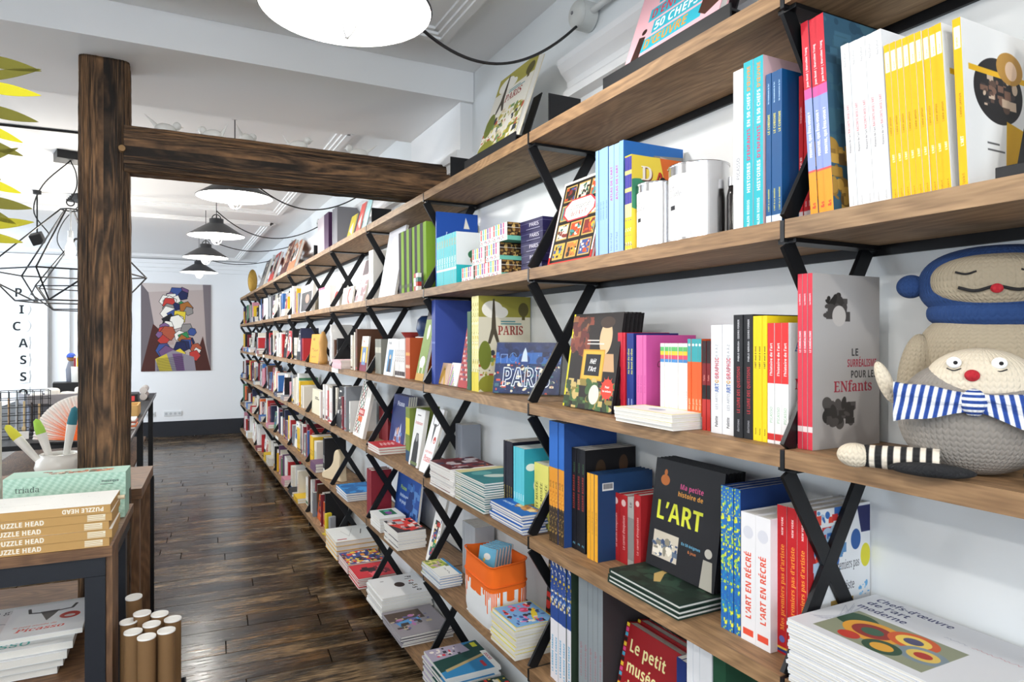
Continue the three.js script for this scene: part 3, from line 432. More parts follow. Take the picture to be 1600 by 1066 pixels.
// ---------------------------------------------------------------- far wall fittings
{
  // woven hanging: a plain abstract pattern in the same colours
  const A = art(700, 980, (c, w, h) => {
    fill(c, '#b9a9a4', 0, 0, w, h); poly(c, '#6d6468', [[0, 0], [w * 0.1, h * 0.08], [w * 0.18, h * 0.46], [0, h]]); poly(c, '#c9bdb8', [[0, 0], [w, 0], [w * 0.9, h * 0.06], [w * 0.1, h * 0.1]]); poly(c, '#7a7074', [[w * 0.88, 0], [w, 0], [w, h], [w * 0.93, h * 0.7]]);
    poly(c, '#4a211b', [[0, h], [w * 0.17, h * 0.46], [w * 0.36, h * 0.6], [w * 0.4, h]]); poly(c, '#4d241d', [[w * 0.7, h], [w * 0.88, h * 0.6], [w, h]]);
    const R = rng(41), cols = ['#2f8a4e', '#a8682c', '#efe9df', '#e2c93a', '#7c5a86', '#1d2350', '#b4583c', '#b9a63a', '#8f8a86', '#39508f', '#f1ece2', '#6e4d78', '#c23b34', '#14131a'];
    for (let i = 0; i < 46; i++) { const y = 0.1 + 0.74 * (i / 46), x = 0.5 + (R() - 0.5) * (0.22 + 0.5 * y), r = 0.05 + R() * 0.07, n = 4 + Math.floor(R() * 3), a0 = R() * 6, p = (k) => Array.from({ length: n }, (_, q) => [w * (x + Math.cos(a0 + q / n * 6.28) * (r + k)), h * (y + Math.sin(a0 + q / n * 6.28) * (r + k) * 0.75)]); poly(c, '#17151b', p(0.008)); poly(c, cols[Math.floor(R() * cols.length)], p(0)); }
    poly(c, '#8f8792', [[w * 0.2, h * 0.86], [w * 0.45, h * 0.76], [w * 0.75, h * 0.84], [w * 0.78, h], [w * 0.2, h]]); poly(c, '#cdb93c', [[w * 0.2, h * 0.86], [w * 0.36, h * 0.8], [w * 0.44, h], [w * 0.26, h]]); poly(c, '#6e4d78', [[w * 0.44, h * 0.8], [w * 0.58, h * 0.8], [w * 0.62, h], [w * 0.5, h]]);
    for (let i = 0; i < 16; i++) stroke(c, '#1c1a22', 3, [[w * 0.22, h * (0.86 + i * 0.009)], [w * 0.6, h * (0.83 + i * 0.011)]]); for (let i = 0; i < 12; i++) stroke(c, '#7c2f22', 3, [[w * 0.27, h * (0.5 + i * 0.018)], [w * 0.46, h * (0.49 + i * 0.018)]]);
   
  });
  const tx0 = -1.42, tx1 = -0.42, hang = thing('wall_hanging', 'large colourful woven wall hanging on the far white wall', 'tapestry');
  const g = { p: [], n: [], t: [] }; quadBox(g, tx0, tx1, 1.04, 2.43, 0.004, 0.016, { all: { u0: A.u0, u1: A.u0 + 0.002, v0: A.v1 - 0.002, v1: A.v1 }, pz: A }); part(hang, 'cloth', onFar(toGeo(g)), A.a.matt); part(hang, 'rod', onFar(rod([tx0 + 0.02, 2.42, 0.01], [tx1 - 0.02, 2.42, 0.01], 0.005, 8)), black);
  for (const [x, w, n, nm] of [[-1.36, 0.135, 2, 'double white socket plate low on the far wall'], [-1.1, 0.255, 4, 'four-gang white socket plate low on the far wall']]) { const so = thing('socket_plate', nm, 'socket'); part(so, 'plate', onFar(rbox(w, 0.075, 0.012, 0.003, x + w / 2, 0.325, 0.007)), flat(0xdfe1e2, 0.4)); for (let i = 0; i < n; i++) part(so, 'socket', onFar(cyl(0.02, 0.003, 0, 0, 0, 18).rotateX(Math.PI / 2).translate(x + (i + 0.5) * w / n, 0.362, 0.0135)), flat(0xb9bcbe, 0.5)); }
  // black-framed mirror beside the pilaster
  const mi = thing('wall_mirror', 'tall black-framed mirror half hidden behind the timber post', 'mirror'); part(mi, 'glass', onFar(ubox(-2.08, -1.62, 1.3, 2.22, 0.004, 0.014)), std({ color: 0xf0f2f4, roughness: 0.04, metalness: 1 }));
  part(mi, 'frame', merge([onFar(ubox(-2.1, -2.07, 1.27, 2.25, 0.0005, 0.03)), onFar(ubox(-1.63, -1.6, 1.27, 2.25, 0.0005, 0.03)), onFar(ubox(-2.07, -1.63, 2.22, 2.25, 0.0005, 0.03)), onFar(ubox(-2.07, -1.63, 1.27, 1.3, 0.0005, 0.03))]), black);
  // hanging letters on pale discs
  'PICASSO'.split('').forEach((ch, i) => {
    const y = 2.235 - i * 0.245, x = -2.97 + [0.0, 0.04, -0.02, 0.06, 0.06, 0.06, 0.06][i], o = thing('wall_letter', 'black letter ' + ch + ', ' + ['first', 'second', 'third', 'fourth', 'fifth', 'sixth', 'last'][i] + ' from the top of the hanging word', 'letter', [0, 0, 0], 0, 'letters hanging on the pilaster');
    part(o, 'disc', onFar(cyl(0.105, 0.006, 0, 0, 0, 36).rotateX(Math.PI / 2).translate(-2.93, y, 0.146)), std({ color: 0xe9f0f0, roughness: 0.25 }));
    const A2 = { p: [], n: [], t: [] }, L = art(120, 150, (c, w, h) => { fill(c, '#e9f0f0', 0, 0, w, h); text(c, ch, w / 2, h * 0.54, 140, '#101216', { align: 'center', style: 'bold' }); });
    quadBox(A2, x - 0.075, x + 0.075, y - 0.094, y + 0.094, 0.1525, 0.1535, { all: { u0: L.u0, u1: L.u0 + 0.002, v0: L.v0, v1: L.v0 + 0.002 }, pz: L }); part(o, 'letter_card', onFar(toGeo(A2)), L.a.matt);
  });
}
// paper leaf mobile at the edge of the picture
{
  const [mx, , mz] = atF(-46, 230, 1.5), g = thing('leaf_mobile', 'hanging mobile of olive and yellow paper leaves at the picture edge', 'mobile', [mx, 0, mz]);
  part(g, 'thread', cyl(0.0012, 1.2, 0, 1.6, 0, 6), cableMat);
  const olive = std({ color: 0x6e6a1e, roughness: 0.8 }), lime = std({ color: 0xd2c81c, roughness: 0.8 }), gold = std({ color: 0xa8a01e, roughness: 0.8 });
  [[100, 68, -12, olive, 1], [116, 66, 8, olive, 0.8], [140, 67, -10, lime, 1], [178, 64, -14, olive, 1], [208, 43, -22, lime, 0.8], [230, 42, -20, olive, 0.8], [243, 33, 18, olive, 0.7], [268, 16, -40, gold, 0.7], [290, 38, -18, lime, 0.8], [318, 53, -10, olive, 0.95], [336, 32, -24, olive, 0.8], [349, 54, 2, gold, 0.95], [372, 38, -10, gold, 0.8]].forEach(([py, px, deg, m, k]) => {
    const fw = 1.5, L = (px + 46) * fw / F, y = EYE - (py - 528) * fw / F + Math.tan(rad(-deg)) * L * 0.5, sh = new THREE.Shape(); sh.moveTo(0, 0); sh.quadraticCurveTo(L * 0.35, 0.026 * k, L * 0.97, 0.0016); sh.lineTo(L, 0); sh.lineTo(L * 0.97, -0.0016); sh.quadraticCurveTo(L * 0.35, -0.026 * k, 0, 0);
    const q = new THREE.ExtrudeGeometry(sh, { depth: 0.0008, bevelEnabled: false }); q.rotateZ(rad(deg)); q.rotateY(-YAW); q.translate(0, y, 0); part(g, 'leaf', q, m);
  });
}
// ---------------------------------------------------------------- tables (turned with the floor)
const TA = new THREE.Matrix4().makeRotationY(-PHI);
function tableThing(name, label, x, s) { const g = new THREE.Group(); g.position.set(x, 0, -s); g.rotation.y = -PHI; return add(g, name, label, 'table'); }   // origin: near right corner on the floor; -x away from the aisle, -z down the shop
const TOP = 0.92;
{
  const t = tableThing('display_table', 'oak display table on a black steel frame holding the puzzle boxes', -0.163, 2.417), W = 1.15, D = 0.585;
  part(t, 'table_top', ubox(-W, 0, TOP - 0.032, TOP, -D, 0, 'x', 0.4), tableWood);
  part(t, 'apron', merge([ubox(-W + 0.01, -0.02, TOP - 0.092, TOP - 0.0325, -0.05, -0.012, 'x'), ubox(-0.05, -0.012, TOP - 0.092, TOP - 0.0325, -D + 0.01, -0.051)]), navy);
  for (const [x, z] of [[-0.075, -0.062], [-0.075, -D + 0.02], [-W + 0.02, -0.062], [-W + 0.02, -D + 0.02]]) part(t, 'leg', ubox(x, x + 0.055, 0, TOP - 0.093, z, z + 0.05, 'y'), navy);
  part(t, 'side_panel', ubox(-0.019, -0.002, 0.12, TOP - 0.033, -0.16, -0.02, 'y', 0.2), tableWood); part(t, 'lower_shelf', ubox(-W + 0.02, -0.08, 0.465, 0.495, -D + 0.02, -0.065, 'x', 1.1), tableWood);
  const t2 = tableThing('display_table', 'oak display table standing beyond the timber post', -0.112, 3.285), D2 = 0.56;
  part(t2, 'table_top', ubox(-W, 0, TOP - 0.045, TOP, -D2, 0, 'x', 0.9), tableWood); part(t2, 'apron', ubox(-W + 0.05, -0.06, TOP - 0.11, TOP - 0.0455, -D2 + 0.03, -0.03, 'x'), tableWood);
  for (const [x, z] of [[-0.07, -0.07], [-0.07, -D2 + 0.01], [-W + 0.01, -0.07], [-W + 0.01, -D2 + 0.01]]) part(t2, 'leg', ubox(x, x + 0.06, 0, TOP - 0.0455, z, z + 0.06, 'y', x), tableWood);
  part(t2, 'lower_shelf', ubox(-W + 0.02, -0.08, 0.38, 0.41, -D2 + 0.08, -0.08, 'x', 1.3), tableWood); part(t2, 'edge_strip', ubox(-0.0095, 0.006, 0, TOP - 0.046, -D2 + 0.006, -D2 + 0.03, 'y'), black);
  const t3 = new THREE.Group(); t3.position.set(-0.232, 0, -4.9); t3.rotation.y = -rad(1.1); add(t3, 'display_table', 'long black display table beyond the timber post', 'table');
  part(t3, 'table_top', ubox(-1.25, 0, TOP - 0.03, TOP, -4.0, 0), black); part(t3, 'edge_trim', ubox(-0.004, 0.004, TOP - 0.012, TOP + 0.004, -4.0, 0), flat(0x7c7d80, 0.4, 0.5));
  for (const z of [-0.06, -2.0, -3.96]) for (const x of [-0.08, -1.2]) part(t3, 'leg', ubox(x, x + 0.05, 0, TOP - 0.0305, z - 0.02, z + 0.03, 'y'), black); part(t3, 'lower_shelf', ubox(-1.22, -0.1, 0.4, 0.43, -3.9, -0.1), tableWood);
}
function cardBox(name, label, cat, w, h, d, faces, base, group, hole) { // printed box: faces {front, top, all}; local origin bottom centre, front = +z
  const g = new THREE.Group(), q = { p: [], n: [], t: [] }; const R = art(Math.ceil(w * 1000), Math.ceil((h + d) * 1000) + 14, (c, W, H) => { const hp = h * 1000, dp = d * 1000; fill(c, base, 0, 0, W, H); c.save(); c.beginPath(); c.rect(0, 0, W, hp); c.clip(); faces.front?.(c, W, hp); c.restore(); c.save(); c.translate(0, hp + 2); c.beginPath(); c.rect(0, 0, W, dp); c.clip(); faces.top?.(c, W, dp); c.restore(); });
  const sub = (y, hh) => ({ u0: R.u0, u1: R.u1, v1: R.v1 - y / AT, v0: R.v1 - (y + hh) / AT }), all = { u0: R.u0, u1: R.u0 + 0.003, v1: R.v0 + 0.0025, v0: R.v0 + 0.0008 };
  quadBox(q, -w / 2, w / 2, 0, h, -d / 2, d / 2, { all, pz: sub(0, h * 1000 - 1), nz: all, nx: all });
  // top face lies on the lid: a separate thin sheet so that its print keeps its direction
  const tp = sub(h * 1000 + 2, d * 1000 - 1), tq = { p: [], n: [], t: [] }; const v = [[-w / 2, h + 0.0004, d / 2], [w / 2, h + 0.0004, d / 2], [w / 2, h + 0.0004, -d / 2], [-w / 2, h + 0.0004, -d / 2]], uv = [[tp.u0, tp.v0], [tp.u1, tp.v0], [tp.u1, tp.v1], [tp.u0, tp.v1]]; for (const k of [0, 1, 2, 0, 2, 3]) { tq.p.push(...v[k]); tq.n.push(0, 1, 0); tq.t.push(...uv[k]); }
  part(g, 'box_body', toGeo(q), R.a.matt); part(g, 'lid_print', toGeo(tq), R.a.matt); return g;
}
{
  const kraft = '#c39a5e';
  for (let i = 0; i < 5; i++) { // puzzle boxes
    const up = i === 4, g = cardBox('', '', '', 0.36, 0.0255, 0.215, { front: (c, W, H) => { fill(c, kraft, 0, 0, W, H); if (up) { c.save(); c.translate(W, H); c.rotate(Math.PI); text(c, 'PUZZLE HEAD', 18, H * 0.5, H * 0.72, '#fbf6ea', { max: 110 }); c.restore(); fill(c, '#e8dcc0', 20, H * 0.2, 44, H * 0.6); } else { text(c, 'PUZZLE HEAD', 66, H * 0.5, H * 0.8, '#fbf6ea', { max: 118 }); fill(c, '#f3ead2', W - 66, H * 0.15, 48, H * 0.7); lines(c, kraft, W - 66, H * 0.3, 60, 3, H * 0.2, 1.5); } }, top: (c, W, H) => { fill(c, '#f4f3ee', 0, 0, W, H); scatter(c, 9, ['#c9b9a0', '#b8c4bc'], 40, 0, 0, W, H, 0.8, 1.8); scribble(c, '#b9b4aa', 40, H * 0.6, 120, 8, 4); } }, kraft);
    g.position.set(-0.345 + (i % 2) * 0.006 - (i === 4 ? -0.004 : 0), TOP + 0.0008 + i * 0.0262, -2.54 + (i === 4 ? 0.004 : (i % 2) * 0.003)); g.rotation.y = -PHI + [0.0, 0.012, -0.008, 0.01, -0.004][i];
    add(g, 'puzzle_box', up ? 'topmost kraft puzzle box, its side lettering upside down' : ['lowest', 'second lowest', 'middle', 'second highest'][i] + ' kraft puzzle box of the stack on the near table', 'box', 'stacked puzzle boxes');
    if (up) { const dw = part(g, 'wooden_peg', cyl(0.007, 0.03, 0, 0, 0, 12).rotateZ(Math.PI / 2).translate(0.2, 0.01, -0.06), flat(0xe2d3b4, 0.7)); }
  }
  for (let i = 0; i < 2; i++) { const g = cardBox('', '', '', 0.365, 0.082, 0.13, { front: (c, W, H) => { fill(c, '#b7ddcc', 0, 0, W, H); for (let y = 0; y < H; y += 9) for (let x = (y / 9 % 2) * 6; x < W; x += 12) poly(c, (x / 6 + y / 9) % 4 < 2 ? '#c9e8da' : '#a6d0be', [[x, y], [x + 6, y + 4], [x, y + 9], [x - 6, y + 4]]); text(c, 'triada', 34, H * 0.5, H * 0.3, '#3d4f4a', { style: 'normal', font: 'serif' }); text(c, 'mosaïque', W - 76, H * 0.34, H * 0.14, '#3d4f4a'); lines(c, '#5a6d66', W - 80, H * 0.46, 58, 1, 5, 2); }, top: (c, W, H) => { fill(c, '#bfe2d2', 0, 0, W, H); scatter(c, 21, ['#c96a4a', '#8a4630', '#e7d6bd', '#6b5a40', '#d98f62'], 60, W * 0.28, H * 0.25, W * 0.6, H * 0.4, 4, 14); } }, '#a9d3c1'); g.position.set(-0.327 + i * 0.004, TOP + 0.0008 + i * 0.0826, -2.86); g.rotation.y = -PHI - i * 0.015; add(g, 'game_box', i ? 'upper mint green game box, on top of its twin' : 'lower mint green game box behind the puzzle boxes', 'box', 'mint game boxes'); }
  const wb = thing('white_board', 'white painted board standing at the left end of the near table', 'board', [-0.607, TOP + 0.0006, -2.965], -PHI); part(wb, 'panel', rbox(0.09, 0.42, 0.03, 0.002), flat(0xece9e2, 0.7)); part(wb, 'edge_slat', rbox(0.018, 0.42, 0.034, 0.002, 0.0545, 0, 0), flat(0xdcd8cf, 0.7));
  const cc = thing('card_pack', 'teal patterned card pack beside the puzzle boxes', 'box', [-0.625, TOP + 0.0006, -2.66], -PHI); part(cc, 'pack', rbox(0.13, 0.04, 0.16, 0.002), flat(0x2f8d80, 0.5)); part(cc, 'band', rbox(0.131, 0.012, 0.161, 0.002, 0, 0.004, 0), flat(0xd85a78, 0.5));
  // jar with big brush-shaped pens
  const [jx, , jz] = atF(93, 715, 3.06), jar = thing('ceramic_jar', 'round white ceramic jar behind the mint game boxes', 'jar', [jx, TOP + 0.0005, jz]); part(jar, 'body', lathe([[0, 0], [0.06, 0], [0.085, 0.02], [0.097, 0.06], [0.088, 0.095], [0.074, 0.107], [0.078, 0.118], [0.074, 0.12], [0.069, 0.108], [0.08, 0.09], [0.088, 0.06], [0.075, 0.02], [0, 0.012]], 40), ceramic);
  [[-0.036, 0.9, 0.26, 0xc9c43a, 'yellow'], [-0.014, 0.42, 0.24, 0x9cc84a, 'green'], [0.014, -0.22, 0.28, 0x2b6f7e, 'teal'], [0.04, -0.8, 0.24, 0xe9e6e0, 'plain white']].forEach(([x, lean, L, col, nm]) => { const b = thing('felt_pen', 'thick white pen with a ' + nm + ' tip standing in the ceramic jar', 'pen', [jx + x, TOP + 0.03, jz + 0.005], -YAW * 0.4, 'thick pens in the jar'); const q = new THREE.Group(); b.rotation.z = lean * 0.72; part(b, 'barrel', lathe([[0, 0], [0.008, 0.0], [0.012, 0.06], [0.019, L * 0.72], [0.02, L * 0.8]], 20), flat(0xe4e2dc, 0.5)); part(b, 'tip', lathe([[0.02, L * 0.8], [0.019, L * 0.92], [0.013, L * 1.06], [0, L * 1.1]], 20), flat(col, 0.8)); });
  // books under the near table
  const bx = -0.62, sh = 0.4965;
  for (let i = 0; i < 3; i++) pile(sh + i * 0.0255, bx - 0.03 + i * 0.012, 2.99 - i * 0.012, 2.56 - i * 0.012, 0.33, 1, 0.025, { bg: '#e9ecef', res: 500, label: ['bottom white art book of the pile under the near table', 'second white art book of the pile under the near table', 'third white art book of the pile under the near table'][i], cover: (c, w, h) => fill(c, '#eef0f2', 0, 0, w, h) }, 'far', 0.001);
  pile(sh + 0.077, bx + 0.01, 2.95, 2.545, 0.33, 1, 0.024, { bg: '#dfe2e4', res: 700, label: 'large white art book with handwritten title under the near table', cover: (c, w, h) => { fill(c, '#e6e8e8', 0, 0, w, h); text(c, 'Le grand atelier', w * 0.12, h * 0.12, h * 0.1, '#2b2a33', { style: 'normal', font: 'serif', max: w * 0.8 }); scribble(c, '#4a5270', w * 0.1, h * 0.4, w * 0.5, 14, 3); scribble(c, '#c05038', w * 0.15, h * 0.6, w * 0.3, 20, 8); text(c, 'Picasso', w * 0.05, h * 0.88, h * 0.14, '#4aa8a0', { style: 'normal', font: 'serif' }); } }, 'far', 0.001);
  pile(sh + 0.1015, bx + 0.13, 2.88, 2.6, 0.23, 1, 0.016, { bg: '#f0f1f4', sbg: '#e8503c', res: 900, label: 'white and red skull-covered book on top of the pile under the near table', cover: bullCover }, 'far', 0.001);
  // cardboard poster tubes in a bin
  const bin = thing('tube_bin', 'dark open box holding the cardboard poster tubes', 'bin', [-0.055, 0, -2.44]); part(bin, 'shell', merge([ubox(-0.098, 0.098, 0.0005, 0.006, -0.115, 0.115), ubox(-0.102, -0.098, 0.0005, 0.4, -0.115, 0.115), ubox(0.098, 0.102, 0.0005, 0.4, -0.115, 0.115), ubox(-0.102, 0.102, 0.0005, 0.4, -0.119, -0.115), ubox(-0.102, 0.102, 0.0005, 0.4, 0.115, 0.119)]), flat(0x14161f, 0.6));
  const tubeMat = std({ color: 0x80603c, roughness: 0.75, bumpMap: plasterTex, bumpScale: 0.0003 });
  [[209, 932, 0.66, 'tallest cardboard poster tube, leaning against the table behind the others'], [222, 961, 0.655, 'cardboard poster tube in the back row, beside the table leg'], [249.5, 962, 0.645, 'cardboard poster tube in the middle of the back row'], [270, 970, 0.635, 'cardboard poster tube at the floor side of the bin'], [201, 974, 0.64, 'cardboard poster tube touching the table panel'], [237, 978, 0.64, 'cardboard poster tube in the centre of the bunch'], [260, 988, 0.635, 'front cardboard poster tube towards the aisle'], [208, 990, 0.635, 'front cardboard poster tube towards the table'], [229, 998, 0.632, 'frontmost cardboard poster tube']].forEach(([px, py, h, nm], i) => {
    const [x, , z] = atY(px, py, h), dx = i ? 0 : 0.02, dz = i ? 0 : -0.05; const t = thing('poster_tube', nm, 'poster tube', [x + dx, i ? 0.0066 : 0.0005, z + dz], 0, 'poster tubes in the bin'); const q = new THREE.Vector3(-dx, h, -dz).normalize(); t.quaternion.setFromUnitVectors(new THREE.Vector3(0, 1, 0), q); part(t, 'tube', lathe([[0.0252, 0], [0.0252, h], [0.024, h], [0.024, 0]], 28), tubeMat); part(t, 'end_cap', lathe([[0, h - 0.005], [0.02, h - 0.005], [0.022, h + 0.001], [0.0265, h + 0.001], [0.0265, h - 0.004]], 28), flat(0xf3f1ec, 0.5), 'white plastic end cap');
  });
  // goods on the long black table
  const on3 = (px, py) => atY(px, py, TOP);
  { const [x, , z] = atF(95, 660, 4.75), g = thing('fabric_bin', 'grey fabric storage bin full of folded textiles', 'storage bin', [x, TOP + 0.0006, z], 0.3); part(g, 'shell', merge([rbox(0.42, 0.25, 0.02, 0.008, 0, 0, 0.15), rbox(0.42, 0.25, 0.02, 0.008, 0, 0, -0.15), rbox(0.02, 0.25, 0.3, 0.008, -0.2, 0, 0), rbox(0.02, 0.25, 0.3, 0.008, 0.2, 0, 0), rbox(0.4, 0.01, 0.3, 0.003)]), flat(0x6c6e78, 0.95)); part(g, 'folded_cuff', merge([rbox(0.445, 0.07, 0.012, 0.005, 0, 0.19, 0.166), rbox(0.012, 0.07, 0.33, 0.005, -0.216, 0.19, 0)]), flat(0x8e8c90, 0.95)); for (let i = 0; i < 4; i++) { const w = thing('folded_textile', ['white folded cloth at the left of the fabric bin', 'second white folded cloth in the fabric bin', 'third white folded cloth in the fabric bin', 'white folded cloth nearest the post in the fabric bin'][i], 'cloth', [x - 0.14 + i * 0.09, TOP + 0.0135, z + 0.02 - i * 0.02], 0.3 + i * 0.2, 'cloths in the fabric bin'); part(w, 'cloth', rbox(0.07, 0.25 + (i % 2) * 0.03, 0.1, 0.02), flat(0xe8e4dc, 0.95)); } }
  { const [x, , z] = atF(40, 660, 4.35), g = thing('wire_basket', 'black wire grid stand with hanging utensils', 'basket', [x, TOP + 0.0035, z], 0.2), w = []; for (let i = 0; i <= 6; i++) { w.push(rod([-0.13 + i * 0.043, 0, 0.08], [-0.13 + i * 0.043, 0.3, 0.08], 0.0025), rod([-0.13 + i * 0.043, 0, -0.08], [-0.13 + i * 0.043, 0.3, -0.08], 0.0025)); } for (let j = 0; j <= 6; j++) { w.push(rod([-0.13, j * 0.05, 0.08], [0.13, j * 0.05, 0.08], 0.0025), rod([-0.13, j * 0.05, -0.08], [0.13, j * 0.05, -0.08], 0.0025), rod([0.13, j * 0.05, -0.08], [0.13, j * 0.05, 0.08], 0.0025), rod([-0.13, j * 0.05, -0.08], [-0.13, j * 0.05, 0.08], 0.0025)); } part(g, 'wire_grid', merge(w), black); for (let i = 0; i < 5; i++) { const u = thing('utensil', ['wooden', 'steel', 'pale wooden', 'dark', 'short wooden'][i] + ' utensil hanging in the wire stand', 'utensil', [x - 0.08 + i * 0.04, TOP + 0.06, z + 0.05], 0, 'utensils in the wire stand'); part(u, 'handle', cyl(0.006, 0.2 - i * 0.01, 0, 0, 0, 8), flat([0xb08a5c, 0xb9bbbd, 0xd2b98a, 0x3a3230, 0xc4a678][i], 0.5)); part(u, 'end', new THREE.SphereGeometry(0.014, 12, 8).scale(1, 1.5, 0.5), flat([0xb08a5c, 0xb9bbbd, 0xd2b98a, 0x3a3230, 0xc4a678][i], 0.5)); } const tg = thing('price_card', 'white price card below the wire stand', 'card', [x, TOP + 0.002, z + 0.115]); part(tg, 'card', rbox(0.07, 0.05, 0.003, 0.0005), paper); part(tg, 'stand', rbox(0.05, 0.004, 0.03, 0.001, 0, 0, -0.02), paper); }
  { const [x, , z] = atF(133, 684, 4.12), g = thing('paper_fan', 'white and orange pleated paper fan standing on the black table', 'fan', [x, TOP + 0.014, z]); const pos = [], col = [], N = 44; const o = new THREE.Color(0xff7a1c), w = new THREE.Color(0xf4efe9); const R = 0.285; for (let i = 0; i < N; i++) { const a0 = rad(92) + (i / N) * rad(86), a1 = rad(92) + ((i + 1) / N) * rad(86), z0 = (i % 2 ? 1 : -1) * 0.006, z1 = -z0; const P = (r, a, zz) => [Math.cos(a) * r, Math.sin(a) * r, zz * r / R]; for (const [ra, rb] of [[0.02, 0.1], [0.1, 0.15], [0.15, 0.2], [0.2, R]]) { const quad = [[ra, a0, z0], [rb, a0, z0], [rb, a1, z1], [ra, a0, z0], [rb, a1, z1], [ra, a1, z1]]; for (const [r, a, zz] of quad) { pos.push(...P(r, a, zz)); const k = sstep(0.08, 0.26, r + ((i * 37) % 7) * 0.012 - 0.035); const cc2 = o.clone().lerp(w, k); col.push(cc2.r, cc2.g, cc2.b); } } } const q = new THREE.BufferGeometry(); q.setAttribute('position', new THREE.Float32BufferAttribute(pos, 3)); q.setAttribute('color', new THREE.Float32BufferAttribute(col, 3)); q.computeVertexNormals(); part(g, 'pleated_paper', q, std({ vertexColors: true, roughness: 0.8, side: THREE.DoubleSide })); part(g, 'stand', rbox(0.3, 0.012, 0.05, 0.003, -0.14, -0.0135, 0), black); g.rotation.y = -YAW * 0.5; }
  { const [x, , z] = atF(112, 603, 5.6), g = thing('black_box', 'black box under the pencil pot behind the fabric bin', 'box', [x, TOP + 0.0006, z], 0.1); part(g, 'body', rbox(0.26, EYE - (597 - 528) * 5.6 / F - TOP, 0.2, 0.004), black); const yb = EYE - (597 - 528) * 5.6 / F + 0.001; const p = thing('pencil_pot', 'white patterned pot of coloured pencils beside the post', 'pot', [x + 0.055, yb, z + 0.02]); part(p, 'pot', lathe([[0, 0], [0.055, 0], [0.058, 0.13], [0.054, 0.13], [0.051, 0.006], [0, 0.006]], 28), ceramic); [0xc0392b, 0xe67e22, 0xf1c40f, 0x8e2a3c, 0xd8432e, 0x9acd32, 0xd81b60].forEach((c, i) => { const a = i / 7 * 6.28, pc = thing('coloured_pencil', ['red', 'orange', 'yellow', 'crimson', 'scarlet', 'lime', 'pink'][i] + ' pencil in the patterned pot', 'pencil', [x + 0.055 + Math.cos(a) * 0.034, yb + 0.012, z + 0.02 + Math.sin(a) * 0.034], 0, 'pencils in the patterned pot'); part(pc, 'shaft', cyl(0.007, 0.19, 0, 0, 0, 6), flat(c, 0.5)); part(pc, 'point', new THREE.ConeGeometry(0.007, 0.02, 6).translate(0, 0.2, 0), flat(0xe0c79a, 0.7)); }); const f = thing('figurine', 'small figurine with a blue cap behind the pencil pot', 'figurine', [x - 0.01, yb, z - 0.06]); part(f, 'body', lathe([[0, 0], [0.035, 0], [0.04, 0.1], [0.022, 0.17], [0.0, 0.18]], 20), flat(0x777a86, 0.7)); part(f, 'head', new THREE.SphereGeometry(0.032, 16, 12).translate(0, 0.2, 0), flat(0xa5794f, 0.7)); part(f, 'cap', merge([new THREE.SphereGeometry(0.035, 16, 8, 0, 7, 0, 1.5).translate(0, 0.208, 0), rbox(0.06, 0.006, 0.05, 0.002, 0, 0.205, 0.025)]), flat(0x2c4fae, 0.7)); }
  { const P = (px, py, name, label, cat, f) => { const [x, y, z] = on3(px, py), g = thing(name, label, cat, [x, TOP + 0.0006, z], -0.02); f(g); };
    P(204, 630, 'carry_case', 'black carry case with a handle and red label on the black table', 'case', (g) => { part(g, 'body', rbox(0.34, 0.1, 0.3, 0.01, -0.1, 0, 0), black); part(g, 'handle', new THREE.TorusGeometry(0.05, 0.01, 8, 20, Math.PI).translate(-0.12, 0.1, 0.1), black); part(g, 'label', rbox(0.09, 0.05, 0.004, 0.001, 0.0, 0.03, 0.151), flat(0xc83a3a, 0.6)); });
    P(229, 623, 'rolled_print', 'pair of rolled prints in clear sleeves at the far table corner', 'roll', (g) => { part(g, 'roll', merge([cyl(0.035, 0.4).rotateX(Math.PI / 2).translate(-0.02, 0.035, -0.2), cyl(0.035, 0.4).rotateX(Math.PI / 2).translate(-0.02, 0.1, -0.2)]), flat(0xb9b2ae, 0.6)); part(g, 'band', cyl(0.0365, 0.05).rotateX(Math.PI / 2).translate(-0.02, 0.035, -0.05), flat(0x7a3a3a, 0.6)); });
    P(204, 650, 'wicker_tray', 'shallow tan wicker tray on the black table', 'tray', (g) => { part(g, 'base', rbox(0.26, 0.01, 0.3, 0.004, -0.07, 0, 0), flat(0xb48a52, 0.8)); part(g, 'rim', merge([rbox(0.26, 0.09, 0.012, 0.004, -0.07, 0.01, 0.15), rbox(0.26, 0.09, 0.012, 0.004, -0.07, 0.01, -0.15), rbox(0.012, 0.09, 0.3, 0.004, 0.06, 0.01, 0), rbox(0.012, 0.09, 0.3, 0.004, -0.2, 0.01, 0)]), flat(0xc49d62, 0.8)); });
    P(203, 668, 'card_stack', 'stack of white and orange printed cards on the black table', 'cards', (g) => { for (let i = 0; i < 5; i++) part(g, 'card', rbox(0.2, 0.013, 0.22, 0.002, -0.06 + (i % 2) * 0.006, i * 0.0135, (i % 3) * 0.004), flat([0xe8e4de, 0xe07a48, 0xefece6, 0xa85a48, 0xf2efe9][i], 0.7)); });
  }
}
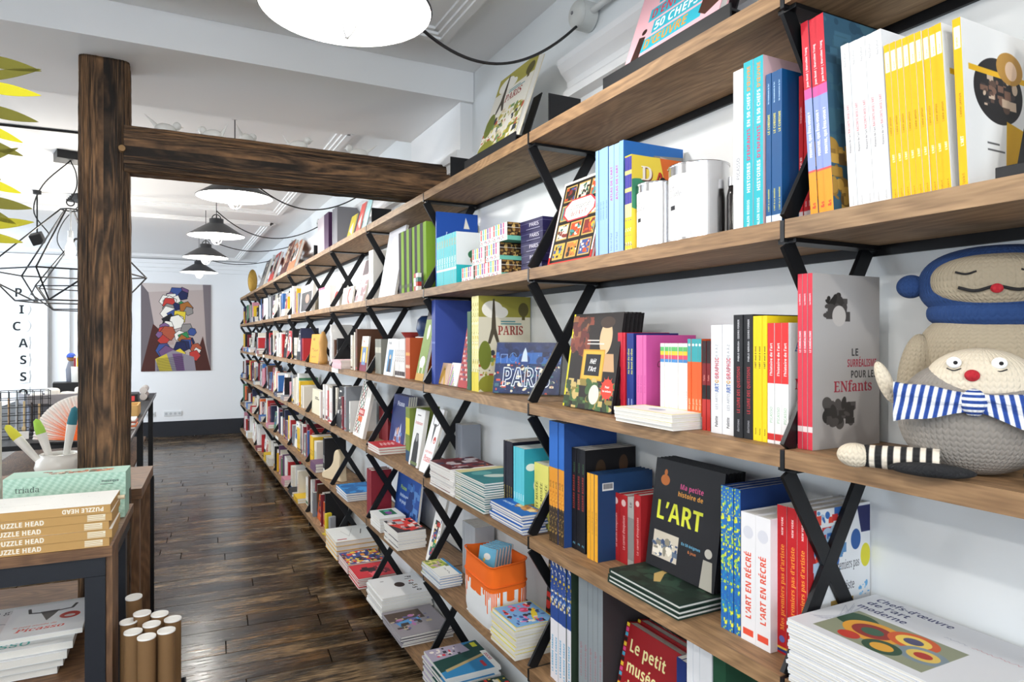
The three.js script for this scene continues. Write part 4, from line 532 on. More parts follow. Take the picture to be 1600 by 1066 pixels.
// ---------------------------------------------------------------- cover designs
function bullCover(c, w, h) { fill(c, '#f3f3f5', 0, 0, w, h); poly(c, '#3d3a3c', [[w * 0.38, h * 0.24], [w * 0.62, h * 0.24], [w * 0.57, h * 0.4], [w * 0.5, h * 0.56], [w * 0.44, h * 0.4]]); stroke(c, '#3d3a3c', w * 0.04, [[w * 0.4, h * 0.27], [w * 0.25, h * 0.24], [w * 0.22, h * 0.1]]); stroke(c, '#3d3a3c', w * 0.04, [[w * 0.6, h * 0.27], [w * 0.78, h * 0.24], [w * 0.82, h * 0.1]]); blob(c, '#c23a30', w * 0.78, h * 0.48, w * 0.13, w * 0.13); blob(c, '#e9d9d4', w * 0.78, h * 0.5, w * 0.07, w * 0.05); text(c, 'le petit musée de', w * 0.12, h * 0.67, h * 0.055, '#d8503f', { style: 'italic', max: w * 0.76 }); text(c, 'Picasso', w * 0.16, h * 0.78, h * 0.13, '#d8382a', { style: 'italic bold', font: 'serif', max: w * 0.7 }); }
const parisCover = (bgTop, bgMid) => (c, w, h) => {
  fill(c, bgMid, 0, 0, w, h); fill(c, bgTop, 0, 0, w, h * 0.22); blob(c, '#efece2', w * 0.26, h * 0.14, w * 0.2, h * 0.09); blob(c, '#efece2', w * 0.42, h * 0.17, w * 0.14, h * 0.06);
  poly(c, '#4d4638', [[w * 0.27, h * 0.03], [w * 0.3, h * 0.03], [w * 0.33, h * 0.34], [w * 0.4, h * 0.5], [w * 0.35, h * 0.5], [w * 0.285, h * 0.4], [w * 0.22, h * 0.5], [w * 0.17, h * 0.5], [w * 0.24, h * 0.34]]); blob(c, '#5d5630', w * 0.86, h * 0.14, w * 0.1, h * 0.075); fill(c, '#5d5630', w * 0.83, h * 0.2, w * 0.06, h * 0.05);
  text(c, 'PARIS', w * 0.36, h * 0.36, h * 0.13, '#8e2a24', { max: w * 0.5, font: 'serif' }); lines(c, '#4f8c92', w * 0.42, h * 0.26, w * 0.4, 2, h * 0.025, h * 0.012);
  scatter(c, 14, ['#7d8436', '#a39b3a', '#c7b95a', '#e6dcc0', '#3a3f46', '#b5563c', '#6b8e5a', '#d7c9a8'], 190, 0, h * 0.52, w, h * 0.48, w * 0.01, w * 0.05); blob(c, '#6f7a2e', w * 0.12, h * 0.62, w * 0.12, h * 0.15); blob(c, '#8a8a32', w * 0.2, h * 0.92, w * 0.2, h * 0.09);
};
const mosaic = (seed, bg, cols, n = 90, r = 0.09) => (c, w, h) => { fill(c, bg, 0, 0, w, h); scatter(c, seed, cols, n, 0, 0, w, h, w * 0.02, w * r); };
const titled = (bg, title, col, y = 0.2, size = 0.12, more) => (c, w, h) => { fill(c, bg, 0, 0, w, h); more?.(c, w, h); for (const [i, l] of title.split('|').entries()) text(c, l, w * 0.1, h * (y + i * size * 1.15), h * size, col, { max: w * 0.8 }); };
const L = (o) => o;
// ================================================================ second shelf from the top
// bay nearest the camera
row(2, 1.03, 1266, 1303, 20, 3, L({ label: 'red, lilac and orange spined paperback by the near bracket', group: 'lilac and orange art paperbacks', bg: '#2d4f63', sbg: '#c92838', hard: false, d: 0.2, res: 1200, spine: [['R', 0, 0.235, '#f59a2c'], ['R', 0.225, 0.245, '#e05a5a'], ['R', 0.235, 0.62, '#8fa0dc'], ['R', 0.6, 0.65, '#d85aa0'], ['T', 'PEINTRE, QUI ÊTES-VOUS ?', 0.3, '#f4f4fb', 0.42, { len: 0.32 }], ['T', 'Jean René | Marceline Trang', 0.66, '#ffe9ea', 0.34, { len: 0.32 }], ['T', '&s', 0.04, '#c62f2f', 0.6]], cover: (c, w, h) => { fill(c, '#35586e', 0, 0, w, h); scatter(c, 5, ['#2b4a5e', '#41687e', '#3b5f70'], 80, 0, 0, w, h * 0.65, 6, 30); scatter(c, 6, ['#a8823c', '#c39a4a', '#8a6a34', '#6a5230'], 90, 0, h * 0.66, w, h * 0.34, 5, 24); } }), -3.5);
row(2, 1.035, 1327, 1392, 52, 5, L({ label: 'white-spined paperback with small red lettering beside the yellow art books', group: 'white paperbacks by the yellow art books', bg: '#eeeff0', d: 0.19, res: 1200, spine: [['T', 'Histoire de l’art', 0.34, '#55525a', 0.32, { len: 0.2 }], ['T', 'RACONTE-MOI L’ART', 0.46, '#c08088', 0.36, { len: 0.22 }], ['T', 'Béa Dufour', 0.86, '#5d5d66', 0.34, { style: 'normal', len: 0.12 }], ['T', 'éditions', 0.03, '#8a8a90', 0.3, { style: 'normal' }]] }), -3.5);
const yel = (o) => L({ bg: '#f6f6f4', sbg: '#f2b60f', d: 0.185, res: 1200, spine: [['R', 0, 1, '#f3b813'], ['P', 0.82, 0.95, '#fbfbf8'], ['T', 'sensible', 0.83, '#c89a20', 0.34, { len: 0.11, style: 'normal' }], ['T', 'L’atelier peinture', 0.42, '#4d3a08', 0.4, { len: 0.2, style: 'normal' }], ['T', 'L’ART', 0.25, '#fffdf4', 0.5, { len: 0.06 }], ['T', 'Sybille R.', 0.03, '#6d5410', 0.36, { style: 'normal', len: 0.13 }]], cover: (c, w, h) => { fill(c, '#eeeeec', 0, 0, w, h); blob(c, '#1c1a1c', w * 0.5, h * 0.38, w * 0.36, h * 0.2); scatter(c, 8, ['#7a5a4a', '#c9b29a', '#3a3030', '#5a4438'], 40, w * 0.25, h * 0.28, w * 0.5, h * 0.2, 4, 14); fill(c, '#e9b418', w * 0.08, h * 0.26, w * 0.84, h * 0.035); blob(c, '#b98a3a', w * 0.68, h * 0.22, w * 0.2, h * 0.1); blob(c, '#e6c6a8', w * 0.7, h * 0.23, w * 0.09, h * 0.06); poly(c, '#d9a716', [[w * 0.6, h * 0.55], [w * 0.95, h * 0.6], [w * 0.8, h * 0.95], [w * 0.55, h * 0.9]]); lines(c, '#4a4a4a', w * 0.3, h * 0.7, w * 0.25, 2, h * 0.04, 3); }, ...o });
row(2, 1.035, 1394, 1487, 47, 9, yel({ label: 'yellow-spined art paperback in the tight yellow row of the second shelf', group: 'tight row of yellow art books' }), -3.5);
row(2, 1.03, 1499, 1513, 24, 1, yel({ label: 'last yellow-spined book, apart from the yellow row, white cover showing' }), -2.5);
{ const e = thing('book_easel', 'black metal easel panel at the near end of the second shelf', 'easel', [1.045, SHELF[2] + 0.0005, -0.45], 0); part(e, 'panel', bar([0.022, 0.008, 0], [0.1, 0.25, 0], 0.13, 0.004, [0, 0, 1]), black); part(e, 'tray', merge([rbox(0.05, 0.004, 0.14, 0.001, 0.005, 0, 0), rbox(0.004, 0.02, 0.14, 0.001, -0.018, 0, 0)]), black); }
// bay between the two near brackets
face(2, 1.035, 855, 922, 290, L({ t: 0.014, hard: true, label: 'framed-pictures cover book with a red octagon, leaning by the second near bracket', bg: '#14120f', back: '#d8322c', res: 1200, cover: (c, w, h) => { fill(c, '#f4efe4', 0, 0, w, h); fill(c, '#d8322c', 0, h * 0.9, w, h * 0.1); fill(c, '#171310', w * 0.04, h * 0.03, w * 0.93, h * 0.94); const cols = ['#c04a28', '#28584a', '#d8a83a', '#3a4f8a', '#e8dcc8', '#7a2f2a', '#4a8a8a', '#b9773a', '#2b2420']; for (let j = 0; j < 4; j++) for (let i = 0; i < 3; i++) { const x = w * (0.08 + i * 0.3), y = h * (0.06 + j * 0.23), k = (i * 5 + j * 7) % 9; fill(c, '#c9a55a', x, y, w * 0.26, h * 0.19); fill(c, cols[(k + 8) % 9], x + 5, y + 5, w * 0.26 - 10, h * 0.19 - 10); scatter(c, i + j * 3 + 2, [cols[k], cols[(k + 3) % 9], cols[(k + 5) % 9]], 14, x + 8, y + 8, w * 0.22, h * 0.14, 3, 11); } poly(c, '#d8303c', [[w * 0.28, h * 0.24], [w * 0.72, h * 0.24], [w * 0.86, h * 0.32], [w * 0.86, h * 0.42], [w * 0.72, h * 0.5], [w * 0.28, h * 0.5], [w * 0.14, h * 0.42], [w * 0.14, h * 0.32]]); poly(c, '#fbf9f2', [[w * 0.29, h * 0.255], [w * 0.71, h * 0.255], [w * 0.83, h * 0.33], [w * 0.83, h * 0.41], [w * 0.71, h * 0.485], [w * 0.29, h * 0.485], [w * 0.17, h * 0.41], [w * 0.17, h * 0.33]]); text(c, 'L’imagerie', w * 0.5, h * 0.34, h * 0.075, '#2a2a2a', { align: 'center', style: 'italic', font: 'serif', max: w * 0.56 }); text(c, 'de l’A r T', w * 0.5, h * 0.42, h * 0.07, '#c43030', { align: 'center', font: 'serif' }); } }), 14);
row(2, 1.045, 930, 950, 233, 4, L({ label: 'thin light-blue spined book behind the framed-pictures cover', group: 'thin light-blue books', bg: '#2f62a8', sbg: '#8db4ea', d: 0.17, res: 1100, spine: [['R', 0, 1, '#93b8ec'], ['T', 'Histoire de l’art', 0.35, '#34589a', 0.5, { style: 'normal', len: 0.25 }]] }));
row(2, 1.045, 950.5, 966.5, 226, 2, L({ label: 'pale blue atlas spine with pink lettering', group: 'pale blue atlas pair', bg: '#9dbdf0', d: 0.17, res: 1100, spine: [['T', 'ATLAS DE L’ART', 0.5, '#b04a9a', 0.55, { len: 0.32 }], ['T', 'Inès et Paul', 0.05, '#4a6ab0', 0.4, { style: 'normal' }]] }));
row(2, 1.046, 967.5, 974, 220, 1, L({ label: 'tall blue atlas with a mountain cover behind the yellow magazines', bg: '#2c6cb8', sbg: '#8fb6ee', d: 0.2, res: 1000, cover: (c, w, h) => { fill(c, '#2c6cb8', 0, 0, w, h); poly(c, '#8d8a86', [[w * 0.25, h * 0.3], [w * 0.5, h * 0.1], [w, h * 0.08], [w, h * 0.6], [w * 0.3, h * 0.6]]); poly(c, '#5f5f64', [[w * 0.5, h * 0.1], [w * 0.65, h * 0.35], [w * 0.4, h * 0.45]]); poly(c, '#b9b6b2', [[w * 0.6, h * 0.1], [w * 0.8, h * 0.12], [w * 0.72, h * 0.3]]); } }));
row(2, 1.035, 976, 987, 243, 3, L({ label: 'yellow art magazine with big white capitals behind the tins', group: 'yellow art magazines', bg: '#e8c42c', d: 0.2, res: 1100, spine: [['S', 0, 0.35, ['#e8c43a', '#403a8a', '#f0e6d0', '#b8a040'], 5, 40], ['R', 0.36, 0.5, '#e0cf9a'], ['R', 0.5, 0.98, '#3a3690'], ['R', 0.62, 0.66, '#d8c080'], ['R', 0.8, 0.84, '#d8c080']], cover: (c, w, h) => { fill(c, '#ecd048', 0, 0, w, h); poly(c, '#d8692c', [[w * 0.45, 0], [w, 0], [w, h * 0.7], [w * 0.6, h * 0.5]]); blob(c, '#3f8a6a', w * 0.12, h * 0.4, w * 0.28, h * 0.16); 'DADA'.split('').forEach((q, i) => { text(c, q, w * (0.24 + i * 0.21) + 3, h * 0.18 + (i % 2) * 12 + 3, h * 0.2, '#5a1d14', { align: 'center', font: 'serif' }); text(c, q, w * (0.24 + i * 0.21), h * 0.18 + (i % 2) * 12, h * 0.2, i === 1 ? '#c8352c' : '#f6ece0', { align: 'center', font: 'serif' }); }); blob(c, '#1c1a1c', w * 0.5, h * 0.26, w * 0.06, h * 0.06); text(c, 'la première revue d’art', w * 0.06, h * 0.4, h * 0.04, '#2b4a3a'); } }));
row(2, 1.035, 1145, 1160, 110, 1, L({ label: 'single tall white spine beside the turquoise story books', bg: '#eceef0', d: 0.19, res: 1200, spine: [['T', 'PICASSO', 0.32, '#62646c', 0.45, { style: 'normal', len: 0.2 }], ['T', 'peintre', 0.7, '#9a9ca2', 0.3, { style: 'normal' }]] }));
row(2, 1.035, 1160.5, 1191, 92, 2, L({ label: 'turquoise art-story book with red and white spine lettering', group: 'turquoise art-story books', bg: '#e8c2c8', sbg: '#27b0bd', d: 0.2, res: 1200, hard: true, spine: [['T', 'HISTOIRES', 0.22, '#f4fafa', 0.5, { len: 0.18 }], ['T', 'D’ENFANTS', 0.41, '#d8305a', 0.5, { len: 0.19 }], ['T', 'EN 50 CHEFS', 0.61, '#f4fafa', 0.5, { len: 0.2 }], ['T', 'D’ŒUVRE', 0.82, '#e88a3a', 0.5, { len: 0.15 }], ['T', 'ALAIN KORKOS', 0.02, '#dff2f4', 0.36, { len: 0.16 }]] }));
row(2, 1.04, 1196, 1221, 112, 3, L({ label: 'dark blue cubism book with yellow lettering beside the near bracket', group: 'dark blue cubism books', bg: '#0f4f86', d: 0.18, res: 1200, spine: [['T', 'LE CUBISME', 0.6, '#e8cf5a', 0.55, { len: 0.2 }], ['T', 'les mouvements de l’art', 0.8, '#cfe0f0', 0.3, { style: 'normal', len: 0.18 }], ['T', 'L’ART & LA MANIÈRE', 0.1, '#e0c85a', 0.36, { len: 0.18 }], ['R', 0, 0.07, '#dfe8f4']] }));
rowS(2, 1.085, 0.8965, 0.0098, 3, L({ h: 0.29, label: 'red white-lettered comics spine behind the near bracket', group: 'red comics books', bg: '#d22c34', d: 0.15, res: 1200, spine: [['T', 'ART ET BD', 0.36, '#fff4f2', 0.62, { len: 0.22 }], ['T', 'Christophe Quillien', 0.68, '#f4d8d8', 0.4, { style: 'normal', len: 0.25 }], ['R', 0, 0.09, '#e9d8d8'], ['T', 'PALETTE', 0.12, '#f0dada', 0.3, { len: 0.12 }]] }));
// bay behind the second near bracket: game boxes, turquoise row, green folders
row(2, 1.035, 682, 712, 367, 8, L({ label: 'turquoise children’s paperback in the turquoise row beside the striped boxes', group: 'turquoise children’s row', bg: '#e9ecec', sbg: '#2cbcc4', d: 0.15, res: 800, spine: [['R', 0, 1, '#2fbdc6'], ['R', 0.3, 0.34, '#f2f6f4'], ['T', 'Les Petits', 0.36, '#f4f4ea', 0.7, { len: 0.2 }], ['T', 'DES PAGES', 0.76, '#e89a5a', 0.5, { len: 0.14 }]], cover: (c, w, h) => { fill(c, '#e8eaec', 0, 0, w, h); fill(c, '#2bb4bc', 0, h * 0.62, w, h * 0.38); blob(c, '#2f6a4a', w * 0.6, h * 0.42, w * 0.25, h * 0.1); blob(c, '#8a5a3a', w * 0.62, h * 0.52, w * 0.2, h * 0.09); } }));
{ // striped memory boxes: three below, two in the middle, two on top
  const mk = (col) => { const w = 0.118, h = 0.062, d = 0.1, g = new THREE.Group(), q = { p: [], n: [], t: [] }; const A = art(260, 160, (c) => { fill(c, '#f2efea', 0, 0, 260, 160); const st = [col, '#58b8b4', '#e8c83c', '#6a4f9a', '#d8508a', '#e8e4dc']; for (let i = 0; i < 6; i++) fill(c, st[i], 6 + i * 21, 0, 13, 44); scatter(c, 4, ['#d84a6a', '#c9c0b4', '#7a8a9a'], 60, 0, 46, 128, 16, 1, 4); fill(c, '#241813', 132, 0, 126, 70); scatter(c, 7, ['#8a6a3a', '#c8a868', '#5a3a22', '#3a2a1c', '#a8884a'], 60, 134, 2, 122, 50, 3, 12); fill(c, col === '#d83a3a' ? '#d8322c' : '#6fb9a8', 132, 52, 126, 18); fill(c, '#5db4aa', 0, 74, 260, 86); }); const sub = (x, y, w2, h2) => ({ u0: A.u0 + x / AT, u1: A.u0 + (x + w2) / AT, v1: A.v1 - y / AT, v0: A.v1 - (y + h2) / AT }); const nx = sub(0, 0, 128, 68), rot = null; quadBox(q, 0, d, 0, h, -w / 2, w / 2, { all: sub(10, 90, 20, 20), pz: sub(132, 0, 125, 69) }); const m = toGeo(q); // aisle face keeps its stripes upright
    const uv = m.attributes.uv, vs = [[nx.u0, nx.v0], [nx.u1, nx.v0], [nx.u1, nx.v1], [nx.u0, nx.v0], [nx.u1, nx.v1], [nx.u0, nx.v1]]; for (let k = 0; k < 6; k++) uv.setXY(12 + k, ...vs[k]); part(g, 'box_body', m, A.a.mat); const lid = ubox(-0.0008, d + 0.0008, h * 0.7, h * 0.72, -w / 2 - 0.0008, w / 2 + 0.0008); part(g, 'lid_seam', lid, paper); return g; };
  const B = [[2.425, 0, 0], [2.303, 0, 1], [2.181, 0, 2], [2.33, 1, 3], [2.195, 1, 4], [2.255, 2, 5], [2.135, 2, 6]], nm = ['far bottom', 'middle bottom', 'near bottom', 'red-banded middle', 'near middle', 'upper far', 'topmost near'];
  for (const [s, lv, i] of B) { const g = mk(i === 3 ? '#d83a3a' : '#d8504a'); g.position.set(1.045 + (i % 2) * 0.004, SHELF[2] + 0.0006 + lv * 0.0632, -s); add(g, 'memory_box', nm[i] + ' striped memory game box of the stack on the second shelf', 'box', 'striped memory boxes'); }
  for (let i = 0; i < 5; i++) { const g = new THREE.Group(), q = { p: [], n: [], t: [] }; const A = art(150, 90, (c) => { fill(c, '#221d4a', 0, 0, 150, 90); text(c, 'PARIS', 60, 24, 24, '#efeef4', { style: 'normal' }); text(c, '❋', 14, 28, 22, '#d84a8a'); fill(c, '#b8b8cc', 40, 42, 90, 2); fill(c, '#221d4a', 0, 50, 150, 40); }); const sub = (x, y, w2, h2) => ({ u0: A.u0 + x / AT, u1: A.u0 + (x + w2) / AT, v1: A.v1 - y / AT, v0: A.v1 - (y + h2) / AT }); quadBox(q, 0, 0.13, 0, 0.036, -0.075, 0.075, { all: sub(4, 60, 40, 20), pz: sub(4, 60, 40, 20) }); const m = toGeo(q), nx = sub(0, 0, 148, 48), uv = m.attributes.uv, vs = [[nx.u0, nx.v0], [nx.u1, nx.v0], [nx.u1, nx.v1], [nx.u0, nx.v0], [nx.u1, nx.v1], [nx.u0, nx.v1]]; for (let k = 0; k < 6; k++) uv.setXY(12 + k, ...vs[k]); part(g, 'box_body', m, A.a.mat); part(g, 'lid_seam', ubox(-0.0006, 0.1306, 0.0245, 0.0255, -0.0756, 0.0756), flat(0x6a6890, 0.5)); g.position.set(1.085, SHELF[2] + 0.0006 + i * 0.0368, -1.975 + (i % 2) * 0.003); g.rotation.y = (i - 2) * 0.012; add(g, 'city_box', ['lowest', 'second lowest', 'middle', 'second highest', 'topmost'][i] + ' purple box lettered PARIS beside the bracket', 'box', 'purple city boxes'); }
}
rowS(2, 1.05, 2.797, 0.012, 1, L({ label: 'large blue picture book standing behind the turquoise row', bg: '#1f4fa8', h: 0.345, d: 0.2, res: 600, cover: (c, w, h) => { fill(c, '#1f4fa8', 0, 0, w, h); text(c, 'Les Peintres', w * 0.2, h * 0.3, h * 0.12, '#dfe8f8', { style: 'italic', font: 'serif', max: w * 0.7 }); poly(c, '#e8e4d8', [[w * 0.7, h * 0.05], [w * 0.8, h * 0.2], [w * 0.65, h * 0.2]]); } }));
for (let i = 0; i < 10; i++) { const a = sAt(622, 1.03), b = sAt(666, 1.03); rowS(2, 1.035, a - i * (a - b - 0.01) / 10, (a - b - 0.01) / 10, 1, L({ name: 'folder', category: 'folder', matt: true, label: ['tall ' + (i % 2 ? 'green' : 'black') + ' folder, ', ''][0] + ['first', 'second', 'third', 'fourth', 'fifth', 'sixth', 'seventh', 'eighth', 'ninth', 'tenth'][i] + ' in the green and black row from its far end', group: 'green and black folders', h: 0.315, bg: i % 2 ? '#7fa62c' : '#2a2530', d: 0.2, res: 300, spine: [['R', 0.1, 0.14, i % 2 ? '#5f7f1e' : '#4a4452']] }), -2); }
row(2, 1.04, 576, 589, 390, 3, L({ label: 'tall white spine behind the white sculpture book', group: 'tall white spines', bg: '#e9e5dc', d: 0.18, res: 500 }));
face(2, 1.04, 591, 616, 360, L({ t: 0.014, label: 'pale book with a white statue cover leaning beside the green folders', bg: '#c6c8cf', res: 700, cover: (c, w, h) => { fill(c, '#c9cbd3', 0, 0, w, h); blob(c, '#eef0f4', w * 0.42, h * 0.25, w * 0.14, h * 0.14); poly(c, '#f2f4f7', [[w * 0.32, h * 0.2], [w * 0.55, h * 0.2], [w * 0.6, h * 0.6], [w * 0.5, h], [w * 0.1, h], [w * 0.18, h * 0.6]]); poly(c, '#e4e6ec', [[w * 0.5, h * 0.6], [w * 0.9, h * 0.85], [w * 0.9, h], [w * 0.4, h]]); } }), 10);
{ const g = thing('mosaic_cube', 'small red and white mosaic toy in front of the green folders', 'toy', [1.012, SHELF[2] + 0.0006, -sAt(655, 1.02)]); const cs = [0xb8322c, 0xf0ece4, 0xf0ece4, 0xb8322c, 0xe8e4da, 0x4f7f78, 0xb8322c, 0xf0ece4]; for (let j = 0; j < 4; j++) for (let i = 0; i < 2; i++) part(g, 'block', rbox(0.018, 0.0195, 0.028, 0.001, 0, j * 0.02, (i - 0.5) * 0.029), flat(cs[j * 2 + i], 0.6)); }
// farther bays of the second shelf
row(2, 1.04, 498, 507, 450, 2, L({ label: 'white and pink art monograph spine next to the portrait book', group: 'white and pink monographs', bg: '#eceaea', res: 400, spine: [['R', 0.9, 1, '#c84a7a']] }));
row(2, 1.04, 508, 515, 447, 2, L({ label: 'thick white monograph spine by the fourth bracket', group: 'thick white monographs', bg: '#f0eeea', res: 400 }));
face(2, 1.06, 518, 531, 447, L({ label: 'white book with a red shape on its cover, beyond the leaning pink magazine', bg: '#f2efec', res: 500, cover: (c, w, h) => { fill(c, '#f2efec', 0, 0, w, h); blob(c, '#c8302c', w * 0.5, h * 0.6, w * 0.3, h * 0.3); } }), 8);
face(2, 1.06, 533, 549, 452, L({ label: 'cream book with a curved red stripe on the second shelf', bg: '#ece6dc', res: 500, cover: (c, w, h) => { fill(c, '#ece6dc', 0, 0, w, h); blob(c, '#b83a30', w * 0.7, h * 0.5, w * 0.2, h * 0.4, 0.2); blob(c, '#f4f0ea', w * 0.8, h * 0.5, w * 0.18, h * 0.34, 0.2); } }), 8);
face(2, 1.04, 553, 567, 414, L({ label: 'leaning pink and grey fashion magazine on the second shelf', bg: '#d8b8bc', res: 600, cover: (c, w, h) => { fill(c, '#d9b6bb', 0, 0, w, h); fill(c, '#4a3a40', w * 0.2, 0, w * 0.6, h * 0.35); scatter(c, 3, ['#e8d0d4', '#8a6a70', '#f0e4e4'], 30, 0, h * 0.4, w, h * 0.5, 4, 20); text(c, 'Dora', w * 0.1, h * 0.5, h * 0.14, '#3a2a30', { style: 'italic' }); } }), 14);
face(2, 1.05, 468, 494, 446, L({ t: 0.03, label: 'white book with a dark portrait photograph facing out on the second shelf', bg: '#f1efed', res: 700, cover: (c, w, h) => { fill(c, '#f1efed', 0, 0, w, h); fill(c, '#181416', w * 0.1, h * 0.25, w * 0.85, h * 0.68); blob(c, '#b08a7a', w * 0.6, h * 0.5, w * 0.16, h * 0.16); fill(c, '#3a3036', w * 0.3, h * 0.7, w * 0.6, h * 0.22); text(c, 'Portraits', w * 0.2, h * 0.14, h * 0.07, '#a8607a', { style: 'normal' }); } }), 4);
// ================================================================ third shelf
row(3, 1.032, 1242, 1268, 428, 3, L({ label: 'red-spined surrealism book for children beside the near bracket, third shelf', group: 'red surrealism books', bg: '#b9b5b4', sbg: '#d23048', d: 0.19, res: 1300, spine: [['R', 0, 1, '#d63a4c'], ['T', 'LE SURRÉALISME', 0.55, '#fbe8ea', 0.5, { len: 0.26 }], ['T', 'Les ENFANTS', 0.82, '#f6dade', 0.34, { len: 0.14 }], ['R', 0.1, 0.13, '#f2dcdc']], cover: (c, w, h) => { fill(c, '#b9b5b3', 0, 0, w, h); scatter(c, 3, ['#3a3634', '#4a4644', '#2b2826'], 40, w * 0.2, h * 0.12, w * 0.28, h * 0.12, 6, 16); blob(c, '#c9c3be', w * 0.38, h * 0.24, w * 0.1, h * 0.06); scatter(c, 6, ['#5a5654', '#3d3a38'], 40, w * 0.2, h * 0.74, w * 0.36, h * 0.12, 8, 20); text(c, 'LE', w * 0.56, h * 0.45, h * 0.06, '#3a3838'); text(c, 'SURRÉALISME', w * 0.5, h * 0.515, h * 0.062, '#a83040', { max: w * 0.45 }); text(c, 'POUR LES', w * 0.55, h * 0.58, h * 0.06, '#3a3838', { max: w * 0.4 }); text(c, 'ENfants', w * 0.3, h * 0.65, h * 0.085, '#a83040', { font: 'serif', max: w * 0.6 }); } }));
face(3, 1.045, 879, 955, 492, L({ t: 0.013, hard: true, label: 'dark painting-collage book with a gold frame and red star badge, third shelf', label2: 'black-edged copy stacked behind the gold-frame collage book', group: 'gold-frame collage books', edge: 0x1c1a1c, bg: '#171214', back: '#141214', res: 1200, cover: (c, w, h) => { fill(c, '#1a1312', 0, 0, w, h); fill(c, '#e6d81c', 0, 0, w * 0.035, h); scatter(c, 31, ['#5a2420', '#7a3a2a', '#3a2018', '#8a5a3a'], 60, w * 0.05, h * 0.05, w * 0.35, h * 0.35, 8, 26); blob(c, '#d9b890', w * 0.72, h * 0.26, w * 0.12, h * 0.17); blob(c, '#3a2a22', w * 0.72, h * 0.1, w * 0.14, h * 0.06); poly(c, '#c8a078', [[w * 0.6, h * 0.42], [w * 0.9, h * 0.42], [w * 0.95, h * 0.6], [w * 0.58, h * 0.6]]); fill(c, '#c8942c', w * 0.3, h * 0.38, w * 0.44, h * 0.32); fill(c, '#e0b040', w * 0.32, h * 0.395, w * 0.4, h * 0.29); fill(c, '#15151a', w * 0.37, h * 0.43, w * 0.3, h * 0.22); text(c, 'Hé!', w * 0.52, h * 0.5, h * 0.07, '#f4f4f4', { align: 'center', style: 'italic bold' }); text(c, 'l’Art', w * 0.52, h * 0.58, h * 0.07, '#f4f4f4', { align: 'center', style: 'italic bold' }); scatter(c, 33, ['#3a5a30', '#5a7a3a', '#c8b070', '#8a7a3a', '#2a3a20'], 80, w * 0.04, h * 0.72, w * 0.9, h * 0.28, 6, 24); blob(c, '#e8e2d2', w * 0.62, h * 0.84, w * 0.1, h * 0.1); c.save(); c.translate(w * 0.86, h * 0.77); for (let i = 0; i < 12; i++) { c.rotate(Math.PI / 6); poly(c, '#e8402c', [[-w * 0.03, 0], [w * 0.03, 0], [0, w * 0.15]]); } c.restore(); blob(c, '#e8402c', w * 0.86, h * 0.77, w * 0.11, w * 0.11); text(c, 'Pour', w * 0.86, h * 0.75, h * 0.032, '#fff', { align: 'center' }); text(c, 'les enfants', w * 0.86, h * 0.79, h * 0.028, '#fff', { align: 'center' }); lines(c, '#e8e0d8', w * 0.36, h * 0.28, w * 0.34, 2, h * 0.035, 4); } }), 9, 5);
row(3, 1.075, 965, 976, 520, 3, L({ label: 'narrow red-spined book beside the gold-frame collage book', group: 'narrow red books', bg: '#c4283a', d: 0.15, res: 1000, spine: [['T', 'L’ART', 0.05, '#f4dada', 0.5, { len: 0.1 }]] }));
row(3, 1.075, 978, 990, 521, 2, L({ label: 'navy book with yellow lettering between the red and pink spines', group: 'navy yellow-lettered pair', bg: '#1c2f7a', d: 0.15, res: 1000, spine: [['T', 'Au bout du rêve', 0.5, '#e8e05a', 0.55, { len: 0.35 }], ['T', 'SORBIER', 0.1, '#c8d0e8', 0.35]] }));
row(3, 1.075, 993, 1009, 524, 3, L({ label: 'pink picture book with an ostrich cover, third shelf', group: 'pink picture books', bg: '#cf5aa0', sbg: '#d868a8', hard: true, d: 0.165, res: 1000, spine: [['T', 'Drôle d’oiseau', 0.3, '#a83a80', 0.5, { style: 'normal' }]], cover: (c, w, h) => { fill(c, '#cf56a0', 0, 0, w, h); text(c, 'Cache-', w * 0.2, h * 0.36, h * 0.1, '#5a2a3a', { style: 'italic', rot: -0.15 }); blob(c, '#8a6a3a', w * 0.6, h * 0.55, w * 0.22, h * 0.14); blob(c, '#6a4a28', w * 0.55, h * 0.62, w * 0.14, h * 0.1); stroke(c, '#5a3a22', 5, [[w * 0.55, h * 0.68], [w * 0.52, h * 0.95]]); } }));
row(3, 1.07, 1031, 1073, 537, 12, L({ label: 'slim white booklet with a rainbow spine head', group: 'rainbow-headed white booklets', bg: '#f0efec', d: 0.13, res: 1300, spine: [['R', 0.76, 0.8, '#4a8ac8'], ['R', 0.8, 0.85, '#d84a6a'], ['R', 0.85, 0.9, '#e8c83c'], ['R', 0.9, 0.95, '#5ab46a'], ['T', 'Art en poche', 0.3, '#8a8a92', 0.5, { style: 'normal' }]] }));
row(3, 1.06, 1074, 1096, 530, 4, L({ label: 'orange booklet with a turquoise spine head', group: 'orange and turquoise booklets', bg: '#e8602c', d: 0.14, res: 1200, spine: [['R', 0.74, 1, '#3aa0a8'], ['D', 0.93, '#eaf4f4', 0.3], ['T', 'Mini guide', 0.2, '#f6d0b8', 0.5, { style: 'normal', len: 0.3 }]] }));
row(3, 1.05, 1096.5, 1109, 533, 2, L({ label: 'dark red and black spine beside the white alphabet books', group: 'dark red and black pair', bg: '#7a1c22', d: 0.16, res: 1100, spine: [['R', 0, 0.35, '#b8302c'], ['R', 0.35, 0.5, '#1a1416'], ['R', 0.75, 1, '#2a1a1c'], ['T', 'Toile', 0.55, '#d89a8a', 0.5]] }));
